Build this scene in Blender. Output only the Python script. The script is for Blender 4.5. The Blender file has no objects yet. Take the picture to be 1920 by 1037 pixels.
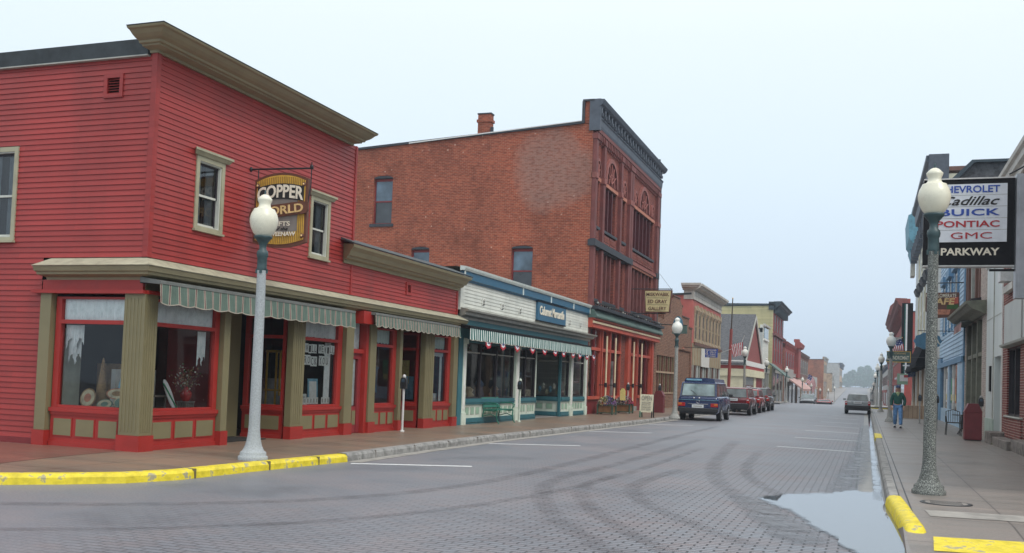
import bpy, math, random
from mathutils import Vector, Matrix
R = math.radians
random.seed(11)
S = bpy.context.scene
COL = S.collection
# ------------------------------------------------------------------ camera
def make_camera():
    yaw, pitch, roll, f, cy0 = -0.34540506, 0.04165108, 0.03672775, 1854.7, 632.06
    c, s = math.cos(yaw), math.sin(yaw)
    F = Vector((s*math.cos(pitch), c*math.cos(pitch), math.sin(pitch)))
    r = Vector((c, -s, 0)); u = r.cross(F)
    R2 = math.cos(roll)*r + math.sin(roll)*u
    U2 = -math.sin(roll)*r + math.cos(roll)*u
    cd = bpy.data.cameras.new('camera'); o = bpy.data.objects.new('camera', cd); COL.objects.link(o)
    m = Matrix((R2, U2, -F)).transposed().to_4x4(); m.translation = (0, 0, 1.6)
    o.matrix_world = m
    cd.sensor_width = 36; cd.lens = f/1920*36; cd.shift_y = (cy0-518.5)/1920
    cd.clip_start = .1; cd.clip_end = 3000
    S.camera = o
make_camera()
# ------------------------------------------------------------------ world, sun, exposure
SUN_EL, SUN_AZ = R(52), R(118)
w = bpy.data.worlds.new("World"); S.world = w; w.use_nodes = True
nt = w.node_tree; nt.nodes.clear()
def N(t, ty, **k):
    n = t.nodes.new(ty)
    for a, b in k.items():
        if a == 'inp':
            for i, v in b.items(): n.inputs[i].default_value = v
        else: setattr(n, a, b)
    return n
def ramp(t, stops, fac):
    n = N(t, 'ShaderNodeValToRGB'); e = n.color_ramp.elements
    while len(e) > 1: e.remove(e[-1])
    e[0].position = stops[0][0]; e[0].color = (*stops[0][1], 1) if len(stops[0][1]) == 3 else stops[0][1]
    for p, c in stops[1:]:
        x = e.new(p); x.color = (*c, 1)
    t.links.new(fac, n.inputs[0]); return n
sky = N(nt, 'ShaderNodeTexSky', sky_type='NISHITA', sun_disc=False, sun_elevation=SUN_EL, sun_rotation=SUN_AZ, dust_density=6.0, air_density=1.0, ozone_density=1.0)
tc = N(nt, 'ShaderNodeTexCoord'); sep = N(nt, 'ShaderNodeSeparateXYZ'); nt.links.new(tc.outputs['Generated'], sep.inputs[0])
noi = N(nt, 'ShaderNodeTexNoise', inp={'Scale': 1.6, 'Detail': 4.0, 'Roughness': .5})
nt.links.new(tc.outputs['Generated'], noi.inputs['Vector'])
ad = N(nt, 'ShaderNodeMath', operation='MULTIPLY_ADD', inp={1: .10, 2: -.05}); nt.links.new(noi.outputs['Fac'], ad.inputs[0])
ad2 = N(nt, 'ShaderNodeMath', operation='ADD'); nt.links.new(sep.outputs['Z'], ad2.inputs[0]); nt.links.new(ad.outputs[0], ad2.inputs[1])
rp = ramp(nt, [(0.0, (.47, .57, .685)), (.08, (.52, .62, .73)), (.2, (.60, .70, .785)), (.34, (.67, .75, .815)), (.55, (.86, .91, .94)), (1.0, (1.0, 1.02, 1.03))], ad2.outputs[0])
bg1 = N(nt, 'ShaderNodeBackground', inp={'Strength': .10}); nt.links.new(sky.outputs[0], bg1.inputs[0])
bg2 = N(nt, 'ShaderNodeBackground', inp={'Strength': 1.0}); nt.links.new(rp.outputs[0], bg2.inputs[0])
mx = N(nt, 'ShaderNodeMixShader', inp={0: .93}); nt.links.new(bg1.outputs[0], mx.inputs[1]); nt.links.new(bg2.outputs[0], mx.inputs[2])
out = N(nt, 'ShaderNodeOutputWorld'); nt.links.new(mx.outputs[0], out.inputs[0])
sl = bpy.data.lights.new('sun', 'SUN'); sl.energy = 1.1; sl.angle = R(25); sl.color = (1, .96, .9)
so = bpy.data.objects.new('sun', sl); COL.objects.link(so)
so.rotation_euler = (R(90)-SUN_EL, 0, math.pi-SUN_AZ)      # azimuth clockwise from +Y
so.location = (20, -10, 40)
S.view_settings.view_transform = 'Standard'; S.view_settings.look = 'None'
S.view_settings.exposure = 0.5; S.view_settings.gamma = 1
# ------------------------------------------------------------------ materials
MATS = {}
def newmat(name):
    m = bpy.data.materials.new(name); m.use_nodes = True; t = m.node_tree; t.nodes.clear()
    o = N(t, 'ShaderNodeOutputMaterial'); b = N(t, 'ShaderNodeBsdfPrincipled'); t.links.new(b.outputs[0], o.inputs[0])
    MATS[name] = m; return m, t, b, o
def srgb(r, g, b):
    return tuple((c/255/12.92 if c/255 <= .04045 else ((c/255+.055)/1.055)**2.4) for c in (r, g, b))
def paint(name, col, rough=.55, var=.12, scale=2.5, bump=0.0, bscale=60, metal=0, streak=0, spec=.5, col2=None, mix2=.5):
    m, t, b, o = newmat(name)
    tc = N(t, 'ShaderNodeTexCoord')
    mp = N(t, 'ShaderNodeMapping'); t.links.new(tc.outputs['Object'], mp.inputs[0])
    if streak: mp.inputs['Scale'].default_value = (1, 1, .15)
    n = N(t, 'ShaderNodeTexNoise', inp={'Scale': scale, 'Detail': 6.0, 'Roughness': .62}); t.links.new(mp.outputs[0], n.inputs['Vector'])
    a = tuple(max(0, c*(1-var*2.2)) for c in col); c2 = tuple(min(1, c*(1+var*1.6)+var*.01) for c in col)
    if col2:
        rp = ramp(t, [(.3, a), (mix2, col), (min(.99, mix2+.06), col2)], n.outputs['Fac'])
    else: rp = ramp(t, [(.25, a), (.5, col), (.78, c2)], n.outputs['Fac'])
    t.links.new(rp.outputs[0], b.inputs['Base Color'])
    rr = N(t, 'ShaderNodeMath', operation='MULTIPLY_ADD', inp={1: .25, 2: rough-.12}); t.links.new(n.outputs['Fac'], rr.inputs[0]); t.links.new(rr.outputs[0], b.inputs['Roughness'])
    b.inputs['Metallic'].default_value = metal; b.inputs['Specular IOR Level'].default_value = spec
    if bump:
        n2 = N(t, 'ShaderNodeTexNoise', inp={'Scale': bscale, 'Detail': 3.0}); t.links.new(tc.outputs['Object'], n2.inputs['Vector'])
        bp = N(t, 'ShaderNodeBump', inp={'Strength': bump, 'Distance': .01}); t.links.new(n2.outputs['Fac'], bp.inputs['Height']); t.links.new(bp.outputs[0], b.inputs['Normal'])
    return m
def brick(name, c1, c2, mort, bw=.21, rh=.075, ms=.008, bump=.5, rough=.85, patch=None, wear=.5, chips=0):
    m, t, b, o = newmat(name)
    uv = N(t, 'ShaderNodeUVMap')
    br = N(t, 'ShaderNodeTexBrick', inp={'Color1': (*c1, 1), 'Color2': (*c2, 1), 'Mortar': (*mort, 1), 'Scale': 1.0, 'Mortar Size': ms, 'Mortar Smooth': .3, 'Bias': 0.0, 'Brick Width': bw, 'Row Height': rh})
    t.links.new(uv.outputs[0], br.inputs['Vector'])
    n = N(t, 'ShaderNodeTexNoise', inp={'Scale': .55, 'Detail': 8.0, 'Roughness': .65}); t.links.new(uv.outputs[0], n.inputs['Vector'])
    rp = ramp(t, [(.28, (.52, .5, .5)), (.5, (.95, .95, .95)), (.72, (1.25, 1.12, 1.05))], n.outputs['Fac'])
    mu = N(t, 'ShaderNodeMixRGB', blend_type='MULTIPLY', inp={0: wear}); t.links.new(br.outputs['Color'], mu.inputs[1]); t.links.new(rp.outputs[0], mu.inputs[2])
    col = mu.outputs[0]
    mp = N(t, 'ShaderNodeMapping', inp={'Scale': (4.2, 11, 1)}); t.links.new(uv.outputs[0], mp.inputs[0])
    n3 = N(t, 'ShaderNodeTexNoise', inp={'Scale': 1.0, 'Detail': 3.0}); t.links.new(mp.outputs[0], n3.inputs['Vector'])
    r3 = ramp(t, [(.35, (.68, .66, .66)), (.5, (1, 1, 1)), (.66, (1.25, 1.2, 1.15))], n3.outputs['Fac'])
    mu3 = N(t, 'ShaderNodeMixRGB', blend_type='MULTIPLY', inp={0: .75}); t.links.new(col, mu3.inputs[1]); t.links.new(r3.outputs[0], mu3.inputs[2]); col = mu3.outputs[0]
    if chips:
        vo = N(t, 'ShaderNodeTexVoronoi', inp={'Scale': 2.6, 'Randomness': 1.0}); t.links.new(uv.outputs[0], vo.inputs['Vector'])
        rc = ramp(t, [(.0, (1, 1, 1)), (.085, (1, 1, 1)), (.12, (0, 0, 0))], vo.outputs['Distance'])
        ng = N(t, 'ShaderNodeTexNoise', inp={'Scale': .9}); t.links.new(uv.outputs[0], ng.inputs['Vector'])
        rg = ramp(t, [(.45, (0, 0, 0)), (.62, (chips,)*3)], ng.outputs['Fac'])
        mm = N(t, 'ShaderNodeMath', operation='MULTIPLY'); t.links.new(rc.outputs[0], mm.inputs[0]); t.links.new(rg.outputs[0], mm.inputs[1])
        mc = N(t, 'ShaderNodeMixRGB', inp={2: (.62, .45, .36, 1)}); t.links.new(mm.outputs[0], mc.inputs[0]); t.links.new(col, mc.inputs[1]); col = mc.outputs[0]
    if patch:                       # a paler, weathered round of brick, left by an old painted advert
        cx, cz, rx, rz, pc = patch
        sp = N(t, 'ShaderNodeSeparateXYZ'); t.links.new(uv.outputs[0], sp.inputs[0])
        dx = N(t, 'ShaderNodeMath', operation='MULTIPLY_ADD', inp={1: 1/rx, 2: -cx/rx}); t.links.new(sp.outputs[0], dx.inputs[0])
        dz = N(t, 'ShaderNodeMath', operation='MULTIPLY_ADD', inp={1: 1/rz, 2: -cz/rz}); t.links.new(sp.outputs[1], dz.inputs[0])
        px = N(t, 'ShaderNodeMath', operation='POWER', inp={1: 2.4}); ax = N(t, 'ShaderNodeMath', operation='ABSOLUTE'); t.links.new(dx.outputs[0], ax.inputs[0]); t.links.new(ax.outputs[0], px.inputs[0])
        pz = N(t, 'ShaderNodeMath', operation='POWER', inp={1: 2.4}); az = N(t, 'ShaderNodeMath', operation='ABSOLUTE'); t.links.new(dz.outputs[0], az.inputs[0]); t.links.new(az.outputs[0], pz.inputs[0])
        sm = N(t, 'ShaderNodeMath', operation='ADD'); t.links.new(px.outputs[0], sm.inputs[0]); t.links.new(pz.outputs[0], sm.inputs[1])
        s2 = N(t, 'ShaderNodeMath', operation='MULTIPLY_ADD', inp={1: 1.5}); t.links.new(n.outputs['Fac'], s2.inputs[0]); sm2 = N(t, 'ShaderNodeMath', operation='SUBTRACT', inp={1: .72}); t.links.new(sm.outputs[0], sm2.inputs[0]); t.links.new(sm2.outputs[0], s2.inputs[2])
        rq = ramp(t, [(.0, (.58,)*3), (.55, (.46,)*3), (.82, (.25,)*3), (1.0, (0, 0, 0))], s2.outputs[0])
        r2 = ramp(t, [(.42, (.45,)*3), (.5, (1, 1, 1))], n3.outputs['Fac'])
        m5 = N(t, 'ShaderNodeMath', operation='MULTIPLY'); t.links.new(rq.outputs[0], m5.inputs[0]); t.links.new(r2.outputs[0], m5.inputs[1])
        mq = N(t, 'ShaderNodeMixRGB', inp={2: (*pc, 1)}); t.links.new(m5.outputs[0], mq.inputs[0]); t.links.new(col, mq.inputs[1]); col = mq.outputs[0]
    t.links.new(col, b.inputs['Base Color']); b.inputs['Roughness'].default_value = rough; b.inputs['Specular IOR Level'].default_value = .3
    bp = N(t, 'ShaderNodeBump', inp={'Strength': bump, 'Distance': .008}); bp.invert = True; t.links.new(br.outputs['Fac'], bp.inputs['Height']); t.links.new(bp.outputs[0], b.inputs['Normal'])
    return m
def glass(name, tint=(.9, .95, .95), ior=1.5, refl=1.0):
    m, t, b, o = newmat(name); t.nodes.remove(b)
    tr = N(t, 'ShaderNodeBsdfTransparent', inp={0: (*tint, 1)}); gl = N(t, 'ShaderNodeBsdfGlossy', inp={'Color': (1, 1, 1, 1), 'Roughness': .02})
    fr = N(t, 'ShaderNodeFresnel', inp={'IOR': ior}); mx = N(t, 'ShaderNodeMixShader')
    mu = N(t, 'ShaderNodeMath', operation='MULTIPLY', inp={1: refl}); t.links.new(fr.outputs[0], mu.inputs[0])
    tc = N(t, 'ShaderNodeTexCoord'); n = N(t, 'ShaderNodeTexNoise', inp={'Scale': .9}); t.links.new(tc.outputs['Object'], n.inputs['Vector'])
    bp = N(t, 'ShaderNodeBump', inp={'Strength': .05, 'Distance': .05}); t.links.new(n.outputs['Fac'], bp.inputs['Height']); t.links.new(bp.outputs[0], gl.inputs['Normal'])
    t.links.new(mu.outputs[0], mx.inputs[0]); t.links.new(tr.outputs[0], mx.inputs[1]); t.links.new(gl.outputs[0], mx.inputs[2]); t.links.new(mx.outputs[0], o.inputs[0])
    return m
# base colours
def boards(name, pitch, z0=0.0, amt=.13):     # board-to-board tone, butt joints and weathering for clapboard
    m = MATS[name]; t = m.node_tree; b = [n for n in t.nodes if n.type == 'BSDF_PRINCIPLED'][0]; src = b.inputs['Base Color'].links[0].from_socket
    uv = N(t, 'ShaderNodeUVMap'); br = N(t, 'ShaderNodeTexBrick', inp={'Color1': (1-amt, 1-amt, 1-amt, 1), 'Color2': (1.08, 1.06, 1.05, 1), 'Mortar': (.72, .72, .72, 1), 'Scale': 1.0, 'Mortar Size': .0025, 'Mortar Smooth': .1, 'Brick Width': 3.3, 'Row Height': pitch})
    br.offset = .37; mp = N(t, 'ShaderNodeMapping'); mp.inputs['Location'].default_value = (0, -z0, 0); t.links.new(uv.outputs[0], mp.inputs[0]); t.links.new(mp.outputs[0], br.inputs['Vector'])
    mu = N(t, 'ShaderNodeMixRGB', blend_type='MULTIPLY', inp={0: 1}); t.links.new(src, mu.inputs[1]); t.links.new(br.outputs['Color'], mu.inputs[2]); t.links.new(mu.outputs[0], b.inputs['Base Color'])
paint('red_siding', (.335, .038, .034), .5, .13, 1.1, streak=1, spec=.4)
paint('red_trim', (.35, .028, .022), .42, .07, 3, spec=.4)
paint('maroon_dark', (.085, .018, .022), .6, .15, 3, spec=.25)
paint('awning_black', (.010, .010, .014), .95, .2, 4, spec=.05)
paint('red_dark', (.20, .02, .022), .5, .1, 3)
paint('maroon_door', (.26, .03, .035), .45, .1, 3)
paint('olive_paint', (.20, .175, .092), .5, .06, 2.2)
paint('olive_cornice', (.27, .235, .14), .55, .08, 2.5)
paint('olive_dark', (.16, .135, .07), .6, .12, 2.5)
paint('tin_flashing', (.40, .385, .28), .55, .16, 6)
paint('roof_black', (.045, .055, .06), .7, .25, 3)
paint('window_casing', (.36, .34, .23), .55, .1, 4)
paint('white_sash', (.55, .56, .50), .5, .08, 5)
paint('sash_dark', (.035, .03, .035), .5, .15, 5, spec=.25)
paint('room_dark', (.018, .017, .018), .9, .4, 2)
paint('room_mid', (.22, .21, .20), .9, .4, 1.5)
paint('lace', (.88, .92, .92), .9, .10, 9)
paint('awning_green', (.105, .155, .125), .85, .1, 6)
paint('awning_cream', (.40, .37, .30), .85, .1, 6)
paint('awning_maroon', (.12, .03, .035), .85, .1, 6)
paint('awning_grey', (.15, .16, .15), .85, .12, 5)
paint('teal_paint', (.035, .15, .18), .5, .12, 3)
paint('teal_blue', (.06, .17, .26), .5, .12, 3)
paint('green_white', (.62, .70, .60), .5, .1, 3)
paint('panel_green', (.30, .46, .34), .5, .1, 3)
paint('white_siding', (.66, .68, .62), .55, .08, 1.6, streak=1)
paint('white_paint', (.74, .74, .70), .5, .08, 4)
paint('grey_trim', (.36, .36, .32), .6, .12, 3)
paint('teal_awning', (.008, .115, .105), .8, .1, 5)
paint('awning_white', (.68, .74, .70), .8, .08, 5)
paint('sign_blue', (.035, .13, .22), .45, .08, 4)
paint('black_paint', (.010, .010, .012), .5, .2, 4, spec=.15)
paint('iron_black', (.02, .022, .025), .5, .3, 5)
paint('store_red', (.50, .085, .05), .45, .1, 3)
paint('store_cream', (.72, .60, .40), .5, .08, 3)
paint('green_grey', (.09, .15, .13), .6, .15, 3)
paint('brown_stone', (.17, .05, .045), .75, .18, 2.5, bump=.3, bscale=25)
paint('brown_stone_light', (.26, .085, .07), .75, .18, 2.5, bump=.3, bscale=25)
paint('orange_lintel', (.45, .17, .11), .8, .2, 4)
paint('slate_cornice', (.075, .09, .115), .6, .2, 3)
paint('slate_dark', (.03, .035, .045), .6, .2, 3)
paint('concrete', (.30, .285, .26), .75, .2, 3, bump=.35, bscale=60)
paint('kerb_concrete', (.34, .335, .32), .8, .3, 5, bump=.5, bscale=30, col2=(.17, .165, .155), mix2=.6)
paint('yellow_paint', (.78, .63, .03), .6, .16, 6, bump=.4, bscale=50, col2=(.36, .33, .2), mix2=.56)
paint('marking_white', (.66, .68, .68), .6, .12, 9)
paint('curtain_grey', (.30, .32, .33), .9, .15, 6)
paint('aggregate', (.14, .15, .14), .8, .5, 70, bump=.5, bscale=120, col2=(.34, .36, .33), mix2=.54)
paint('gutter_concrete', (.21, .195, .17), .4, .25, 2.5)
paint('aggregate_pale', (.36, .39, .40), .8, .22, 60, bump=.5, bscale=120)
paint('concrete_grey', (.30, .30, .28), .75, .2, 20)
paint('sign_cream_pale', (.66, .62, .46), .6, .06, 6)
paint('lamp_metal', (.035, .07, .075), .45, .2, 6)
paint('lamp_globe', (.74, .72, .58), .28, .04, 2)
paint('globe_white', (.80, .80, .74), .28, .04, 2)
paint('bin_maroon', (.16, .025, .03), .5, .12, 4)
paint('bench_green', (.015, .16, .11), .45, .15, 6)
paint('metal_grey', (.42, .44, .46), .4, .12, 2, metal=.6)
paint('metal_white', (.62, .62, .6), .45, .1, 8)
paint('tyre', (.018, .018, .02), .8, .2, 20)
paint('rim', (.50, .51, .53), .3, .1, 10, metal=.8)
paint('chrome', (.7, .7, .72), .2, .05, 10, metal=1)
paint('trim_black', (.02, .02, .022), .5, .1, 20)
paint('tail_red', (.42, .012, .012), .2, .1, 20)
paint('tail_orange', (.55, .16, .02), .2, .1, 20)
paint('plate', (.70, .74, .76), .4, .1, 20)
paint('planter_wood', (.24, .12, .05), .7, .2, 6)
paint('planter_frame', (.05, .09, .06), .6, .2, 6)
paint('soil', (.04, .03, .02), .95, .3, 20)
for n_, c_ in dict(petal_white=(.78, .76, .66), petal_yellow=(.72, .62, .22), petal_blue=(.25, .25, .52), petal_pink=(.62, .06, .22), petal_purple=(.33, .17, .42), leaf=(.05, .12, .03)).items(): paint(n_, c_, .8, .15, 20)
paint('chair_black', (.02, .02, .02), .4, .2, 8)
paint('cloth_green', (.012, .085, .07), .85, .25, 8)
paint('cloth_lime', (.35, .42, .22), .85, .2, 8)
paint('denim', (.10, .22, .42), .9, .3, 9)
paint('skin', (.48, .28, .20), .6, .08, 8)
paint('hair', (.12, .09, .07), .8, .2, 20)
paint('shoe_white', (.6, .6, .6), .6, .1, 8)
paint('flag_red', (.48, .03, .05), .8, .1, 8)
paint('flag_white', (.76, .76, .78), .8, .06, 8)
paint('flag_blue', (.03, .05, .20), .8, .1, 8)
paint('paper', (.74, .76, .74), .8, .08, 8)
paint('ink', (.02, .02, .02), .8, .1, 8)
paint('gold', (.62, .38, .06), .5, .15, 6)
paint('gold_dark', (.26, .14, .03), .5, .15, 6)
paint('sign_grey', (.22, .20, .18), .6, .1, 5)
paint('sign_brown', (.13, .05, .03), .5, .12, 6)
paint('letter_cream', (.80, .74, .60), .5, .05, 6)
paint('letter_gold', (.72, .50, .22), .5, .1, 6)
paint('sign_cream', (.66, .56, .29), .5, .08, 5)
paint('sign_white', (.70, .74, .78), .35, .05, 5)
paint('letter_blue', (.02, .07, .36), .5, .05, 5)
paint('letter_red', (.42, .02, .03), .5, .05, 5)
paint('wood_tan', (.36, .23, .11), .7, .25, 8)
paint('wicker', (.30, .19, .09), .8, .35, 40)
paint('tray_cream', (.55, .50, .34), .6, .25, 7)
paint('tray_rust', (.50, .20, .12), .6, .25, 7)
paint('tray_green', (.14, .24, .19), .5, .25, 7)
paint('garment_green', (.02, .25, .12), .85, .2, 6)
paint('garment_blue', (.20, .42, .55), .85, .2, 6)
paint('garment_navy', (.05, .08, .16), .85, .2, 6)
paint('garment_rust', (.35, .11, .06), .85, .2, 6)
paint('pink_brick_paint', (.47, .13, .11), .8, .12, 1.5)
paint('tan_stone', (.44, .36, .25), .75, .15, 3)
paint('tan_metal', (.40, .35, .24), .55, .12, 2)
paint('cream_wall', (.62, .58, .40), .7, .1, 1.5)
paint('tin_cornice', (.55, .53, .48), .6, .14, 2, streak=1)
paint('shingle', (.075, .078, .085), .85, .4, 5, bump=.6, bscale=14)
paint('red_shingle', (.23, .05, .042), .8, .25, 9, bump=.5, bscale=14)
paint('yellow_siding', (.50, .46, .25), .65, .1, 1.2, streak=1)
paint('dark_cornice', (.03, .05, .065), .6, .2, 3)
paint('far_red', (.30, .06, .05), .75, .15, 1.2)
paint('far_grey', (.40, .40, .38), .75, .15, 1.2)
paint('far_tan', (.42, .30, .20), .75, .2, 1.2)
paint('far_brown', (.16, .08, .06), .75, .2, 1.2)
paint('pink_awning', (.55, .36, .33), .8, .12, 4)
paint('blue_siding', (.38, .55, .70), .6, .1, 1.4, streak=1)
paint('blue_trim', (.13, .27, .42), .6, .12, 3)
paint('blue_cornice', (.09, .25, .33), .6, .2, 3)
paint('white_panel', (.56, .60, .58), .5, .1, .8, streak=1)
paint('pale_green', (.36, .44, .38), .6, .15, 2)
paint('grey_panel', (.46, .48, .46), .5, .08, 1)
paint('cream_siding', (.68, .64, .48), .6, .08, 2)
paint('orange_wall', (.50, .12, .06), .8, .1, 2)
paint('dark_bay', (.03, .028, .025), .6, .3, 3)
paint('olive_grey', (.16, .16, .12), .65, .2, 3)
paint('stone_block', (.22, .19, .17), .9, .35, 4, bump=.9, bscale=12, col2=(.12, .12, .09), mix2=.6)
paint('moss', (.10, .13, .03), .95, .3, 12, bump=.6, bscale=30)
paint('dirt', (.09, .075, .05), .95, .3, 12, bump=.6, bscale=30)
paint('rubber_mat', (.02, .02, .018), .9, .3, 12)
paint('trunk', (.06, .045, .035), .9, .3, 6)
paint('foliage_a', (.035, .17, .07), .8, .35, 1.5)
paint('foliage_b', (.08, .14, .06), .8, .35, 1.5)
for n_, c_ in dict(car_blue=(.006, .025, .10), car_maroon=(.16, .008, .014), car_red=(.34, .012, .012), car_dark=(.03, .035, .03), car_silver=(.26, .29, .30), car_grey=(.13, .15, .17)).items():
    m_ = paint(n_, c_, .25, .05, 2, spec=.7)
    for nd in m_.node_tree.nodes:
        if nd.type == 'BSDF_PRINCIPLED': nd.inputs['Coat Weight'].default_value = .5; nd.inputs['Coat Roughness'].default_value = .06
def dark_glass(name, col, rough=.04):
    m, t, b, o = newmat(name); b.inputs['Base Color'].default_value = (*col, 1); b.inputs['Roughness'].default_value = rough; b.inputs['Specular IOR Level'].default_value = .8
    tc = N(t, 'ShaderNodeTexCoord'); n = N(t, 'ShaderNodeTexNoise', inp={'Scale': 1.3, 'Detail': 3.0}); t.links.new(tc.outputs['Object'], n.inputs['Vector'])
    rp = ramp(t, [(.3, tuple(c*.4 for c in col)), (.7, tuple(c*1.7 for c in col))], n.outputs['Fac']); t.links.new(rp.outputs[0], b.inputs['Base Color'])
    bp = N(t, 'ShaderNodeBump', inp={'Strength': .06, 'Distance': .05}); t.links.new(n.outputs['Fac'], bp.inputs['Height']); t.links.new(bp.outputs[0], b.inputs['Normal'])
dark_glass('glass_dark', (.03, .035, .04)); dark_glass('glass_car', (.09, .12, .125)); dark_glass('glass_van', (.22, .30, .31), .1); dark_glass('far_glass', (.03, .033, .035), .4); dark_glass('glass_green', (.02, .05, .035)); dark_glass('glass_sky', (.07, .11, .15), .15)  # car and van glass: reflected sky painted into the pale base colour
boards('red_siding', .0975, 3.44); boards('white_siding', .105, 3.62, .1); boards('blue_siding', .2, 3.25, .12); boards('yellow_siding', .22, 0, .12)
glass('glass', (.93, .96, .95), 1.5, .9)
glass('glass_upper', (.8, .86, .88), 1.5, 1.4)
brick('brick_red', (.32, .084, .044), (.24, .06, .034), (.32, .19, .14), ms=.007, patch=(-13.55, 11.0, 2.05, 1.95, (.30, .20, .17)), wear=.85, chips=.6)
brick('brick_front', (.25, .06, .042), (.18, .042, .032), (.22, .11, .09), wear=.6)
brick('brick_brown', (.26, .12, .07), (.17, .075, .045), (.30, .22, .17), rh=.09, bw=.26, ms=.014, wear=.5)
brick('brick_orange', (.42, .10, .04), (.34, .07, .03), (.28, .14, .09), wear=.4)
brick('brick_maroon', (.20, .035, .03), (.13, .022, .02), (.34, .26, .22), ms=.012, wear=.4)
brick('brick_pale', (.45, .37, .32), (.38, .30, .26), (.50, .46, .42), ms=.012, wear=.4)
brick('brick_far', (.36, .13, .075), (.25, .085, .05), (.30, .2, .15), rh=.2, bw=.5, ms=.02, wear=.9)
def road_mat():
    m, t, b, o = newmat('paver_road')
    uv = N(t, 'ShaderNodeUVMap')
    nd = N(t, 'ShaderNodeTexNoise', inp={'Scale': 1.2, 'Detail': 2.0}); t.links.new(uv.outputs[0], nd.inputs['Vector'])
    mv = N(t, 'ShaderNodeMixRGB', blend_type='ADD', inp={0: .025}); t.links.new(uv.outputs[0], mv.inputs[1]); t.links.new(nd.outputs['Color'], mv.inputs[2])
    br = N(t, 'ShaderNodeTexBrick', inp={'Color1': (.195, .208, .232, 1), 'Color2': (.18, .165, .175, 1), 'Mortar': (.018, .018, .022, 1), 'Scale': 1.0, 'Mortar Size': .013, 'Mortar Smooth': .4, 'Brick Width': .225, 'Row Height': .105})
    t.links.new(mv.outputs[0], br.inputs['Vector'])
    flat = N(t, 'ShaderNodeMixRGB', inp={2: (.182, .192, .212, 1)}); t.links.new(br.outputs['Color'], flat.inputs[1])
    n = N(t, 'ShaderNodeTexNoise', inp={'Scale': .3, 'Detail': 7.0, 'Roughness': .65}); t.links.new(uv.outputs[0], n.inputs['Vector'])
    sp = N(t, 'ShaderNodeSeparateXYZ'); t.links.new(uv.outputs[0], sp.inputs[0])
    # joints are filled and tarred over towards the far-left kerb, open at the near right
    fm = N(t, 'ShaderNodeMath', operation='MULTIPLY_ADD', inp={1: -.16, 2: -.55}); t.links.new(sp.outputs[0], fm.inputs[0])
    fy = N(t, 'ShaderNodeMath', operation='MULTIPLY_ADD', inp={1: .014, 2: -.06}); t.links.new(sp.outputs[1], fy.inputs[0])
    f2 = N(t, 'ShaderNodeMath', operation='ADD'); t.links.new(fm.outputs[0], f2.inputs[0]); t.links.new(fy.outputs[0], f2.inputs[1])
    f3 = N(t, 'ShaderNodeMath', operation='ADD', use_clamp=True); t.links.new(f2.outputs[0], f3.inputs[0])
    nn = N(t, 'ShaderNodeMath', operation='MULTIPLY_ADD', inp={1: 1.6, 2: -.65}); t.links.new(n.outputs['Fac'], nn.inputs[0]); t.links.new(nn.outputs[0], f3.inputs[1])
    t.links.new(f3.outputs[0], flat.inputs[0])
    # stains and reddish clay worn areas
    n2 = N(t, 'ShaderNodeTexNoise', inp={'Scale': .5, 'Detail': 7.0, 'Roughness': .65}); t.links.new(uv.outputs[0], n2.inputs['Vector'])
    rp = ramp(t, [(.3, (.66, .68, .72)), (.46, (.96, .97, 1)), (.58, (1.12, 1.02, 1.0)), (.72, (1.35, 1.18, 1.14))], n2.outputs['Fac'])
    mu = N(t, 'ShaderNodeMixRGB', blend_type='MULTIPLY', inp={0: .8}); t.links.new(flat.outputs[0], mu.inputs[1]); t.links.new(rp.outputs[0], mu.inputs[2])
    n4 = N(t, 'ShaderNodeTexNoise', inp={'Scale': 38.0, 'Detail': 4.0}); t.links.new(uv.outputs[0], n4.inputs['Vector'])
    r4 = ramp(t, [(.3, (.7, .7, .7)), (.7, (1.25, 1.25, 1.25))], n4.outputs['Fac'])
    m4 = N(t, 'ShaderNodeMixRGB', blend_type='MULTIPLY', inp={0: .7}); t.links.new(mu.outputs[0], m4.inputs[1]); t.links.new(r4.outputs[0], m4.inputs[2])
    t.links.new(m4.outputs[0], b.inputs['Base Color'])
    ro = N(t, 'ShaderNodeMath', operation='MULTIPLY_ADD', inp={1: .3, 2: .33}); t.links.new(n2.outputs['Fac'], ro.inputs[0]); t.links.new(ro.outputs[0], b.inputs['Roughness'])
    b.inputs['Specular IOR Level'].default_value = .5
    hb = N(t, 'ShaderNodeMath', operation='MULTIPLY'); iv = N(t, 'ShaderNodeMath', operation='SUBTRACT', inp={0: 1.0}); t.links.new(f3.outputs[0], iv.inputs[1])
    t.links.new(br.outputs['Fac'], hb.inputs[0]); t.links.new(iv.outputs[0], hb.inputs[1])
    bp = N(t, 'ShaderNodeBump', inp={'Strength': .5, 'Distance': .01}); bp.invert = True; t.links.new(hb.outputs[0], bp.inputs['Height'])
    bp2 = N(t, 'ShaderNodeBump', inp={'Strength': .35, 'Distance': .006}); t.links.new(n4.outputs['Fac'], bp2.inputs['Height']); t.links.new(bp.outputs[0], bp2.inputs['Normal'])
    t.links.new(bp2.outputs[0], b.inputs['Normal'])
road_mat()
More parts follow.
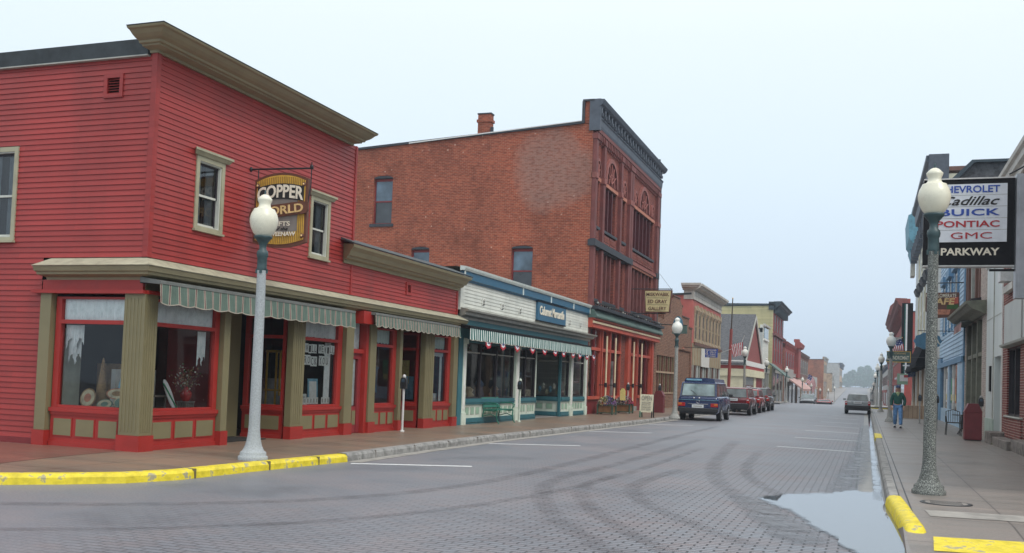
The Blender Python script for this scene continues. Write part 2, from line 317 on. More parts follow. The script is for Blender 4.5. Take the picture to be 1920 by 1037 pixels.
def walk_mat(name, c, slab, tint):
    m, t, b, o = newmat(name)
    uv = N(t, 'ShaderNodeUVMap')
    br = N(t, 'ShaderNodeTexBrick', inp={'Color1': (*c, 1), 'Color2': (*[x*.9 for x in c], 1), 'Mortar': (*[x*.4 for x in c], 1), 'Scale': 1.0, 'Mortar Size': .012, 'Mortar Smooth': .2, 'Brick Width': slab, 'Row Height': slab}); br.offset = 0
    t.links.new(uv.outputs[0], br.inputs['Vector'])
    mpw = N(t, 'ShaderNodeMapping', inp={'Scale': (.45, 1.9, 1)}); t.links.new(uv.outputs[0], mpw.inputs[0])
    n = N(t, 'ShaderNodeTexNoise', inp={'Scale': .8, 'Detail': 8.0, 'Roughness': .66}); t.links.new(mpw.outputs[0], n.inputs['Vector'])
    rp = ramp(t, [(.28, (.5, .48, .47)), (.45, (.95, .95, .95)), (.6, tint), (.74, (1.45, 1.38, 1.32))], n.outputs['Fac'])
    mu = N(t, 'ShaderNodeMixRGB', blend_type='MULTIPLY', inp={0: .85}); t.links.new(br.outputs['Color'], mu.inputs[1]); t.links.new(rp.outputs[0], mu.inputs[2])
    n4 = N(t, 'ShaderNodeTexNoise', inp={'Scale': 30.0, 'Detail': 4.0}); t.links.new(uv.outputs[0], n4.inputs['Vector'])
    r4 = ramp(t, [(.3, (.8, .8, .8)), (.7, (1.2, 1.2, 1.2))], n4.outputs['Fac'])
    m4 = N(t, 'ShaderNodeMixRGB', blend_type='MULTIPLY', inp={0: .7}); t.links.new(mu.outputs[0], m4.inputs[1]); t.links.new(r4.outputs[0], m4.inputs[2])
    t.links.new(m4.outputs[0], b.inputs['Base Color'])
    ro = N(t, 'ShaderNodeMath', operation='MULTIPLY_ADD', inp={1: .5, 2: .16}); t.links.new(n.outputs['Fac'], ro.inputs[0]); t.links.new(ro.outputs[0], b.inputs['Roughness'])
    bp = N(t, 'ShaderNodeBump', inp={'Strength': .3, 'Distance': .006}); t.links.new(n4.outputs['Fac'], bp.inputs['Height']); t.links.new(bp.outputs[0], b.inputs['Normal'])
walk_mat('walk_left', (.225, .172, .132), 1.5, (1.15, .95, .85))
walk_mat('walk_right', (.22, .195, .175), 1.6, (1.05, 1.0, .98))
walk_mat('walk_red', (.20, .095, .075), 4.0, (1.1, .9, .85))
def water_mat():
    m, t, b, o = newmat('puddle_water')
    b.inputs['Base Color'].default_value = (.09, .10, .11, 1); b.inputs['Roughness'].default_value = .015; b.inputs['Specular IOR Level'].default_value = 1.0; b.inputs['IOR'].default_value = 1.6
    at = N(t, 'ShaderNodeAttribute', attribute_name='edge'); tc = N(t, 'ShaderNodeTexCoord'); n = N(t, 'ShaderNodeTexNoise', inp={'Scale': 5.0, 'Detail': 5.0}); t.links.new(tc.outputs['Object'], n.inputs['Vector'])
    a = N(t, 'ShaderNodeMath', operation='MULTIPLY_ADD', inp={1: .9}); t.links.new(n.outputs['Fac'], a.inputs[0]); t.links.new(at.outputs['Fac'], a.inputs[2])
    r = ramp(t, [(.50, (0, 0, 0)), (.95, (1, 1, 1))], a.outputs[0]); t.links.new(r.outputs[0], b.inputs['Alpha'])
water_mat()
def gutter_mat(name, hi, strength):     # thin wet film: alpha fades to its edges (UV across)
    m, t, b, o = newmat(name)
    tc = N(t, 'ShaderNodeTexCoord'); sp = N(t, 'ShaderNodeSeparateXYZ'); at = N(t, 'ShaderNodeAttribute', attribute_name='edge'); t.links.new(at.outputs['Vector'], sp.inputs[0])
    n = N(t, 'ShaderNodeTexNoise', inp={'Scale': 2.2, 'Detail': 9.0, 'Roughness': .7}); t.links.new(tc.outputs['Object'], n.inputs['Vector'])
    r0 = ramp(t, [(.34, (.1, .1, .1)), (.6, (1, 1, 1))], n.outputs['Fac'])
    e = N(t, 'ShaderNodeMath', operation='MULTIPLY'); t.links.new(sp.outputs[0], e.inputs[0]); t.links.new(r0.outputs[0], e.inputs[1])
    e2 = N(t, 'ShaderNodeMath', operation='MULTIPLY', use_clamp=True, inp={1: strength}); t.links.new(e.outputs[0], e2.inputs[0])
    t.links.new(e2.outputs[0], b.inputs['Alpha'])
    b.inputs['Base Color'].default_value = (*hi, 1)
    return b
b_ = gutter_mat('tyre_mark', (.10, .098, .108), .28); b_.inputs['Roughness'].default_value = .5
b_ = gutter_mat('wet_film', (.09, .10, .11), 2.2); b_.inputs['Roughness'].default_value = .06; b_.inputs['Specular IOR Level'].default_value = .9
b_ = gutter_mat('damp_film', (.12, .12, .13), .8); b_.inputs['Roughness'].default_value = .3
# ------------------------------------------------------------------ mesh builder
class MB:
    def __init__(s): s.v = []; s.f = []; s.m = []; s.s = []; s.mats = []
    def mi(s, mat):
        if mat not in s.mats: s.mats.append(mat)
        return s.mats.index(mat)
    def face(s, pts, mat, smooth=False):
        i = len(s.v); s.v += [tuple(p) for p in pts]; s.f.append(tuple(range(i, i+len(pts)))); s.m.append(s.mi(mat)); s.s.append(smooth)
    def grid(s, rows, mat, smooth=True, closed=False):
        i = len(s.v); n = len(rows[0])
        for r in rows: s.v += [tuple(p) for p in r]
        k = s.mi(mat)
        for a in range(len(rows)-1):
            for b in range(n if closed else n-1):
                b2 = (b+1) % n
                s.f.append((i+a*n+b, i+a*n+b2, i+(a+1)*n+b2, i+(a+1)*n+b)); s.m.append(k); s.s.append(smooth)
    def box(s, x0, x1, y0, y1, z0, z1, mat):
        x0, x1 = min(x0, x1), max(x0, x1); y0, y1 = min(y0, y1), max(y0, y1); z0, z1 = min(z0, z1), max(z0, z1)
        i = len(s.v); s.v += [(x, y, z) for z in (z0, z1) for x, y in ((x0, y0), (x1, y0), (x1, y1), (x0, y1))]
        k = s.mi(mat)
        for f in ((3, 2, 1, 0), (4, 5, 6, 7), (0, 1, 5, 4), (1, 2, 6, 5), (2, 3, 7, 6), (3, 0, 4, 7)):
            s.f.append(tuple(i+q for q in f)); s.m.append(k); s.s.append(False)
    def prism(s, poly, axis, a, b, mat, smooth=False):
        P = {'y': lambda p, t: (p[0], t, p[1]), 'x': lambda p, t: (t, p[0], p[1]), 'z': lambda p, t: (p[0], p[1], t)}[axis]
        n = len(poly); A = [P(p, a) for p in poly]; B = [P(p, b) for p in poly]
        for j in range(n): s.face([A[j], A[(j+1) % n], B[(j+1) % n], B[j]], mat, smooth)
        s.face(A[::-1], mat); s.face(B, mat)
    def tube(s, pts, r, mat, n=8, smooth=True):
        pts = [Vector(p) for p in pts]; rs = r if isinstance(r, (list, tuple)) else [r]*len(pts); rows = []; prev = None
        for i, p in enumerate(pts):
            d = (pts[min(i+1, len(pts)-1)]-pts[max(i-1, 0)]).normalized()
            u = prev if prev else (Vector((0, 0, 1)) if abs(d.z) < .9 else Vector((1, 0, 0)))
            u = (u-d*u.dot(d)).normalized(); v = d.cross(u); prev = u
            rows.append([p+rs[i]*(math.cos(2*math.pi*k/n)*u+math.sin(2*math.pi*k/n)*v) for k in range(n)])
        s.grid(rows, mat, smooth, True); s.face(rows[0][::-1], mat); s.face(rows[-1], mat)
    def lathe(s, c, prof, mat, n=20, smooth=True):
        rows = [[(c[0]+r*math.cos(2*math.pi*k/n), c[1]+r*math.sin(2*math.pi*k/n), c[2]+z) for k in range(n)] for r, z in prof]
        s.grid(rows, mat, smooth, True); s.face(rows[0][::-1], mat); s.face(rows[-1], mat)
    def ell(s, c, r, mat, n=12, m=8):
        rows = []
        for j in range(m+1):
            t = -math.pi/2+math.pi*j/m
            rows.append([(c[0]+r[0]*math.cos(t)*math.cos(2*math.pi*k/n), c[1]+r[1]*math.cos(t)*math.sin(2*math.pi*k/n), c[2]+r[2]*math.sin(t)) for k in range(n)])
        s.grid(rows, mat, True, True)
    def build(s, name, parent=None, label=None, local=False, bevel=0, edge=None, solid=0):
        off = Vector((0, 0, 0))
        if parent and not local:
            p = parent
            while p: off += p.location; p = p.parent
        me = bpy.data.meshes.new(name)
        me.from_pydata([(v[0]-off.x, v[1]-off.y, v[2]-off.z) for v in s.v], [], s.f)
        for m in s.mats: me.materials.append(MATS[m])
        me.polygons.foreach_set('material_index', s.m); me.polygons.foreach_set('use_smooth', s.s)
        uv = me.uv_layers.new(name='UVMap'); V = s.v
        for pi, p in enumerate(me.polygons):
            n = p.normal; ax, ay, az = abs(n.x), abs(n.y), abs(n.z)
            for li, vi in zip(p.loop_indices, p.vertices):
                v = V[vi]
                uv.data[li].uv = (v[1], v[2]) if ax >= ay and ax >= az else ((v[0], v[2]) if ay >= az else (v[0], v[1]))
        if edge:
            at = me.attributes.new('edge', 'FLOAT', 'POINT'); at.data.foreach_set('value', edge)
        o = bpy.data.objects.new(name, me); COL.objects.link(o); o.parent = parent
        if label: o['label'] = label
        if bevel:
            b = o.modifiers.new('bevel', 'BEVEL'); b.width = bevel; b.segments = 2; b.limit_method = 'ANGLE'; b.angle_limit = R(35)
        if solid:
            b = o.modifiers.new('solid', 'SOLIDIFY'); b.thickness = solid
        return o
def tag(o, label, cat=None, group=None, kind=None):
    o['label'] = label
    if cat: o['category'] = cat
    if group: o['group'] = group
    if kind: o['kind'] = kind
    return o
def thing(name, label, cat, loc, group=None, rz=0):
    o = bpy.data.objects.new(name, None); o.empty_display_size = .2; COL.objects.link(o); o.location = loc; o.rotation_euler.z = rz
    return tag(o, label, cat, group)
def struct(name, mb, label=None, **k):
    o = mb.build(name, **k); o['kind'] = 'structure'
    o['label'] = label or name.replace('_', ' '); return o
def dup(root, loc, label, rz=None, scale=None, group=None, mats=None):
    def cp(o, par):
        c = o.copy(); COL.objects.link(c); c.parent = par
        if mats and c.type == 'MESH' and any(m and m.name in mats for m in c.data.materials):
            c.data = c.data.copy()
            for i, m in enumerate(c.data.materials):
                if m and m.name in mats: c.data.materials[i] = MATS[mats[m.name]]
        for ch in list(o.children): cp(ch, c)
        return c
    c = cp(root, None); c.location = loc; c['label'] = label
    if rz is not None: c.rotation_euler.z = rz
    if scale: c.scale = scale if isinstance(scale, tuple) else (scale,)*3
    if group: c['group'] = group
    return c
def text(name, s, mat, loc, height, width=None, parent=None, rot=(R(90), 0, 0), ext=.006, bold=0.0, shear=0.0, space=1.0, local=False, arc=0.0):
    """lettering: Blender's own font turned into a mesh, standing in X-Z, centred on loc"""
    cu = bpy.data.curves.new('t', 'FONT'); cu.body = s; cu.align_x = 'CENTER'; cu.align_y = 'CENTER'; cu.size = 1; cu.extrude = ext; cu.offset = bold; cu.shear = shear; cu.space_character = space; cu.resolution_u = 3
    to = bpy.data.objects.new('t', cu); COL.objects.link(to)
    dg = bpy.context.evaluated_depsgraph_get(); dg.update()
    me = bpy.data.meshes.new_from_object(to.evaluated_get(dg)); bpy.data.objects.remove(to)
    xs = [v.co.x for v in me.vertices]; ys = [v.co.y for v in me.vertices]
    w_, h_ = max(xs)-min(xs), max(ys)-min(ys); cx, cy = (max(xs)+min(xs))/2, (max(ys)+min(ys))/2
    sy = height/h_; sx = (width/w_) if width else sy
    for v in me.vertices:
        u = (v.co.x-cx)/(w_/2)
        v.co = Vector(((v.co.x-cx)*sx, (v.co.y-cy)*sy + arc*(1-u*u), v.co.z))
    me.materials.clear(); me.materials.append(MATS[mat]); me.name = name
    o = bpy.data.objects.new(name, me); COL.objects.link(o)
    off = Vector((0, 0, 0))
    if parent and not local:
        p = parent
        while p: off += p.location; p = p.parent
    o.parent = parent; o.location = Vector(loc)-off; o.rotation_euler = rot
    return o
class Fac:
    """a facade plane: axis 'x' -> plane X=c, runs along Y; out = outward sign"""
    def __init__(s, axis, c, out): s.ax, s.c, s.out = axis, c, out
    def P(s, a, z, d): return (s.c+s.out*d, a, z) if s.ax == 'x' else (a, s.c+s.out*d, z)
    def box(s, mb, a0, a1, z0, z1, d0, d1, mat):
        p, q = s.P(a0, z0, d0), s.P(a1, z1, d1); mb.box(p[0], q[0], p[1], q[1], z0, z1, mat)
    def quad(s, mb, a0, a1, z0, z1, d, mat): mb.face([s.P(a0, z0, d), s.P(a1, z0, d), s.P(a1, z1, d), s.P(a0, z1, d)], mat)
    def wall(s, mb, a0, a1, z0, z1, mat, holes=(), depth=.2, d=0, rmat=None):
        A = sorted({a0, a1, *[h[0] for h in holes], *[h[1] for h in holes]}); Z = sorted({z0, z1, *[h[2] for h in holes], *[h[3] for h in holes]})
        A = [a for a in A if a0 <= a <= a1]; Z = [z for z in Z if z0 <= z <= z1]
        for i in range(len(A)-1):
            for j in range(len(Z)-1):
                ca, cz = (A[i]+A[i+1])/2, (Z[j]+Z[j+1])/2
                if any(h[0] < ca < h[1] and h[2] < cz < h[3] for h in holes): continue
                s.quad(mb, A[i], A[i+1], Z[j], Z[j+1], d, mat)
        for h in holes:
            q = [(h[0], h[2]), (h[1], h[2]), (h[1], h[3]), (h[0], h[3])]
            for i in range(4):
                a, b = q[i], q[(i+1) % 4]
                mb.face([s.P(a[0], a[1], d), s.P(b[0], b[1], d), s.P(b[0], b[1], d-depth), s.P(a[0], a[1], d-depth)], rmat or mat)
    def siding(s, mb, a0, a1, z0, z1, mat, holes=(), pitch=.0975, lip=.016):
        n = max(1, round((z1-z0)/pitch)); h = (z1-z0)/n
        for i in range(n):
            zb = z0+i*h; zc = zb+h/2
            segs = [(a0, a1)]
            for H in holes:
                if H[2] < zc < H[3]:
                    ns = []
                    for p, q in segs:
                        if H[0] >= q or H[1] <= p: ns.append((p, q)); continue
                        if H[0] > p: ns.append((p, H[0]))
                        if H[1] < q: ns.append((H[1], q))
                    segs = ns
            for p, q in segs:
                mb.face([s.P(p, zb, lip), s.P(q, zb, lip), s.P(q, zb+h, .001), s.P(p, zb+h, .001)], mat)
                mb.face([s.P(p, zb, lip), s.P(q, zb, lip), s.P(q, zb, -.001), s.P(p, zb, -.001)], mat)
    def prof(s, mb, prof, a0, a1, mat, m0=0, m1=0, smooth=False):
        A = [s.P(a0-d*m0, z, d) for d, z in prof]; B = [s.P(a1+d*m1, z, d) for d, z in prof]; n = len(prof)
        for i in range(n-1): mb.face([A[i], A[i+1], B[i+1], B[i]], mat, smooth)
        mb.face([A[-1], A[0], B[0], B[-1]], mat)
        mb.face(A, mat); mb.face(B, mat)
def window(F, par, a0, a1, z0, z1, casing='window_casing', sash='sash_dark', gl='glass_upper', hood=None, cw=.09, curtain=True, room='room_dark', inner='white_sash', sill=True, label=None):
    """double-hung window: casing (with hood and sill), sashes, panes"""
    m = MB()
    F.box(m, a0, a0+cw, z0, z1, -.06, .035, casing); F.box(m, a1-cw, a1, z0, z1, -.06, .035, casing)
    F.box(m, a0+cw, a1-cw, z1-cw, z1, -.06, .033, casing); F.box(m, a0+cw, a1-cw, z0, z0+cw*.7, -.06, .033, casing)
    if hood: F.prof(m, [(0, z1), (.06, z1), (.10, z1+hood*.6), (.12, z1+hood*.6), (.12, z1+hood), (0, z1+hood*1.1)], a0-.03, a1+.03, casing, 1, 1)
    if sill: F.box(m, a0-.02, a1+.02, z0-.04, z0-.002, -.05, .07, casing)
    wo = m.build('window', par, label)
    i = .022; b0, b1, c0, c1 = a0+cw, a1-cw, z0+cw*.7, z1-cw
    m = MB()
    if inner:
        F.box(m, b0, b0+i, c0, c1, -.08, .012, inner); F.box(m, b1-i, b1, c0, c1, -.08, .012, inner); F.box(m, b0+i, b1-i, c0, c0+i, -.08, .010, inner); F.box(m, b0+i, b1-i, c1-i, c1, -.08, .010, inner)
        b0 += i; b1 -= i; c0 += i; c1 -= i
    zm = (c0+c1)/2-.02; t = .04
    for (p, q, dd) in ((c0, zm+.02, -.07), (zm-.02, c1, -.045)):
        F.box(m, b0, b0+t, p, q, dd-.03, dd, sash); F.box(m, b1-t, b1, p, q, dd-.03, dd, sash)
        F.box(m, b0+t, b1-t, p, p+t, dd-.03, dd, inner or sash); F.box(m, b0+t, b1-t, q-t, q, dd-.03, dd, sash)
    m.build('sash', wo)
    m = MB(); F.quad(m, b0+t, b1-t, c0+t, zm, -.085, gl); F.quad(m, b0+t, b1-t, zm, c1-t, -.06, gl); m.build('pane', wo)
    if gl in ('glass_upper', 'glass'):
        m = MB()
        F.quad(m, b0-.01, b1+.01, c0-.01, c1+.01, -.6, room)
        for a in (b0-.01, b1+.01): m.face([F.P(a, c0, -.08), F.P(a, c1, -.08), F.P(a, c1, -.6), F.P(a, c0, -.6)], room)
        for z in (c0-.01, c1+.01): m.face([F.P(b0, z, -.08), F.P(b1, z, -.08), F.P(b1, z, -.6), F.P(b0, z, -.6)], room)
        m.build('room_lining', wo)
        if curtain:
            m = MB(); rows = []; n = 40
            zt = c1; zb_ = c0+.02
            for side in (0, 1):
                wd = (b1-b0)*(.42 if side == 0 else .34); rows = []
                for zz in (zb_, zt):
                    rows.append([F.P((b0+wd*k/n) if side == 0 else (b1-wd*k/n), zz, -.16+.02*math.sin(k*1.7+side)) for k in range(n+1)])
                m.grid(rows, 'curtain_grey')
            m.build('curtain', wo)
    return wo
def simple_window(F, m, a0, a1, z0, z1, frame='sash_dark', gl='glass_dark', d=-.1, t=.05, mid=True):
    F.box(m, a0, a0+t, z0, z1, d, d+.06, frame); F.box(m, a1-t, a1, z0, z1, d, d+.06, frame); F.box(m, a0+t, a1-t, z0, z0+t, d, d+.055, frame); F.box(m, a0+t, a1-t, z1-t, z1, d, d+.055, frame)
    if mid: F.box(m, a0+t, a1-t, (z0+z1)/2-t/2, (z0+z1)/2+t/2, d, d+.055, frame)
    F.quad(m, a0+t, a1-t, z0+t, z1-t, d+.01, gl)
# ------------------------------------------------------------------ ground, road, pavements
PROF = [(-60, 0), (78, 0), (112, 0.04), (135, -.75), (165, -1.7), (205, -2.5), (260, -2.05), (350, 0), (450, 2.4), (620, 3.3), (1000, 4.6), (1700, 7.5)]
def gz(y):
    for (a, za), (b, zb) in zip(PROF, PROF[1:]):
        if y <= b:
            t = max(0, min(1, (y-a)/(b-a))); return za+(zb-za)*t
    return PROF[-1][1]
YS = sorted({-40, -12, 0, 8, 14, 22, 30, 40, 50, 60, 70, 78, 88, 100, 112, 120, 128, 135, 150, 165, 185, 205, 230, 260, 300, 350, 400, 450, 520, 620, 800, 1000, 1300, 1700})
m = MB(); m.grid([[(x, y, gz(y)-.06) for x in (-500, -120, -30, -12, 5, 30, 120, 500)] for y in YS], 'dirt'); struct('ground', m, 'bare ground under and beyond the town')
m = MB(); m.grid([[(x, y, gz(y)) for x in (-60, -30, -12, -9, -6, -3, .3, 5, 30, 60)] for y in YS if y <= 620], 'paver_road'); struct('road', m, 'grey brick-paved road, worn and damp')
def strip(mb, pts, prof, mat, side=1):
    """sweep profile [(inward, z)] along pts"""
    P = [Vector((p[0], p[1], 0)) for p in pts]; rows = []
    for i, p in enumerate(P):
        d = (P[min(i+1, len(P)-1)]-P[max(i-1, 0)]).normalized(); n = Vector((-d.y, d.x, 0))*side
        rows.append([(p.x+n.x*o, p.y+n.y*o, z+gz(p.y)) for o, z in prof])
    mb.grid(rows, mat, False)
KL = [(-13.5, 8.9), (-11.2, 9.35), (-10.45, 9.75), (-9.85, 10.28), (-9.35, 10.85), (-9.08, 11.6), (-8.98, 13.1), (-8.85, 14.5), (-8.72, 15.75)]
KL2 = [(-8.72, 15.75), (-8.8, 19), (-8.85, 23), (-8.6, 30), (-8.2, 40), (-8.1, 60), (-8.05, 92)]
SIDE = -1
W_ = [(p[0], p[1]) for p in KL+KL2[1:]]
m = MB()
poly = [(-40, 8.6)]+[(x-.1, y+.06) for x, y in W_]+[(-40, 92)]
n = len(poly)
m.face([(x, y, .13) for x, y in poly], 'walk_left'); struct('left_sidewalk', m, 'damp brown concrete pavement before the left shops')
m = MB(); m.face([(x, y, .134) for x, y in ((-11.5, 10.6), (-11.75, 12.3), (-11.82, 13.66), (-30, 13.66), (-30, 9.6))], 'walk_red'); struct('side_path', m, 'reddish concrete path along the red shop side wall')
kp = [(-.01, -.02), (0, .10), (.03, .145), (.19, .148), (.19, .12)]
m = MB(); strip(m, KL2, kp, 'kerb_concrete', 1)
for k_ in range(40):
    yk = 16.9+k_*1.83; xk = next(a[0]+(b[0]-a[0])*(yk-a[1])/(b[1]-a[1]) for a, b in zip(KL2, KL2[1:]) if yk <= b[1]) if yk < 91 else None
    if xk: m.box(xk-.19, xk+.013, yk, yk+.012, .0, .1495, 'sign_grey')
struct('left_kerb', m, 'chipped grey kerb on the left')
m = MB(); strip(m, KL[1:], [(-.02, -.02), (-.01, .09), (.035, .134), (.16, .140), (.16, .12)], 'yellow_paint', 1); [m.box(a-.22, a+.04, b, b+.015, 0, .141, 'olive_dark') for a, b in ((-9.06, 11.9), (-8.94, 13.6), (-8.82, 14.9))]; struct('yellow_kerb', m, 'yellow painted kerb round the left corner')
m = MB(); strip(m, [(x+.28, y) for x, y in KL2], [(0, .005), (.26, .008)], 'concrete', 1); struct('left_gutter', m)
# right pavement
m = MB()
m.face([(.42, 12.6, .13), (40, 12.6, .13), (40, 92, .13), (.42, 92, .13)], 'walk_right')
m.face([(.42, 12.6, .13), (.45, 10.0, .012), (40, 10.0, .012), (40, 12.6, .13)], 'walk_right')
m.face([(.42, 12.6, .13), (.45, 10.0, .012), (.40, 9.98, -.01), (.38, 12.6, 0)], 'walk_right')
struct('right_sidewalk', m, 'damp grey-brown concrete pavement on the right')
m = MB(); strip(m, [(.30, 15.0), (.29, 20), (.29, 33.4)], [(0, -.02), (.012, .10), (.04, .142), (.17, .146), (.17, .12)], 'kerb_concrete', -1); strip(m, [(.29, 36.9), (.29, 60), (.29, 92)], [(0, -.02), (.012, .10), (.04, .142), (.17, .146), (.17, .12)], 'kerb_concrete', -1)
m.box(.555, .572, 12.7, 92, .13, .1345, 'iron_black'); m.box(.455, .47, 15.0, 92, .12, .1475, 'iron_black'); struct('right_kerb', m, 'grey kerb on the right')
m = MB(); m.grid([[(x+a, y, max(-.01, z*s)) for a, z in ((-.03, -.01), (-.01, .11), (.03, .148), (.10, .158), (.17, .150), (.21, .11), (.22, -.01))] for x, y, s in ((.45, 11.5, .02), (.445, 11.6, .45), (.44, 11.75, .8), (.425, 12.1, 1), (.40, 12.8, 1), (.37, 13.6, 1), (.33, 14.5, 1), (.305, 15.0, 1))], 'yellow_paint', True)
m.box(.285, .50, 33.4, 36.9, -.02, .152, 'yellow_paint'); m.box(.28, 4, 90.6, 91.0, .10, .20, 'yellow_paint'); struct('yellow_kerb', m, 'yellow painted kerb pieces on the right')
m = MB()
def rz_(y): return .013+(y-10.0)*.118/2.6
m.face([(.70, 11.50, rz_(11.5)+.005), (3.4, 11.85, rz_(11.85)+.005), (3.4, 11.05, rz_(11.05)+.005), (.66, 10.72, rz_(10.72)+.005)], 'yellow_paint'); struct('yellow_marking', m, 'yellow painted strip on the kerb ramp')
m = MB(); m.face([(.75, 12.95, .136), (3.2, 13.2, .136), (3.3, 13.9, .136), (2.2, 13.75, .136), (.72, 13.6, .136)], 'concrete'); struct('pavement_patch', m, 'pale repaired patch in the right pavement')
m = MB(); m.lathe((1.04, 14.62, .131), [(.33, 0), (.33, .006), (.30, .008)], 'iron_black', 24); m.lathe((1.04, 14.62, .139), [(.27, 0), (.27, .002)], 'sign_grey', 24)
for k in range(5): m.box(.84, 1.24, 14.44+k*.08, 14.46+k*.08, .139, .143, 'iron_black')
tag(m.build('manhole_cover'), 'round iron cover set in the right pavement before the speckled lamp post', 'manhole cover')
# far pavements beyond the cross street
m = MB()
for x0, x1 in ((-40, -8.05), (.3, 40)):
    ys = [101, 112, 120, 135, 150, 165, 185, 205, 260, 350, 450]
    m.grid([[(x0, y, gz(y)+.12), (x1, y, gz(y)+.12)] for y in ys], 'walk_right', False)
    m.grid([[(x1, y, gz(y)-.02), (x1, y, gz(y)+.12)] for y in ys], 'kerb_concrete', False)
m.box(-10.5, -8.1, 90.5, 91.1, .12, .17, 'yellow_paint')
struct('far_sidewalk', m, 'pavements beyond the cross street')
m = MB(); ys_ = [15.2, 20, 30, 45, 60, 78]
m.grid([[(-.10, y, .0036), (.29, y, .0036)] for y in ys_], 'gutter_concrete', False)
for x_ in (-.14, -.22): m.grid([[(x_, y, .0034), (x_+.018, y, .0034)] for y in (17.5, 45)], 'iron_black', False)
struct('right_gutter', m, 'damp concrete gutter strip along the right kerb')
# markings
m = MB()
def mark(p, q, w_=.085, z=.0037):
    p, q = Vector((*p, 0)), Vector((*q, 0)); n_ = (q-p).normalized().cross(Vector((0, 0, 1)))*w_
    m.face([(p.x+n_.x, p.y+n_.y, z), (q.x+n_.x, q.y+n_.y, z), (q.x-n_.x, q.y-n_.y, z), (p.x-n_.x, p.y-n_.y, z)], 'marking_white')
for a, b in (((-8.5, 15.5), (-6.6, 16.48)), ((-8.62, 22.43), (-6.6, 23.6)), ((-8.3, 30.6), (-6.5, 31.7)), ((-8, 38.3), (-6.4, 39.3)), ((-2.28, 28.17), (.02, 27.5)), ((-2.2, 33.98), (-.07, 33.6)), ((-2.2, 40.1), (-.2, 39.6)), ((-2.12, 46), (-.25, 45.3)), ((-2.09, 51.8), (-.3, 51)), ((-2, 59.3), (-.4, 58.4)), ((-2, 65.5), (-.4, 64.6))): mark(a, b)
struct('parking_marking', m, 'worn white parking bay lines')
def film(name, pts, wd, mat, z=.0045, label=None):
    P = [Vector((p[0], p[1], 0)) for p in pts]
    # smooth the polyline
    for _ in range(3):
        Q = [P[0]]
        for a, b in zip(P, P[1:]): Q += [a*.75+b*.25, a*.25+b*.75]
        Q.append(P[-1]); P = Q
    mb = MB(); rows = []; ed = []
    for i, p in enumerate(P):
        d = (P[min(i+1, len(P)-1)]-P[max(i-1, 0)]).normalized(); nn = Vector((-d.y, d.x, 0))
        fade = min(1, i/6, (len(P)-1-i)/6)
        rows.append([(p.x+nn.x*o*wd, p.y+nn.y*o*wd, z) for o in (-1, -.55, 0, .55, 1)]); ed += [0, .8*fade, 1*fade, .8*fade, 0]
    mb.grid(rows, mat, False)
    struct(name, mb, label or name.replace('_', ' '), edge=ed)
tm = [([(-9.5, 8.2), (-7.3, 9.6), (-5.9, 11.6), (-5.35, 14.5), (-5.35, 20), (-5.5, 30), (-5.5, 40)], .17), ([(-8.6, 6.6), (-6.2, 8.2), (-4.9, 10.2), (-4.2, 13), (-3.9, 17), (-3.9, 26)], .12),
      ([(-4.6, 18.5), (-4.75, 15.2), (-4.2, 13), (-3.39, 11.1), (-2.65, 9.8), (-1.9, 8.6)], .16), ([(-4.0, 17), (-4.12, 14.6), (-3.33, 12.3), (-2.34, 10.4), (-1.6, 9.2)], .15), ([(-3.2, 19), (-3.5, 15.5), (-2.9, 13.3), (-1.9, 11.6), (-1.0, 10.2)], .16),
      ([(-2.5, 26), (-2.25, 19.7), (-1.65, 16.7), (-.9, 14.6)], .14), ([(-3.6, 30), (-3.0, 21), (-2.4, 17), (-1.5, 14)], .18), ([(-4.6, 30), (-4.5, 22), (-4.6, 16)], .15)]
for i, (p, wd) in enumerate(tm): film('tyre_marks', p, wd*1.05, 'tyre_mark', .0048+.0006*i, 'dark tyre marks curving over the pavers')
# puddle with a ragged edge, and the wet gutter running away from it
pp = [(-1.35, 14.7), (-1.12, 15.3), (-.75, 15.7), (-.45, 16.0), (-.28, 16.5), (-.10, 16.7), (.08, 16.6), (.2, 16.8), (.26, 16.2), (.27, 15.3), (.30, 14.3), (.36, 12.9), (.40, 11.7), (.41, 10.3), (.10, 10.2), (-.16, 10.8), (-.33, 11.7), (-.62, 12.7), (-.9, 13.7), (-1.15, 14.25)]
q = []
for i, p in enumerate(pp):
    a, b = Vector(p), Vector(pp[(i+1) % len(pp)]); q.append(a)
    inner = a.x > .24 and b.x > .24
    for t in (.33, .66):
        j = 0 if inner else .035; q.append(a.lerp(b, t)+Vector((random.uniform(-j, j), random.uniform(-j*2, j*2))))
m = MB(); C_ = Vector((-.1, 13.6)); ed = []
def infl(v, o):
    i_ = q.index(v); a, b = q[i_-1], q[(i_+1) % len(q)]; d = (b-a).normalized(); n_ = Vector((d.y, -d.x)); return v-n_*(-o) if (v+n_*.01-C_).length > 0 and v.x < .24 else v
outer = [Vector((v.x, v.y)) for v in q]; rows_o, rows_i = [], []
for i_, v in enumerate(q):
    n_ = (v-Vector((-.05, 14.2))).normalized(); k_ = 0 if v.x > .22 else 1
    rows_o.append((v.x+n_.x*.16*k_, v.y+n_.y*.30*k_, .0124)); rows_i.append((v.x-n_.x*.10*k_, v.y-n_.y*.22*k_, .0126))
i0 = len(m.v); m.v += rows_o+rows_i; nn_ = len(q); kk = m.mi('puddle_water')
for a in range(nn_): b = (a+1) % nn_; m.f.append((a, b, nn_+b, nn_+a)); m.m.append(kk); m.s.append(False)
m.f.append(tuple(range(nn_, 2*nn_))); m.m.append(kk); m.s.append(False)
struct('water', m, 'shallow puddle by the right kerb reflecting the sky', edge=[0 if r[0] < .24 else 1 for r in rows_o]+[1]*nn_)
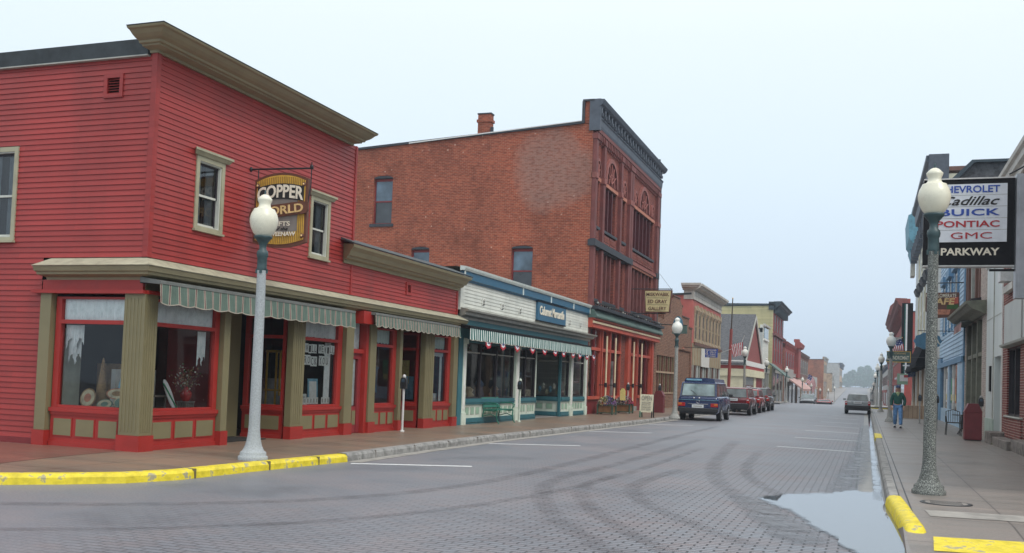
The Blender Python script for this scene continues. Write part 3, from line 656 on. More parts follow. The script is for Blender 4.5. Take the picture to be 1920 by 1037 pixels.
film('wet_gutter', [(.20, 15.5), (.20, 24), (.20, 40), (.20, 60), (.20, 80)], .085, 'wet_film', .0130, 'thin wet film along the right gutter')
film('damp_gutter', [(-.35, 16), (-.1, 24), (.02, 34), (.08, 50)], .32, 'damp_film', .0110, 'damp patch beside the right gutter')
film('damp_edge', [(-1.6, 14.9), (-1.1, 12.8), (-.5, 10.6)], .35, 'damp_film', .0118, 'damp pavers round the puddle')
# ------------------------------------------------------------------ red corner shop
FL = Fac('x', -11.6, 1)
def pilaster(F, mb, a0, a1, d=.1, top=2.81, blk=.40, z0=.12, col='olive_paint', base='red_trim', flutes=0):
    F.box(mb, a0, a1, blk, top, -.05, d, col)
    F.box(mb, a0-.015, a1+.015, z0, blk-.003, -.05, d+.025, base)
    if flutes:
        w_ = (a1-a0-.06)/flutes
        for k in range(flutes): F.box(mb, a0+.03+k*w_, a0+.03+k*w_+w_*.45, blk+.06, top-.08, d, d+.009, col)
def shopfront(F, par, a0, a1, zs=.80, zt=2.75, tr=2.31, fl=.06, fr=.12, panels=3, frame='red_trim', panel='olive_paint', z0=.12, name='display_window', gl='glass', tbar=True, low=None):
    """bulkhead with panels below, framed plate glass with a transom light above"""
    b = MB(); F.box(b, a0, a1, z0, zs-.075, -.10, .0, frame); F.box(b, a0-.01, a1+.01, zs-.07, zs, -.10, .05, frame); F.box(b, a0, a1, zs-.12, zs-.072, -.02, .025, frame); F.box(b, a0, a1, z0, z0+.09, 0.001, .03, frame)
    n = panels; W = a1-a0; g = .07; pw = (W-g*(n+1))/n
    for k in range(n):
        p0 = a0+g+k*(pw+g); F.box(b, p0, p0+pw, .30, zs-.17, .001, .012, low or frame); F.box(b, p0+.02, p0+pw-.02, .32, zs-.19, .012, .018, panel)
    b.build('bulkhead', par)
    m = MB(); F.box(m, a0, a0+fl, zs, zt, -.1, .0, frame); F.box(m, a1-fr, a1, zs, zt, -.1, .0, frame); F.box(m, a0+fl, a1-fr, zs+.002, zs+.05, -.1, -.005, frame); F.box(m, a0+fl, a1-fr, zt-.04, zt, -.1, -.005, frame)
    if tbar: F.box(m, a0+fl, a1-fr, tr-.035, tr+.035, -.1, .015, frame)
    wo = m.build(name, par); m = MB()
    F.quad(m, a0+fl, a1-fr, zs+.05, tr-.035 if tbar else zt-.04, -.06, gl)
    if tbar: F.quad(m, a0+fl, a1-fr, tr+.035, zt-.04, -.06, gl)
    m.build('pane', wo); return wo
def drape(F, par, a0, a1, z0, z1, d=-.11, scallop=.03, mat='lace', n=90, holes=1):
    m = MB(); r0, r1 = [], []
    for k in range(n+1):
        a = a0+(a1-a0)*k/n; dd = d+.016*math.sin(k*1.9)+.01*math.sin(k*.7)
        r0.append(F.P(a, z0+scallop*abs(math.sin(k*.22)), dd)); r1.append(F.P(a, z1, dd))
    m.grid([r0, r1], mat); return m.build('curtain', par)
red = thing('corner_shop', 'two-storey red clapboard corner shop with olive trim, awnings and a one-storey wing', 'building', (-14, 18, .13))
FS = Fac('y', 13.7, -1)
m = MB(); W1 = (14.86, 15.70, 4.12, 5.47); W2 = (18.81, 19.65, 4.12, 5.47)
FL.siding(m, 13.78, 20.72, 3.44, 7.0, 'red_siding', [W1, W2]); FL.box(m, 20.72, 20.8, 3.44, 7.0, -.02, .03, 'red_siding'); FL.box(m, 13.7, 13.78, 3.44, 7.0, -.02, .032, 'red_siding')
FL.siding(m, 20.8, 27.2, 3.44, 4.2, 'red_siding', [(23.75, 24.05, 3.74, 4.04)]); FL.box(m, 27.2, 27.28, 3.44, 4.2, -.02, .03, 'red_siding')
SW = (-15.6, -14.55, 3.76, 5.47)
FS.siding(m, -27, -13.85, .24, 3.44, 'red_siding'); FS.siding(m, -27, -11.68, 3.44, 6.95, 'red_siding', [SW, (-12.67, -12.30, 6.26, 6.64)]); m.box(-12.3, -11.62, 13.71, 14.0, 6.9, 7.17, 'red_siding'); FS.siding(m, -11.95, -11.9, 6.95, 7.0, 'red_siding')
FS.box(m, -27, -13.8, .05, .24, -.02, .03, 'red_dark'); FS.box(m, -11.68, -11.57, 3.44, 7.0, -.02, .03, 'red_siding')
FN = Fac('y', 20.8, 1); FN.siding(m, -27, -11.6, 3.9, 6.95, 'red_siding')
m.build('wall', red)
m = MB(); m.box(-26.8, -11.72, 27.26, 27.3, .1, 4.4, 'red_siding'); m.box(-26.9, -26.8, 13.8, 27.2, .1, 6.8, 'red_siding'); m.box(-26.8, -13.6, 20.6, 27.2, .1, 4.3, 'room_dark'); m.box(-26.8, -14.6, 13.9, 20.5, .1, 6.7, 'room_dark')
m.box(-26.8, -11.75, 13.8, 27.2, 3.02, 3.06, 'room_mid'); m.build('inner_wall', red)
m = MB(); m.face([(-27.1, 13.6, 6.95), (-11.7, 13.6, 7.16), (-11.7, 20.9, 7.16), (-27.1, 20.9, 6.95)], 'roof_black'); FS.prof(m, [(-.02, 6.94), (.07, 6.94), (.12, 7.20), (-.02, 7.24)], -27, -11.74, 'roof_black')
FS.box(m, -27, -11.74, 6.915, 6.938, -.02, .085, 'grey_trim')
m.face([(-27, 20.82, 4.45), (-11.5, 20.82, 4.5), (-11.5, 27.3, 4.5), (-27, 27.3, 4.45)], 'roof_black'); m.build('roof', red)
CP = [(0, 6.96), (.06, 6.96), (.07, 7.00), (.24, 7.02), (.25, 7.045), (.31, 7.05), (.325, 7.085), (.40, 7.11), (.47, 7.15), (.53, 7.20), (.58, 7.215), (.60, 7.245), (0, 7.27)]
m = MB(); FL.prof(m, CP, 13.7, 20.5, 'olive_cornice', 1, .35); FS.prof(m, CP, -11.7, -11.6, 'olive_cornice', .1, 1)
m.build('cornice', red)
m = MB(); FL.prof(m, [(0, 7.275), (.6, 7.25), (.61, 7.262), (0, 7.30)], 13.7, 20.5, 'roof_black', 1, .35); FS.prof(m, [(0, 7.275), (.6, 7.25), (.61, 7.262), (0, 7.30)], -11.7, -11.6, 'roof_black', .1, 1); m.build('cornice_cap', red)
C2 = [(0, 4.16), (.05, 4.16), (.06, 4.24), (.16, 4.27), (.18, 4.32), (.24, 4.33), (.30, 4.43), (.40, 4.50), (.42, 4.56), (0, 4.62)]
m = MB(); FL.prof(m, C2, 20.35, 27.3, 'olive_cornice', .6, .2); m.build('wing_cornice', red)
m = MB(); FL.prof(m, [(-.25, 4.78), (0, 4.70), (.42, 4.565), (.44, 4.59), (-.2, 4.82)], 20.2, 27.35, 'roof_black', .3, .1); m.build('wing_roof_edge', red)
C3 = [(0, 3.04), (.06, 3.04), (.07, 3.085), (.14, 3.10), (.24, 3.12), (.25, 3.16), (.29, 3.175), (.32, 3.255), (0, 3.34)]
m = MB(); FL.prof(m, C3, 13.7, 27.35, 'olive_cornice', 1, .3); FS.prof(m, C3, -13.68, -11.6, 'olive_cornice', .3, 1); m.build('shop_cornice', red)
m = MB(); CT = [(-.02, 3.425), (.33, 3.258), (.345, 3.270), (-.02, 3.44)]
FL.prof(m, CT, 13.7, 27.35, 'tin_flashing', 1, .3); FS.prof(m, CT, -13.68, -11.6, 'tin_flashing', .3, 1); m.build('flashing', red)
m = MB(); FS.box(m, -13.78, -11.6, 2.86, 3.04, -.05, .06, 'red_trim'); FS.box(m, -13.95, -11.5, 2.80, 2.86, -.05, .16, 'red_trim'); FL.box(m, 13.62, 15.6, 2.80, 2.86, -.05, .14, 'red_trim')
FL.box(m, 13.7, 21.2, 2.80, 3.04, -.08, .02, 'olive_dark'); FL.box(m, 21.2, 27.3, 2.86, 3.04, -.08, .02, 'olive_dark'); FL.box(m, 20.95, 21.45, 2.78, 3.08, .021, .30, 'red_trim'); m.build('frieze', red)  # front frieze in darker olive: shade below the cornice painted in
window(FL, red, *W1, hood=.11); window(FL, red, *W2, hood=.11); window(FS, red, *SW, hood=0, cw=.085)
for F_, (a0, a1, z0, z1) in ((FS, (-12.67, -12.30, 6.26, 6.64)), (FL, (23.75, 24.05, 3.74, 4.04))):
    m = MB(); F_.box(m, a0-.02, a0+.05, z0-.02, z1+.02, -.05, .035, 'red_siding'); F_.box(m, a1-.05, a1+.02, z0-.02, z1+.02, -.05, .035, 'red_siding'); F_.box(m, a0+.05, a1-.05, z1-.05, z1+.02, -.05, .035, 'red_siding'); F_.box(m, a0+.05, a1-.05, z0-.02, z0+.05, -.05, .035, 'red_siding'); F_.box(m, a0+.05, a1-.05, z0+.05, z1-.05, -.06, -.045, 'room_dark')
    for k in range(6):
        zz = z0+.055+k*(z1-z0-.1)/6; m.face([F_.P(a0+.05, zz, .02), F_.P(a1-.05, zz, .02), F_.P(a1-.05, zz+.035, -.03), F_.P(a0+.05, zz+.035, -.03)], 'red_siding')
    m.build('vent', red)
# pilasters
def pil(F, *a, **k):
    m = MB(); pilaster(F, m, *a, **k); m.build('pilaster', red)
m = MB(); m.box(-11.93, -11.50, 13.60, 13.93, .40, 2.80, 'olive_paint'); m.box(-11.95, -11.475, 13.575, 13.95, .04, .397, 'red_trim')
for k in range(5): m.box(-11.90+k*.075, -11.87+k*.075, 13.591, 13.60, .46, 2.72, 'olive_paint'); m.box(-11.50, -11.491, 13.64+k*.055, 13.66+k*.055, .46, 2.72, 'olive_paint')
m.build('corner_pilaster', red)
pil(FS, -13.77, -13.53, flutes=0); pil(FL, 15.83, 16.02); pil(FL, 18.24, 18.71, flutes=5); pil(FL, 20.52, 20.88); pil(FL, 21.72, 22.04); pil(FL, 23.36, 23.52); pil(FL, 24.94, 25.55, flutes=5); pil(FL, 26.95, 27.27)
shopfront(FS, red, -13.5, -11.95, fl=.12, fr=.03); shopfront(FL, red, 13.95, 15.81, fl=.04, fr=.13); shopfront(FL, red, 18.72, 20.5, fl=.04, fr=.2); shopfront(FL, red, 22.05, 23.34, fl=.03, fr=.2); shopfront(FL, red, 25.56, 26.93, fl=.05, fr=.2)
# recessed entries
F1 = Fac('y', 18.3, -1); F2 = Fac('y', 24.98, -1)
shopfront(F1, red, -12.75, -11.72, fl=.10, fr=.08, panels=1); shopfront(F2, red, -12.75, -11.72, fl=.10, fr=.08, panels=1)
for (a0, a1) in ((16.02, 18.28), (23.52, 24.96)):
    FB = Fac('x', -12.85, 1); m = MB(); mid = (a0+a1)/2
    FB.box(m, a0, mid-.5, .12, 2.8, -.1, 0, 'red_dark'); FB.box(m, mid+.42, a1, .12, 2.8, -.1, 0, 'olive_paint'); FB.box(m, mid-.5, mid+.42, 2.3, 2.8, -.1, 0, 'red_dark')
    m.box(-12.85, -11.6, a0-.08, a0-.02, .12, 2.8, 'red_dark'); m.box(-12.85, -11.62, a0, a1, 2.8, 2.86, 'olive_dark'); m.build('entry_recess', red)
    d = MB(); FB.box(d, mid-.48, mid-.36, .15, 2.28, -.06, -.01, 'red_trim'); FB.box(d, mid+.28, mid+.4, .15, 2.28, -.06, -.01, 'red_trim'); FB.box(d, mid-.36, mid+.28, 2.15, 2.28, -.06, -.01, 'red_trim'); FB.box(d, mid-.36, mid+.28, .15, .8, -.06, -.01, 'red_trim'); do = d.build('door', red)
    g_ = MB(); FB.quad(g_, mid-.36, mid+.28, .8, 2.15, -.03, 'glass_dark'); g_.build('pane', do); h = MB(); h.ell((-12.80, mid-.42, 1.05), (.05, .03, .03), 'gold', 8, 6); h.build('door_knob', do)
# street door with lace curtain
m = MB(); FL.box(m, 20.88, 20.97, .14, 2.07, -.16, -.06, 'maroon_door'); FL.box(m, 21.42, 21.57, .14, 2.07, -.16, -.06, 'maroon_door'); FL.box(m, 20.97, 21.42, 1.93, 2.07, -.16, -.06, 'maroon_door'); FL.box(m, 20.97, 21.42, .14, .78, -.16, -.08, 'maroon_door')
for k in (0, 1): FL.box(m, 21.0+k*.22, 21.17+k*.22, .34, .68, -.08, -.068, 'olive_paint')
do = m.build('door', red); m = MB(); FL.quad(m, 20.97, 21.42, .78, 1.93, -.10, 'glass'); m.build('pane', do); drape(FL, do, 20.98, 21.41, .8, 1.92, -.15, 0, n=40)
m = MB(); m.ell((-11.62, 20.93, 1.05), (.04, .025, .025), 'gold', 8, 6); m.build('door_knob', do)
m = MB(); FL.box(m, 20.88, 21.58, 2.07, 2.17, -.16, 0, 'red_trim'); FL.box(m, 21.57, 21.70, .12, 2.9, -.16, .06, 'red_trim'); FL.box(m, 20.88, 20.93, 2.17, 2.8, -.16, -.02, 'red_trim'); wo = m.build('transom', red)
m = MB(); FL.quad(m, 20.93, 21.57, 2.17, 2.8, -.10, 'glass'); m.build('pane', wo); drape(FL, wo, 20.94, 21.56, 2.18, 2.8, -.15, 0, n=50)
m = MB(); FL.box(m, 27.28, 27.42, .12, 3.0, -.1, .03, 'brick_orange'); m.build('brick_pier', red)
# curtains, window floors
for wv in [c for c in red.children if c.name.startswith('display_window')]: pass
disp = [c for c in red.children if c.name.startswith('display_window')]
drape(FS, disp[0], -13.4, -11.98, 2.31, 2.72, -.10); drape(FL, disp[1], 13.99, 15.68, 2.31, 2.72, -.10); drape(FL, disp[2], 18.76, 20.3, 2.33, 2.72, -.10); drape(FL, disp[3], 22.08, 23.14, 2.36, 2.72, -.14, mat='green_white'); drape(FL, disp[4], 25.6, 26.72, 2.36, 2.72, -.14, mat='green_white'); drape(FL, disp[4], 25.6, 26.72, 2.14, 2.26, -.17)
drape(FS, disp[0], -13.40, -13.02, 1.75, 2.26, -.16, .28, n=26); drape(FS, disp[0], -13.38, -13.12, 1.55, 2.26, -.22, .2, n=26); drape(FL, disp[1], 15.42, 15.68, 1.6, 2.26, -.2, .2, n=26); drape(FL, disp[2], 20.05, 20.29, .86, 2.26, -.2, 0, n=20); drape(FL, disp[4], 26.6, 26.72, .86, 2.26, -.2, 0, n=12)
for nm_, bx in (('window_floor', (-14.4, -11.72, 13.86, 15.9, .72, .78, 'wood_tan')), ('window_floor', (-12.6, -11.72, 18.5, 20.5, .72, .78, 'wood_tan')), ('window_floor', (-12.5, -11.72, 22.1, 23.3, .72, .78, 'wood_tan')), ('window_floor', (-12.5, -11.72, 25.6, 26.9, .72, .78, 'wood_tan')),
    ('inner_panel', (-13.49, -13.46, 13.9, 14.3, .78, 2.2, 'green_white')), ('inner_panel', (-13.9, -12.9, 15.2, 15.6, .78, 1.6, 'wood_tan')), ('inner_panel', (-12.75, -12.7, 18.6, 20.4, .8, 1.4, 'room_mid')), ('inner_panel', (-13.2, -13.1, 14.8, 15.9, .78, 1.5, 'white_paint')), ('inner_panel', (-14.3, -14.2, 13.9, 20.4, .78, 2.9, 'room_dark')), ('inner_panel', (-12.75, -12.70, 22.1, 23.4, .78, 2.4, 'room_mid'))):
    m = MB(); m.box(*bx); m.build(nm_, red)
# awnings
def awning(par, F, a0, a1, z0, z1, d, cols, stripe=.14, back=.0, housing='awning_grey', n_sc=None, drop=.05, slope=.12):
    m = MB(); F.prof(m, [(back, z1+.03), (d-.03, z1-.005), (d+.01, z1), (d+.01, z1+.05), (back, z1+slope)], a0, a1, housing); k = 0; a = a0
    L = a1-a0; ns = max(1, round(L/stripe)); st = L/ns; rows = []
    for i in range(ns):
        for (f0, f1, c) in cols:
            p, q = a0+(i+f0)*st, a0+(i+f1)*st; segs = 3
            for s_ in range(segs):
                u0, u1 = p+(q-p)*s_/segs, p+(q-p)*(s_+1)/segs
                zb0 = z0+drop*(1-abs(math.sin(math.pi*(u0-a0)/st/2.0*1.0))); zb1 = z0+drop*(1-abs(math.sin(math.pi*(u1-a0)/st/2.0*1.0)))
                w0, w1 = .018*math.sin(u0*9), .018*math.sin(u1*9)
                m.face([F.P(u0, zb0, d+.02+w0), F.P(u1, zb1, d+.02+w1), F.P(u1, z1, d), F.P(u0, z1, d)], c)
                m.face([F.P(u0, zb0-.004, d+.024+w0), F.P(u1, zb1-.004, d+.024+w1), F.P(u1, zb1+.014, d+.025+w1), F.P(u0, zb0+.014, d+.025+w0)], 'awning_cream')
    for a in (a0+.02, a1-.02): m.tube([F.P(a, z1+.02, back), F.P(a, z1+.01, d-.02)], .012, 'iron_black', 6)
    return m.build('awning', par)
colr = [(0, .07, 'awning_cream'), (.07, .17, 'awning_maroon'), (.17, .24, 'awning_cream'), (.24, 1, 'awning_green')]
awning(red, FL, 13.56, 20.3, 2.62, 2.97, .42, colr, .235, drop=.03)
awning(red, FL, 21.3, 26.6, 2.72, 3.01, .42, [(0, .14, 'awning_cream'), (.14, .3, 'awning_maroon'), (.3, .42, 'awning_cream'), (.42, 1, 'awning_green')], .16, drop=.045)
m = MB(); m.box(-12.7, -11.85, 16.35, 17.9, .132, .15, 'rubber_mat'); tag(m.build('door_mat'), 'black rubber mat at the first doorway of the red corner shop', 'door mat')
# ------------------------------------------------------------------ white and teal shop
gs = thing('mercantile_shop', 'one-storey white clapboard shop with teal trim and a striped teal awning', 'building', (-14, 35, .13))
m = MB(); FL.siding(m, 27.75, 41.9, 3.62, 4.5, 'white_siding', pitch=.105); m.box(-26, -11.62, 41.92, 41.94, .1, 4.5, 'white_siding')
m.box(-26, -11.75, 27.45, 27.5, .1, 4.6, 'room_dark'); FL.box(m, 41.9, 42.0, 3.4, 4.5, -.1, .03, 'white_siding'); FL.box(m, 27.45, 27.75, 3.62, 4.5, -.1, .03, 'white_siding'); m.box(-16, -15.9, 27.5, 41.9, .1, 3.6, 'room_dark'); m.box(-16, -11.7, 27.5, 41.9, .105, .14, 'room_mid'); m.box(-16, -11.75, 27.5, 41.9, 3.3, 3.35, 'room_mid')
m.build('wall', gs)
m = MB(); FL.prof(m, [(0, 4.50), (.05, 4.50), (.07, 4.55), (.12, 4.56), (.12, 4.80), (0, 4.80)], 27.45, 42.0, 'sign_blue')
for y in (27.5, 32.9, 36.2, 39.3, 41.9): FL.box(m, y-.05, y+.05, 4.55, 4.80, .121, .135, 'awning_white')
m.build('cornice_band', gs)
m = MB(); FL.prof(m, [(0, 4.803), (.16, 4.803), (.20, 4.86), (.22, 4.92), (0, 4.95)], 27.4, 42.1, 'awning_white', .2, .3); m.build('cornice', gs)
m = MB(); m.face([(-26, 27.4, 4.7), (-11.7, 27.4, 4.93), (-11.7, 42, 4.93), (-26, 42, 4.7)], 'grey_trim'); m.build('roof', gs)
m = MB(); FL.prof(m, [(0, 3.35), (.05, 3.35), (.06, 3.42), (.20, 3.47), (.22, 3.55), (.32, 3.58), (.34, 3.63), (0, 3.70)], 27.5, 42.3, 'grey_trim', .4, .6); m.build('shop_cornice', gs)
m = MB(); FL.box(m, 27.42, 42.05, 2.75, 3.35, -.12, .03, 'teal_paint'); FL.box(m, 27.42, 42.05, 2.66, 2.75, -.12, .05, 'teal_paint'); m.build('frieze', gs)
m = MB(); FL.box(m, 27.44, 27.76, .13, 3.35, -.1, .06, 'teal_paint'); m.build('corner_pilaster', gs)
for a0, a1 in ((27.78, 28.06), (32.62, 32.98), (39.45, 39.80), (41.72, 42.0)):
    m = MB(); FL.box(m, a0, a1, .13, 2.78, -.08, .06, 'green_white'); FL.box(m, a0-.03, a1+.03, .13, .5, -.08, .09, 'green_white'); FL.box(m, a0-.03, a1+.03, 2.6, 2.75, -.08, .10, 'green_white'); FL.box(m, a0+.08, a1-.08, .6, 2.5, .06, .075, 'white_paint'); m.build('pilaster', gs)
def gbulk(F, a0, a1, n, col='panel_green', k=3):
    b = MB(); F.box(b, a0, a1, .13, .32, -.1, .03, 'teal_paint'); F.box(b, a0, a1, .19, .21, .03, .05, 'teal_paint'); F.box(b, a0, a1, .32, .74, -.1, 0, 'green_white'); F.box(b, a0, a1, .74, .92, -.1, .05, 'teal_paint'); F.box(b, a0, a1, .80, .84, .05, .07, 'teal_paint')
    W = (a1-a0)/n
    for i in range(n):
        F.box(b, a0+i*W+.02, a0+i*W+.04, .34, .72, 0, .012, 'grey_trim'); w_ = (W-.2)/k
        for j in range(k): F.box(b, a0+i*W+.13+j*w_, a0+i*W+.13+(j+.68)*w_, .42, .66, 0, .006, 'grey_trim'); F.box(b, a0+i*W+.13+(j+.05)*w_, a0+i*W+.13+(j+.63)*w_, .435, .645, .006, .010, col)
    b.build('bulkhead', gs)
def gwin(F, a0, a1, mull, zs=.92, zt=2.68, tr=2.36):
    m = MB(); 
    for a in [a0, a1-.07]+[q-.035 for q in mull]: F.box(m, a, a+.07, zs, zt, -.12, -.02, 'sash_dark')
    xs = [a0]+list(mull)+[a1]
    for p, q in zip(xs, xs[1:]):
        F.box(m, p+.07, q-.07, tr-.02, tr+.02, -.12, -.03, 'grey_trim'); F.box(m, p+.07, q-.07, zs, zs+.05, -.12, -.03, 'sash_dark'); F.box(m, p+.07, q-.07, zt-.05, zt, -.12, -.03, 'sash_dark')
    wo = m.build('display_window', gs); m = MB(); F.quad(m, a0+.05, a1-.05, zs+.03, zt-.03, -.08, 'glass'); m.build('pane', wo)
gbulk(FL, 28.08, 32.6, 3); gwin(FL, 28.08, 32.6, [29.45, 30.9]); gbulk(FL, 33.0, 35.0, 2); gwin(FL, 33.0, 35.0, [33.9])
FG = Fac('y', 38.25, -1); gbulk(FG, -12.75, -11.72, 1, k=2); gwin(FG, -12.75, -11.68, []); gbulk(FL, 38.3, 39.43, 1, k=2); gwin(FL, 38.3, 39.43, []); gbulk(FL, 39.82, 41.7, 1, k=4); gwin(FL, 39.82, 41.7, [])
m = MB(); FL.box(m, 38.2, 38.3, .13, 2.7, -.1, .0, 'teal_paint'); m.build('corner_post', gs); m = MB(); FL.box(m, 34.98, 35.08, .93, 2.7, -.1, 0, 'green_white'); m.build('corner_post', gs)
FB = Fac('x', -12.85, 1); m = MB(); FB.box(m, 35.1, 38.2, 2.4, 2.75, -.1, 0, 'teal_paint'); FB.box(m, 35.1, 36.0, .13, 2.4, -.1, 0, 'teal_paint'); FB.box(m, 37.1, 38.2, .13, 2.4, -.1, 0, 'teal_paint'); m.box(-12.85, -11.7, 35.0, 35.05, .93, 2.7, 'room_mid'); m.build('entry_recess', gs)
m = MB(); FB.box(m, 36.0, 37.1, .15, .8, -.06, -.02, 'teal_paint'); FB.box(m, 36.0, 36.14, .8, 2.4, -.06, -.02, 'teal_paint'); FB.box(m, 36.96, 37.1, .8, 2.4, -.06, -.02, 'teal_paint'); do = m.build('door', gs); m = MB(); FB.quad(m, 36.14, 36.96, .8, 2.4, -.04, 'glass_dark'); m.build('pane', do)
aw = awning(gs, FL, 27.05, 40.7, 2.68, 3.04, .55, [(0, .42, 'awning_white'), (.42, 1, 'teal_awning')], .17, drop=.02, slope=.16, housing='black_paint')
for y in (29.35, 31.1, 32.9, 39.1, 40.75):
    m = MB()
    for k in range(2):
        FL.box(m, y-.10, y+.10, 3.93+k*.10, 3.955+k*.10, .015, .05, 'grey_trim')
    FL.box(m, y-.11, y-.085, 3.90, 4.10, .015, .05, 'white_paint'); FL.box(m, y+.085, y+.11, 3.90, 4.10, .015, .05, 'white_paint'); FL.box(m, y-.085, y+.085, 3.91, 3.92, .015, .04, 'sash_dark'); m.build('vent', gs)
sg = thing('shop_sign', 'blue board lettered in white old script on the white clapboard shop', 'sign', (-11.5, 36.5, 4.1))
m = MB(); FL.box(m, 34.7, 38.3, 3.80, 4.47, .02, .10, 'sign_blue'); FL.box(m, 34.66, 38.34, 3.76, 3.80, .02, .11, 'black_paint'); FL.box(m, 34.66, 38.34, 4.47, 4.51, .02, .11, 'black_paint'); m.build('board', sg)
def ftext(par, s, mat, y, z, h, w_=None, d=.11, **k): return text('lettering', s, mat, (-11.6+d, y, z), h, w_, par, rot=(R(90), 0, R(90)), **k)
ftext(sg, 'Calumet', 'letter_cream', 35.62, 4.18, .34, 1.45, bold=.03, shear=.08); ftext(sg, 'Mercantile', 'letter_cream', 37.25, 4.18, .34, 1.6, bold=.03, shear=.08)
# buntings under the awning
def bunting(i, y, nm):
    m = MB(); n = 14
    for (r0, r1, c) in ((0, .4, 'flag_blue'), (.4, .68, 'flag_white'), (.68, 1, 'flag_red')):
        rows = []
        for rr in (r0, r1):
            rows.append([(-11.06+.03*math.sin(k*2.2+i), y+.27*rr*math.cos(math.pi*k/n), 2.72-.26*rr*math.sin(math.pi*k/n)*(.9+.12*math.sin(k*1.7+i))) for k in range(n+1)])
        m.grid(rows, c)
    return tag(m.build('fan_bunting'), nm, 'bunting', 'fan buntings under the teal awning')
for i, y in enumerate((28.6, 29.9, 31.3, 32.9, 34.3, 35.6, 36.7, 38.0, 39.0, 40.1, 41.2)):
    bunting(i, y, 'red white and blue fan bunting hanging under the teal striped awning')
# goods in the shop windows (seen dimly)
for i, (y, h, c, nm) in enumerate([(28.7, .5, 'far_grey', 'pale'), (29.3, .35, 'tray_cream', 'cream'), (30.2, .6, 'garment_navy', 'dark'), (31.6, .4, 'wicker', 'wicker'), (33.3, 1.0, 'garment_blue', 'blue'), (34.5, .5, 'room_mid', 'grey'), (40.4, .5, 'far_grey', 'pale grey')]):
    m = MB(); m.lathe((-11.95, y, .93), [(.14, 0), (.18, .1), (.12, h*.5), (.16, h*.75), (.05, h)], c, 12); tag(m.build('display_vase'), nm+' shop ornament behind the teal shop glass, '+['next to the left column', 'left of the first mullion', 'right of the first mullion', 'above the green bench', 'just right of the middle column', 'at the entry corner', 'in the last window'][i], 'ornament')
for i in range(7):
    y = 36.9+.0; x = -12.7+i*.15; m = MB(); m.ell((x, 38.45, 1.1+.12*(i % 3)), (.07, .07, .13), ['tray_cream', 'garment_blue', 'petal_white'][i % 3], 8, 6); tag(m.build('display_ornament'), 'small figurine on display in the recessed window of the teal shop', 'ornament', 'figurines in the recessed window')
for bx in ((-12.75, -11.72, 38.32, 38.8, .9, .95), (-12.3, -11.7, 28.1, 32.6, .88, .92), (-12.3, -11.7, 33, 35, .88, .92), (-12.3, -11.7, 39.8, 41.7, .88, .92)): m = MB(); m.box(*bx, 'wood_tan'); m.build('window_floor', gs)
# ------------------------------------------------------------------ three-storey brick block
bb = thing('brick_block', 'tall three-storey red brick block with a dark bracketed cornice and a bare side wall', 'building', (-16, 49, .1))
FBS = Fac('y', 41.95, -1)
HS = [(-22.42, -21.40, 8.72, 11.05), (-20.3, -19.35, 5.5, 7.62), (-15.28, -14.25, 5.45, 7.62)]
m = MB(); FBS.wall(m, -26.5, -11.62, .1, 11.9, 'brick_red', HS, .28)
m.face([(-26.5, 41.95, 11.9), (-11.62, 41.95, 11.9), (-11.62, 41.95, 13.05), (-12.0, 41.95, 13.03), (-26.5, 41.95, 12.15)], 'brick_red')
m.box(-12.02, -11.62, 41.95, 42.35, 13.0, 14.02, 'brick_red')
m.face([(-26.5, 56.5, .1), (-11.7, 56.5, .1), (-11.7, 56.5, 13.0), (-26.5, 56.5, 12.1)], 'brick_red'); m.face([(-26.5, 42, .1), (-26.5, 56.5, .1), (-26.5, 56.5, 12.1), (-26.5, 42, 12.1)], 'brick_red'); m.build('side_wall', bb)
m = MB(); m.prism([(-26.6, 12.13), (-12.02, 13.03), (-12.02, 13.13), (-26.6, 12.23)], 'y', 41.87, 42.2, 'slate_dark'); m.prism([(-20.6, 12.50), (-12.06, 13.135), (-12.06, 13.17), (-20.6, 12.56)], 'y', 41.86, 42.1, 'metal_white'); m.face([(-26.5, 42, 12.2), (-11.8, 42, 13.1), (-11.8, 56.5, 13.1), (-26.5, 56.5, 12.2)], 'roof_black')
m.box(-12.12, -11.6, 41.86, 42.4, 14.02, 14.10, 'slate_dark'); m.box(-12.14, -12.02, 41.85, 42.4, 13.05, 14.02, 'slate_dark'); m.build('roof', bb)
m = MB(); m.box(-17.15, -16.52, 41.94, 42.3, 12.6, 13.35, 'brick_red'); m.box(-17.2, -16.47, 41.9, 42.35, 13.35, 13.48, 'brick_red'); m.box(-17.15, -16.52, 41.94, 42.3, 13.48, 13.72, 'brick_red'); m.box(-17.18, -16.49, 41.92, 42.32, 13.72, 13.78, 'slate_dark'); m.box(-16.5, -16.38, 41.91, 42.0, 12.75, 13.1, 'slate_dark'); m.build('chimney', bb)
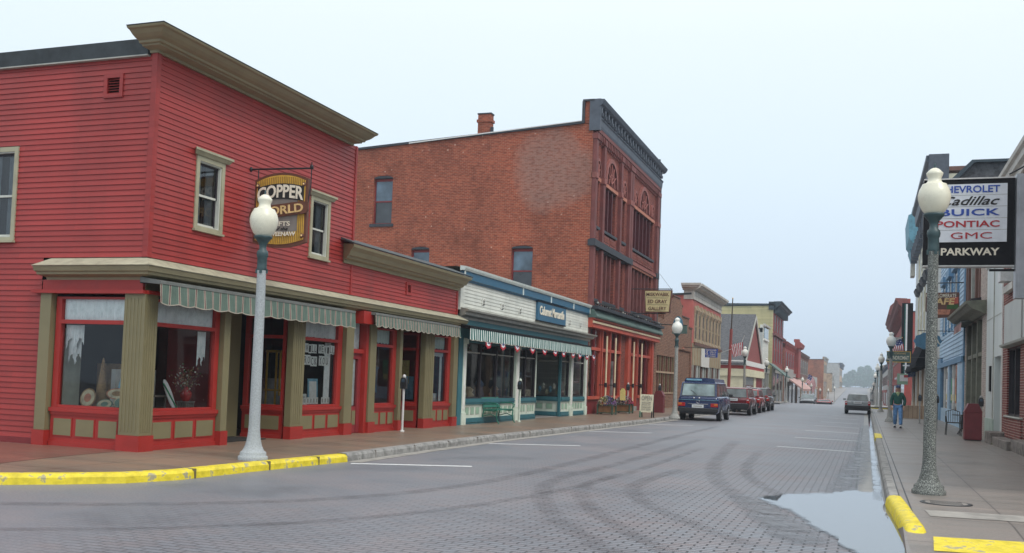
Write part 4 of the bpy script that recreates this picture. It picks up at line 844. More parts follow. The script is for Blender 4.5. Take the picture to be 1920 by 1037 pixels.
def archwin(F, par, a0, a1, z0, z1, arch=.14):
    m = MB(); t = .06; d = -.16
    F.box(m, a0, a0+t, z0, z1-arch, d-.05, d, 'red_dark'); F.box(m, a1-t, a1, z0, z1-arch, d-.05, d, 'red_dark'); F.box(m, a0+t, a1-t, z0, z0+t, d-.05, d-.003, 'red_dark'); F.box(m, a0+t, a1-t, z1-arch-.12, z1-arch, d-.05, d-.003, 'red_dark'); zm = (z0+z1-arch)/2; F.box(m, a0+t, a1-t, zm-.03, zm+.03, d-.05, d-.003, 'red_dark')
    n = 10; c = (a0+a1)/2; w_ = (a1-a0)/2
    top = [F.P(c+w_*math.cos(math.pi*(1-k/n)), z1-arch+arch*.9*math.sin(math.pi*k/n), -.02) for k in range(n+1)]
    m.face([F.P(a0, z1-arch, -.021)]+top[1:-1]+[F.P(a1, z1-arch, -.021)], 'slate_dark')
    wo = m.build('window', par)
    # spandrel brick between arch and opening corner
    s_ = MB(); 
    for k in range(n):
        u0, u1 = top[k], top[k+1]; s_.face([u0, u1, (u1[0], u1[1], z1), (u0[0], u0[1], z1)], 'brick_red')
    s_.build('arch_brick', wo)
    g_ = MB(); F.quad(g_, a0+t, a1-t, zm+.03, z1-arch-.12, d-.03, 'glass_sky'); F.quad(g_, a0+t, a1-t, z0+t, zm-.03, d-.04, 'glass_dark'); g_.build('pane', wo)
    s2 = MB(); F.box(s2, a0-.12, a1+.12, z0-.14, z0, -.1, .06, 'slate_dark'); s2.build('sill', wo)
for h in HS: archwin(FBS, bb, *h)
# street front
m = MB()
FL.wall(m, 42.0, 56.4, 4.8, 12.9, 'brick_front', [(42.25, 43.05, 8.55, 10.6), (43.98, 46.3, 8.55, 10.6), (47.2, 48.2, 8.55, 10.6), (49.7, 55.1, 8.55, 10.65), (42.25, 43.05, 5.3, 7.5), (43.98, 46.4, 5.3, 7.5), (47.2, 48.2, 5.3, 7.5), (49.7, 55.1, 5.3, 7.55)], .25)
FL.box(m, 42.0, 56.4, 12.9, 13.9, -.3, .0, 'brick_front'); m.build('front_wall', bb)
for a in (41.98, 43.4, 46.75, 48.75, 49.2, 55.7):
    w_ = .35 if a < 55 else .7
    p = MB(); FL.box(p, a, a+w_, 4.8, 12.35, -.05, .16, 'brown_stone'); FL.box(p, a-.04, a+w_+.04, 12.35, 12.6, -.05, .2, 'brown_stone'); FL.box(p, a-.03, a+w_+.03, 7.62, 7.9, -.05, .2, 'slate_dark'); FL.box(p, a-.03, a+w_+.03, 10.6, 10.85, -.05, .2, 'brown_stone_light'); p.build('pilaster', bb)
for (a0, a1, z0, z1, n) in ((42.25, 43.05, 8.55, 10.6, 1), (43.98, 46.3, 8.55, 10.6, 3), (47.2, 48.2, 8.55, 10.6, 1), (49.7, 55.1, 8.55, 10.65, 6), (42.25, 43.05, 5.3, 7.5, 1), (43.98, 46.4, 5.3, 7.5, 3), (47.2, 48.2, 5.3, 7.5, 1), (49.7, 55.1, 5.3, 7.55, 6)):
    W = (a1-a0)/n
    for k in range(n):
        q = MB(); lower = z0 < 8; simple_window(FL, q, a0+k*W+(.08 if k else 0), a0+(k+1)*W-.02, z0, z1, 'green_grey' if lower else 'maroon_dark', 'glass_dark', d=-.2, t=.09); wo = q.build('window', bb)
        if k: q = MB(); FL.box(q, a0+k*W-.08, a0+k*W+.08, z0, z1, -.2, .04, 'maroon_dark' if not lower else 'brown_stone'); q.build('mullion', wo)
    s_ = MB(); FL.box(s_, a0-.1, a1+.1, z0-.12, z0, -.1, .12, 'slate_dark'); s_.build('sill', bb)
    s_ = MB(); FL.box(s_, a0-.1, a1+.1, z1, z1+.16, -.1, .10, 'orange_lintel' if z0 > 8 or a0 > 49 else 'slate_dark'); s_.build('lintel', bb)
m = MB(); FL.box(m, 41.9, 49.2, 7.58, 7.86, -.1, .24, 'slate_dark'); FL.box(m, 49.2, 56.4, 7.66, 7.84, -.1, .16, 'brown_stone_light'); m.build('stone_band', bb)
m = MB()
for a0, a1, n in ((42.25, 43.1, 1), (43.98, 46.4, 2), (47.2, 48.2, 1), (49.7, 55.2, 4)):
    W = (a1-a0)/n
    for k in range(n):
        FL.box(m, a0+k*W+.06, a0+(k+1)*W-.06, 7.98, 8.36, .0, .05, 'brown_stone_light'); FL.box(m, a0+k*W+.16, a0+(k+1)*W-.16, 8.06, 8.28, .05, .07, 'brick_front')
m.build('spandrel_panel', bb)
def arch(par, c, w_, z, h, fill='brown_stone'):
    m = MB(); n = 16; o_, i_ = [], []
    for k in range(n+1):
        t = math.pi*k/n; o_.append((c-w_*math.cos(t), z+h*math.sin(t))); i_.append((c-w_*.84*math.cos(t), z+h*.84*math.sin(t)))
    for k in range(n):
        f = [FL.P(*o_[k], .12), FL.P(*o_[k+1], .12), FL.P(*i_[k+1], .12), FL.P(*i_[k], .12)]; m.face(f, 'brown_stone_light'); m.face([FL.P(*o_[k], .12), FL.P(*o_[k+1], .12), FL.P(*o_[k+1], 0), FL.P(*o_[k], 0)], 'brown_stone_light'); m.face([FL.P(*i_[k], .12), FL.P(*i_[k+1], .12), FL.P(*i_[k+1], .02), FL.P(*i_[k], .02)], 'brown_stone')
    m.face([FL.P(c-w_*.84, z, .03)]+[FL.P(*p, .03) for p in i_[1:-1]]+[FL.P(c+w_*.84, z, .03)], fill)
    for k in range(1, 6):
        t = math.pi*k/6; m.tube([FL.P(c, z+.05, .07), FL.P(c-w_*.8*math.cos(t), z+h*.8*math.sin(t), .07)], .035, 'brown_stone_light', 5)
    m.tube([FL.P(c-w_*.4*math.cos(math.pi*k/8), z+h*.4*math.sin(math.pi*k/8), .07) for k in range(9)], .035, 'brown_stone_light', 5); m.build('arch_panel', par)
arch(bb, 42.65, .42, 10.85, .75); arch(bb, 45.14, 1.15, 10.85, 1.25); arch(bb, 47.7, .5, 10.85, .75); arch(bb, 52.4, 1.3, 10.9, 1.3); arch(bb, 50.3, .45, 10.9, .7); arch(bb, 54.6, .45, 10.9, .7)
m = MB(); y = 42.05
while y < 56.3:
    FL.box(m, y, y+.14, 12.42, 12.72, -.05, .14, 'brown_stone'); FL.box(m, y+.02, y+.12, 12.30, 12.42, -.05, .09, 'brown_stone'); y += .30
FL.box(m, 42, 56.4, 12.72, 12.9, -.05, .16, 'brown_stone'); m.build('corbel_table', bb)
m = MB(); FL.prof(m, [(0, 12.9), (.17, 12.9), (.20, 13.0), (.22, 13.25), (.26, 13.30), (.26, 13.34), (0, 13.34)], 41.95, 56.45, 'slate_cornice', .3, .3)
FL.prof(m, [(0, 13.78), (.30, 13.78), (.40, 13.86), (.46, 13.98), (.48, 14.05), (0, 14.12)], 41.95, 56.45, 'slate_cornice', .3, .3); FL.box(m, 42, 56.4, 13.34, 13.78, -.1, .10, 'slate_dark'); y = 42.05
while y < 56.3: FL.box(m, y, y+.16, 13.36, 13.76, .1, .32, 'slate_cornice'); FL.box(m, y+.03, y+.13, 13.36, 13.5, .32, .36, 'slate_cornice'); y += .62
FL.box(m, 41.88, 42.08, 12.7, 14.1, -.2, .3, 'slate_cornice'); m.build('cornice', bb)
m = MB(); FL.box(m, 55.2, 55.35, 14.1, 14.35, .2, .3, 'slate_dark'); FL.box(m, 56.3, 56.5, 4.8, 13.0, -.1, .17, 'slate_dark'); m.build('rain_pipe', bb)
m = MB(); FL.box(m, 41.9, 56.9, 4.78, 4.92, -.1, .5, 'slate_dark'); FL.box(m, 41.9, 56.9, 5.05, 5.10, .3, .34, 'iron_black')
for k in range(38): FL.box(m, 42+k*.4, 42.04+k*.4, 4.92, 5.05, .3, .34, 'iron_black')
for k in range(60): m.ell((-11.6+random.uniform(.1, .45), 42+k*.25, 4.95+random.uniform(0, .12)), (.04, .1, .05), random.choice(['iron_black', 'grey_trim', 'slate_dark']), 6, 4)
m.build('ledge', bb)
m = MB(); FL.prof(m, [(0, 4.40), (.42, 4.40), (.44, 4.46), (.30, 4.76), (0, 4.78)], 41.9, 56.9, 'green_grey'); m.build('shop_cornice', bb)
m = MB(); FL.box(m, 41.95, 56.8, 3.98, 4.40, -.15, .24, 'store_red'); FL.box(m, 41.95, 56.8, 4.17, 4.26, .24, .30, 'store_cream'); FL.box(m, 41.95, 56.8, 4.32, 4.39, .24, .34, 'store_red'); FL.box(m, 41.95, 56.8, 3.98, 4.04, .24, .28, 'store_red'); m.build('fascia', bb)
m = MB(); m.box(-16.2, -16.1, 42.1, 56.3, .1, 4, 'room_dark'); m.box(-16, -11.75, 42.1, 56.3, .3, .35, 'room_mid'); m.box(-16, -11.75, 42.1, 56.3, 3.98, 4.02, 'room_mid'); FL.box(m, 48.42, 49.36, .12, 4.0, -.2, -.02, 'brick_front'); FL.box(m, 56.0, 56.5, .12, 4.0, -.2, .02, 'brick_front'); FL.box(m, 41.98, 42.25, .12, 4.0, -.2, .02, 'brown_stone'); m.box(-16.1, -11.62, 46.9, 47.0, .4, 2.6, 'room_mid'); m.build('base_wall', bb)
def bwin(a0, a1, n, zs=.93):
    m = MB(); FL.box(m, a0, a1, .12, zs-.14, -.2, -.05, 'red_dark'); FL.box(m, a0, a1, zs-.14, zs, -.15, .04, 'store_red'); FL.box(m, a0, a1, 3.0, 3.14, -.15, .02, 'store_red')
    for k in range(n+1):
        a = a0+(a1-a0-.09)*k/n; FL.box(m, a, a+.09, zs, 3.0, -.14, 0, 'red_dark' if 0 < k < n else 'store_red'); FL.box(m, a, a+.09, 3.14, 3.98, -.14, 0, 'red_dark' if 0 < k < n else 'store_red')
    wo = m.build('display_window', bb); m = MB(); FL.quad(m, a0+.05, a1-.05, zs, 3.0, -.1, 'glass'); FL.quad(m, a0+.05, a1-.05, 3.14, 3.98, -.1, 'glass'); m.build('pane', wo)
bwin(42.25, 44.4, 2); bwin(46.3, 48.42, 2); bwin(52.4, 55.6, 3)
for a0, a1 in ((44.75, 46.1), (50.4, 52.0)):
    m = MB(); FL.box(m, a0-.15, a1+.12, 3.0, 3.14, -.3, .02, 'store_red'); FL.box(m, a0-.2, a0, .12, 3.98, -.3, .03, 'store_red'); FL.box(m, a1, a1+.15, .12, 3.98, -.3, .03, 'store_red'); FL.box(m, a0, a1, .12, .36, -.6, .1, 'concrete'); m.build('door_frame', bb)
    m = MB(); FL.box(m, a0+.02, a0+.55, .36, 3.0, -.5, -.42, 'store_red'); FL.box(m, a1-.2, a1-.02, .36, 3.0, -.5, -.42, 'store_red'); FL.box(m, a0+.55, a1-.2, .36, 1.1, -.5, -.42, 'store_red'); FL.box(m, a0+.55, a1-.2, 2.8, 3.0, -.5, -.42, 'store_red'); do = m.build('door', bb); m = MB(); FL.quad(m, a0+.55, a1-.2, 1.1, 2.8, -.46, 'glass_dark'); FL.quad(m, a0, a1, 3.14, 3.98, -.2, 'glass_dark'); m.build('pane', do)
m = MB(); FL.box(m, 49.55, 50.15, .12, 3.98, -.2, .12, 'store_red'); m.build('post', bb); m = MB(); FL.box(m, 55.65, 56.0, .12, 3.98, -.2, .1, 'store_red'); m.build('post', bb)
for y in (44.35, 46.05, 50.0, 51.9):
    m = MB(); m.tube([(-11.3, y, .5), (-11.3, y, 3.7)], .045, 'store_cream', 8); m.tube([(-11.3, y, 1.35), (-11.3, y, 1.55)], .07, 'iron_black', 8); m.tube([(-11.6, y, 1.45), (-11.3, y, 1.45)], .02, 'iron_black', 6); m.build('awning_pole', bb)
# signs on brackets
ms = thing('gallery_sign', 'cream hanging sign with three rows of dark letters on the brick block', 'sign', (-10.5, 50.5, 5.4))
YS_ = 49.5; k_ = YS_/53; x0, x1 = -11.45*YS_/53, -9.99*YS_/53; 
xl, xr, zt_, zb_ = -10.75, -9.33, 6.34, 5.20
m = MB(); m.prism([(xl, zt_), (xr, zt_), (xr-.1, zb_), (xl+.08, zb_)], 'y', YS_, YS_+.22, 'sign_brown'); m.prism([(xl+.05, zt_-.05), (xr-.05, zt_-.05), (xr-.14, zb_+.05), (xl+.12, zb_+.05)], 'y', YS_-.012, YS_, 'sign_cream'); m.box(xl+.15, xr-.2, YS_-.016, YS_-.012, 5.93, 5.945, 'ink'); m.box(xl+.15, xr-.2, YS_-.016, YS_-.012, 5.58, 5.595, 'ink'); m.build('board', ms)
for s_, z_, w_ in (('MISKWABIK', 6.12, 1.16), ('ED GRAY', 5.76, .98), ('GALLERY', 5.40, .92)): text('lettering', s_, 'sign_brown', ((xl+xr)/2-.01, YS_-.02, z_), .18, w_, ms, bold=.012)
m = MB(); m.tube([(-11.6, YS_+.1, 6.4), (xr, YS_+.1, 6.4)], .025, 'iron_black', 6); m.tube([(-11.6, YS_+.1, 5.15), (xr-.3, YS_+.1, 5.15)], .025, 'iron_black', 6); m.tube([(xr-.02, YS_+.1, 6.34), (-10.1, YS_+.8, 7.2), (-11.4, YS_+2, 8.2)], .008, 'iron_black', 5); m.build('bracket', ms)
# ------------------------------------------------------------------ brown brick shop with stepped parapet
b4 = thing('brown_brick_shop', 'low brown brick building with a stepped and peaked parapet', 'building', (-14, 63, .1))
m = MB(); pts = [(56.5, .1), (57.3, .1), (57.3, 3.3), (63.0, 3.3), (63.0, .1), (64.4, .1), (64.4, 3.9), (70.0, 3.9), (70.0, .1), (69.4, .1), (69.4, 5.55), (68.1, 5.55), (68.1, 6.1), (65.4, 6.1), (65.4, 6.75), (64.0, 7.2), (62.5, 7.15), (61.3, 6.7), (61.3, 6.0), (59.2, 6.0), (59.2, 5.5), (56.5, 5.5)]
FL.wall(m, 56.5, 69.4, .1, 5.5, 'brick_brown', [(57.3, 63.0, 1.1, 3.3), (64.5, 69.2, .1, 3.9)], .3)
FL.wall(m, 59.2, 68.1, 5.5, 6.1, 'brick_brown'); FL.wall(m, 61.3, 65.4, 6.1, 6.75, 'brick_brown'); m.face([FL.P(61.3, 6.75, 0), FL.P(65.4, 6.75, 0), FL.P(64.4, 7.2, 0), FL.P(62.2, 7.2, 0)], 'brick_brown'); m.box(-12.0, -11.62, 59.2, 68.1, 5.5, 6.08, 'brick_brown'); m.box(-12.0, -11.62, 61.3, 65.4, 6.08, 6.7, 'brick_brown'); m.box(-24, -11.7, 56.55, 69.3, .1, 5.3, 'brick_brown'); m.build('wall', b4)
m = MB(); FL.box(m, 59.1, 61.3, 6.08, 6.16, -.4, .05, 'sign_brown'); FL.box(m, 65.4, 68.2, 6.1, 6.18, -.4, .05, 'sign_brown'); FL.box(m, 68.1, 69.5, 5.5, 5.58, -.4, .05, 'sign_brown'); FL.box(m, 65.3, 65.45, 6.7, 6.85, -.4, .05, 'sign_brown'); FL.box(m, 62.1, 64.5, 7.18, 7.26, -.4, .05, 'sign_brown'); m.build('coping', b4)
m = MB()
for k in range(9): FL.box(m, 57.3+k*.68, 57.42+k*.68, 1.1, 3.3, -.15, -.02, 'sign_brown' if k % 2 else 'olive_dark')
FL.box(m, 57.3, 63, 2.25, 2.36, -.15, .0, 'far_tan'); FL.box(m, 57.3, 63, 1.0, 1.1, -.15, .04, 'far_tan'); FL.quad(m, 57.3, 63, 1.1, 3.3, -.13, 'far_brown'); m.build('window', b4)
m = MB(); FL.quad(m, 64.5, 69.2, .1, 3.9, -.28, 'dark_bay')  # darkness inside the garage opening painted as a dark back sheet
for k in range(6): FL.box(m, 64.6+k*.85, 64.66+k*.85, .1, 3.9, -.27, -.2, 'far_brown')
FL.box(m, 65.8, 66.5, 3.98, 4.1, 0, .03, 'orange_lintel'); m.build('garage_opening', b4)
# ------------------------------------------------------------------ generic far building
def hood_row(F, par, a0, a1, n, z0, z1, mat_fr, gl='far_glass', arched=False, hoodmat=None, hz=.45):
    W = (a1-a0)/n
    for k in range(n):
        q = MB(); p0, p1 = a0+k*W+W*.24, a0+(k+1)*W-W*.18
        simple_window(F, q, p0, p1, z0, z1, mat_fr, gl, d=.005, t=.1)
        if hoodmat:
            F.prof(q, [(0, z1), (.1, z1), (.18, z1+hz*.4), (.10, z1+hz*.7), (.05, z1+hz), (0, z1+hz)], p0-.08, p1+.08, hoodmat); F.box(q, (p0+p1)/2-.12, (p0+p1)/2+.12, z1+hz*.3, z1+hz*1.15, 0, .22, hoodmat); F.box(q, p0-.07, p0, z0, z1+.2, 0, .06, hoodmat); F.box(q, p1, p1+.07, z0, z1+.2, 0, .1, hoodmat); F.box(q, p0-.1, p1+.1, z0-.15, z0, 0, .14, hoodmat)
        q.build('window', par)
def block(name, label, Y0, Y1, H, wall, side, X=-11.6, out=1, depth=14, cornice=None, ch=.5, co=.5, rows=(), base=None, bh=3.4, roof='roof_black', hside=None, cat='building', base_win=3, z0=None, basem='glass_dark', fasc=None):
    g = gz((Y0+Y1)/2)-.3 if z0 is None else z0
    t = thing(name, label, cat, (X-out*depth/2, (Y0+Y1)/2, g)); F = Fac('x', X, out); hs = hside or H-.4
    xb = X-out*depth
    m = MB(); m.face([F.P(Y0, g, 0), F.P(Y1, g, 0), F.P(Y1, H, 0), F.P(Y0, H, 0)], wall); F.box(m, Y0, Y1, H-.9, H, -.35, -.02, wall)
    for y in (Y0, Y1): m.face([(X, y, g), (xb, y, g), (xb, y, hs-.5), (X-out*.4, y, hs), (X, y, hs)], side)
    m.face([(xb, Y0, g), (xb, Y1, g), (xb, Y1, hs-.5), (xb, Y0, hs-.5)], side); m.build('wall', t)
    m = MB(); m.face([(X-out*.1, Y0-.08, hs+.03), (X-out*.1, Y1+.08, hs+.03), (xb, Y1+.08, hs-.47), (xb, Y0-.08, hs-.47)], roof); m.face([(X-out*.1, Y0-.08, hs+.03), (xb, Y0-.08, hs-.47), (xb, Y0-.08, hs-.6), (X-out*.1, Y0-.08, hs-.1)], roof); m.build('roof', t)
    if cornice:
        m = MB(); F.prof(m, [(0, H-ch), (co*.2, H-ch), (co*.3, H-ch*.7), (co*.75, H-ch*.4), (co*.8, H-ch*.25), (co, H-ch*.1), (co, H), (0, H+.05)], Y0, Y1, cornice, .8, .8)
        y = Y0+.2
        while y < Y1-.2: F.box(m, y, y+.18, H-ch*1.25, H-ch*.45, 0, co*.6, cornice); y += max(.9, (Y1-Y0)/14)
        m.build('cornice', t)
    for (n, za, zb, fr, hm, arch_) in rows: hood_row(F, t, Y0+.4, Y1-.3, n, za, zb, fr, hoodmat=hm)
    if base:
        m = MB(); F.box(m, Y0, Y1, bh-.5, bh, 0, .22, fasc or base); F.box(m, Y0, Y1, bh, bh+.08, 0, .3, base); n = base_win; W = (Y1-Y0)/n
        for k in range(n+1): a = min(Y0+k*W, Y1-.25); F.box(m, a, a+.25, g, bh-.5, 0, .14, base)
        F.box(m, Y0, Y1, g, g+.9, 0, .10, base); m.build('shopfront', t)
        m = MB(); F.quad(m, Y0, Y1, g+.9, bh-.5, .04, basem); m.build('pane', t)
    return t, F
b5, F5 = block('cornice_hall', 'pink-walled two-storey building with a pale tin cornice and carved window hoods', 69.5, 83.6, 8.6, 'pink_brick_paint', 'pink_brick_paint', cornice=None, rows=[(8, 4.8, 6.75, 'tan_stone', 'tan_stone', 1)], hside=8.05, depth=13)
m = MB(); CH = [(.08, 8.25), (.20, 8.28), (.25, 8.36), (.48, 8.44), (.50, 8.53), (.62, 8.57), (.64, 8.72), (0, 8.76)]; F5.prof(m, [(0, 7.62), (.08, 7.62)]+CH, 69.5, 83.4, 'tin_cornice', 0, .4); m.box(-12.25, -11.6, 69.44, 69.55, 7.62, 8.3, 'tin_cornice'); Fac('y', 69.5, -1).prof(m, [(0, 8.25)]+CH, -12.3, -11.6, 'tin_cornice', .1, 1)
for k in range(1, 3): F5.box(m, 69.5, 83.8, 7.65+k*.27, 7.67+k*.27, .08, .11, 'tin_cornice')
m.build('cornice', b5)
m = MB(); F5.box(m, 69.6, 83.4, 3.0, 4.55, 0, .12, 'tan_metal')
for k in range(22): F5.box(m, 70+k*.6, 70.12+k*.6, 3.0, 4.3, .12, .16, 'tan_metal' if k % 2 else 'far_tan')
F5.box(m, 72.7, 76.5, 2.95, 4.3, .16, .22, 'white_paint'); F5.box(m, 69.6, 83.4, 4.4, 4.6, .12, .2, 'far_brown'); m.build('metal_front', b5)
m = MB()
for k in range(15): F5.box(m, 69.6+k*.95, 69.85+k*.95, -.1, 3.0, .0, .12, ['grey_trim', 'far_brown', 'white_panel'][k % 3])
F5.quad(m, 69.6, 83.4, -.1, 3.0, .03, 'glass_dark'); m.build('shopfront', b5)
bs = thing('access_sign', 'small blue sign with white writing hanging before the tan metal shopfront', 'sign', (-9.7, 66, 3.75)); Y_ = 66.0
m = MB(); m.box(-10.12, -9.30, Y_, Y_+.08, 3.46, 4.02, 'letter_blue'); m.build('board', bs)
for s_, x_, z_, w_ in (('RESTROOMS', -9.71, 3.94, .66), ('OPEN TO', -9.60, 3.81, .42), ('PUBLIC', -9.60, 3.68, .38), ('OFF STREET', -9.71, 3.54, .62)): text('lettering', s_, 'letter_cream', (x_, Y_-.01, z_), .085, w_, bs, bold=.01)
m = MB(); m.ell((-9.98, Y_-.005, 3.84), (.035, .01, .035), 'letter_cream', 8, 6); m.tube([(-9.98, Y_-.01, 3.81), (-9.98, Y_-.01, 3.71), (-9.90, Y_-.01, 3.67)], .018, 'letter_cream', 6); m.tube([(-10.0+.08*math.cos(a_), Y_-.01, 3.70+.07*math.sin(a_)) for a_ in (1.5, 2.5, 3.5, 4.5, 5.5)], .012, 'letter_cream', 6); m.build('emblem', bs)
m = MB(); m.tube([(-11.6, Y_+.04, 4.1), (-9.3, Y_+.04, 4.05)], .02, 'iron_black', 6); m.build('bracket', bs)
# ------------------------------------------------------------------ gabled shop with shingle roof
b6 = thing('gabled_shop', 'cream shop with a big grey shingle gable roof and red shingled gable end', 'building', (-17, 110, 0))
m = MB(); m.box(-27, -11.6, 101, 119, -.4, 2.9, 'cream_wall')
m.build('wall', b6)
F6 = Fac('x', -11.6, 1); F6s = Fac('y', 101, -1)
m = MB(); m.face([F6.P(101, 4.1, -.02), F6.P(119, 4.1, -.02), F6.P(110.2, 9.3, -.02)], 'red_shingle'); m.build('gable', b6); m = MB(); m.face([(-27, 101, 4.1), (-27, 119, 4.1), (-27, 110.2, 9.3)], 'red_shingle'); m.build('gable', b6)
m = MB(); m.prism([(100.6, 3.95), (110.2, 9.55), (119.4, 3.95), (119.4, 3.8), (110.2, 9.33), (100.6, 3.8)], 'x', -27.3, -11.5, 'shingle'); m.build('roof', b6)
m = MB(); 
for (a, b) in (((110.2, 9.35), (119.3, 3.9)), ((100.7, 3.9), (110.2, 9.35))): m.prism([(a[0], a[1]), (b[0], b[1]), (b[0], b[1]-.35), (a[0], a[1]-.35)], 'x', -11.52, -11.4, 'tin_cornice' if a[0] > 105 else 'grey_trim')
m.build('rake_board', b6)
m = MB(); m.box(-27, -11.3, 100.9, 119, 3.75, 4.25, 'white_paint'); m.box(-27, -11.35, 100.95, 119, 3.4, 3.75, 'red_trim'); m.box(-27, -11.25, 100.85, 119, 2.65, 3.4, 'cream_wall'); m.build('fascia', b6)
for x in (-14.9, -19.5): m = MB(); m.box(x, x+.3, 100.9, 100.98, -.4, 2.65, 'red_trim'); m.build('post', b6)
m = MB(); F6.box(m, 101, 119, -.4, .5, 0, .1, 'cream_wall'); F6.quad(m, 102, 110, .5, 2.6, .05, 'glass_dark'); F6.box(m, 101, 102, -.4, 2.6, 0, .1, 'cream_wall'); F6.box(m, 110, 112, -.4, 2.6, 0, .1, 'cream_wall'); F6.box(m, 112, 118.8, -.4, 2.6, 0, .08, 'red_dark'); F6s.box(m, -17.2, -16.5, 0, 2, 0, .05, 'olive_grey'); m.build('shopfront', b6)
b7, F7 = block('false_front_shop', 'narrow white wooden shop front with a green upper window and small hood', 119.2, 126.5, 9.0, 'white_siding', 'grey_panel', depth=9, rows=[], base='grey_trim', bh=3.85, base_win=2)
m = MB(); F7.box(m, 120.2, 125.2, 7.45, 8.75, 0, .08, 'glass_green'); F7.prof(m, [(0, 8.8), (.3, 8.85), (.35, 9.05), (0, 9.2)], 119.6, 125.8, 'tin_cornice', .5, .5); F7.box(m, 119.9, 125.5, 7.2, 7.42, 0, .2, 'white_paint'); m.build('window', b7)
b8, F8 = block('yellow_hall', 'tall yellow clapboard building with a dark red front and heavy dark cornice', 132.2, 149.0, 12.8, 'far_red', 'far_red', hside=12.4, cornice='dark_cornice', ch=1.15, co=1.15, depth=18, rows=[(4, 9.0, 11.3, 'red_dark', None, 1), (4, 5.0, 8.3, 'red_trim', None, 1)], base='grey_trim', bh=4.1, basem='glass_dark')
m = MB(); Fac('y', 132.15, -1).siding(m, -31, -11.6, -1.2, 12.0, 'yellow_siding', pitch=.22, lip=.03); m.face([(-31, 132.13, 12.0), (-11.6, 132.13, 12.0), (-11.6, 132.13, 12.45), (-31, 132.13, 12.0)], 'yellow_siding'); m.box(-31, -11.4, 132.0, 132.2, 12.3, 12.55, 'dark_cornice'); m.box(-12.2, -11.5, 132.0, 132.5, 11.75, 12.8, 'dark_cornice'); m.build('side_wall', b8)
m = MB(); F8.box(m, 132, 150.4, 8.45, 8.75, 0, .35, 'brown_stone'); m.build('stone_band', b8)
m = MB(); F8.prof(m, [(0, 4.6), (.05, 4.75), (2.2, 3.1), (2.2, 2.95)], 127.5, 134.5, 'green_grey'); m.build('awning', b8)
b9, F9 = block('far_brick_shop', 'mid-distance brick shop with a round-topped red corner turret', 152.5, 178, 8.6, 'far_red', 'brick_far', cornice='far_red', ch=.8, co=.4, depth=14, rows=[(5, 4.9, 7.2, 'red_trim', None, 1)], base='far_grey', bh=4.0, hside=8.3)
m = MB(); F9.box(m, 175, 181, 3.5, 9.0, 0, .6, 'far_red'); F9.prof(m, [(0, 8.2), (1.0, 8.6), (1.2, 9.2), (.8, 9.6), (0, 9.6)], 174, 182, 'far_red', .2, .2); F9.box(m, 176, 178, 9.6, 10.1, -.3, .6, 'far_red'); m.build('turret', b9)
m = MB(); F9.prof(m, [(0, 3.3), (0, 3.45), (2.6, 1.6), (2.6, 1.3)], 156, 186, 'pink_awning'); m.build('awning', b9)
m = MB(); F9.box(m, 152.6, 165, 2.6, 4.6, .3, .5, 'far_grey'); m.build('sign_board', b9)
block('far_dark_shop', 'dark brown brick shop front further along the left row', 181.2, 215, 8.3, 'far_brown', 'far_red', cornice='far_brown', ch=.8, co=.4, depth=10, rows=[(5, 4.4, 7.0, 'grey_trim', None, 1)], base='far_tan', bh=3.4, hside=7.6)
block('far_tan_shop', 'far tan brick building with a bare red side wall', 295, 318, 11.0, 'far_tan', 'brick_far', cornice='far_grey', ch=.9, co=.6, depth=26, rows=[(4, 6.5, 9, 'grey_trim', None, 1)], base='far_tan', bh=4.5, hside=10.3)
block('far_grey_hall', 'far pale building with a grey hipped roof edge', 470, 520, 14.0, 'far_tan', 'far_grey', cornice='slate_cornice', ch=1.8, co=1.2, depth=40, rows=[(4, 8.5, 11, 'grey_trim', None, 1)], base='far_tan', bh=6, hside=13.9)
block('far_low_shop', 'small low grey shop between the dark shop and the tan building', 222, 262, 4.6, 'far_grey', 'far_red', X=-11.8, depth=12, rows=[], base='far_tan', bh=2.2, hside=4.4)
block('far_small_house', 'tiny pale building at the end of the left row', 384, 405, 8.2, 'far_grey', 'far_tan', X=-12, depth=10, rows=[(3, 5, 7, 'grey_trim', None, 1)], base='far_grey', bh=4.6, hside=7.9)
# ------------------------------------------------------------------ right side buildings
FR = Fac('x', 4.0, -1)
r1 = thing('dealership_building', 'near right building of dark red brick with white panels and a grey metal fin', 'building', (9, 26, .1))
m = MB(); FR.wall(m, 16, 34.4, .45, 8.0, 'brick_maroon', [(30.6, 33.3, 1.0, 3.05), (24.5, 29.6, 1.0, 3.05), (18.5, 23.5, 1.0, 3.05), (31.4, 33.1, 4.9, 6.4)], .25)
m.box(4.05, 16, 34.34, 34.39, .1, 8.0, 'brick_maroon'); m.box(4.05, 16, 16.0, 16.05, .1, 8.0, 'brick_maroon'); m.box(15.9, 16, 16, 34.3, .1, 7.8, 'brick_maroon'); m.box(7, 7.1, 16.1, 34.2, .1, 7.8, 'room_dark'); m.build('wall', r1)
m = MB(); FR.prof(m, [(0, 7.85), (.08, 7.85), (.10, 8.0), (.20, 8.05), (.22, 8.2), (.30, 8.25), (.32, 8.35), (0, 8.4)], 16, 34.4, 'tin_cornice', .3, .3); FR.prof(m, [(0, 7.55), (.06, 7.55), (.09, 7.65), (0, 7.7)], 16, 34.4, 'white_paint'); y = 16.3
while y < 34.2: FR.box(m, y, y+.2, 7.0, 7.5, 0, .1, 'brick_maroon'); y += .45
m.build('cornice', r1)
m = MB(); FR.box(m, 29.8, 33.35, 3.18, 4.35, 0, .10, 'grey_panel'); FR.box(m, 24, 29.5, 3.18, 4.35, 0, .10, 'grey_panel'); FR.box(m, 18, 23.5, 3.18, 4.35, 0, .10, 'grey_panel'); FR.prof(m, [(0, 3.05), (.22, 3.08), (.24, 3.14), (.02, 3.2)], 18, 33.3, 'grey_trim'); m.build('panel', r1)
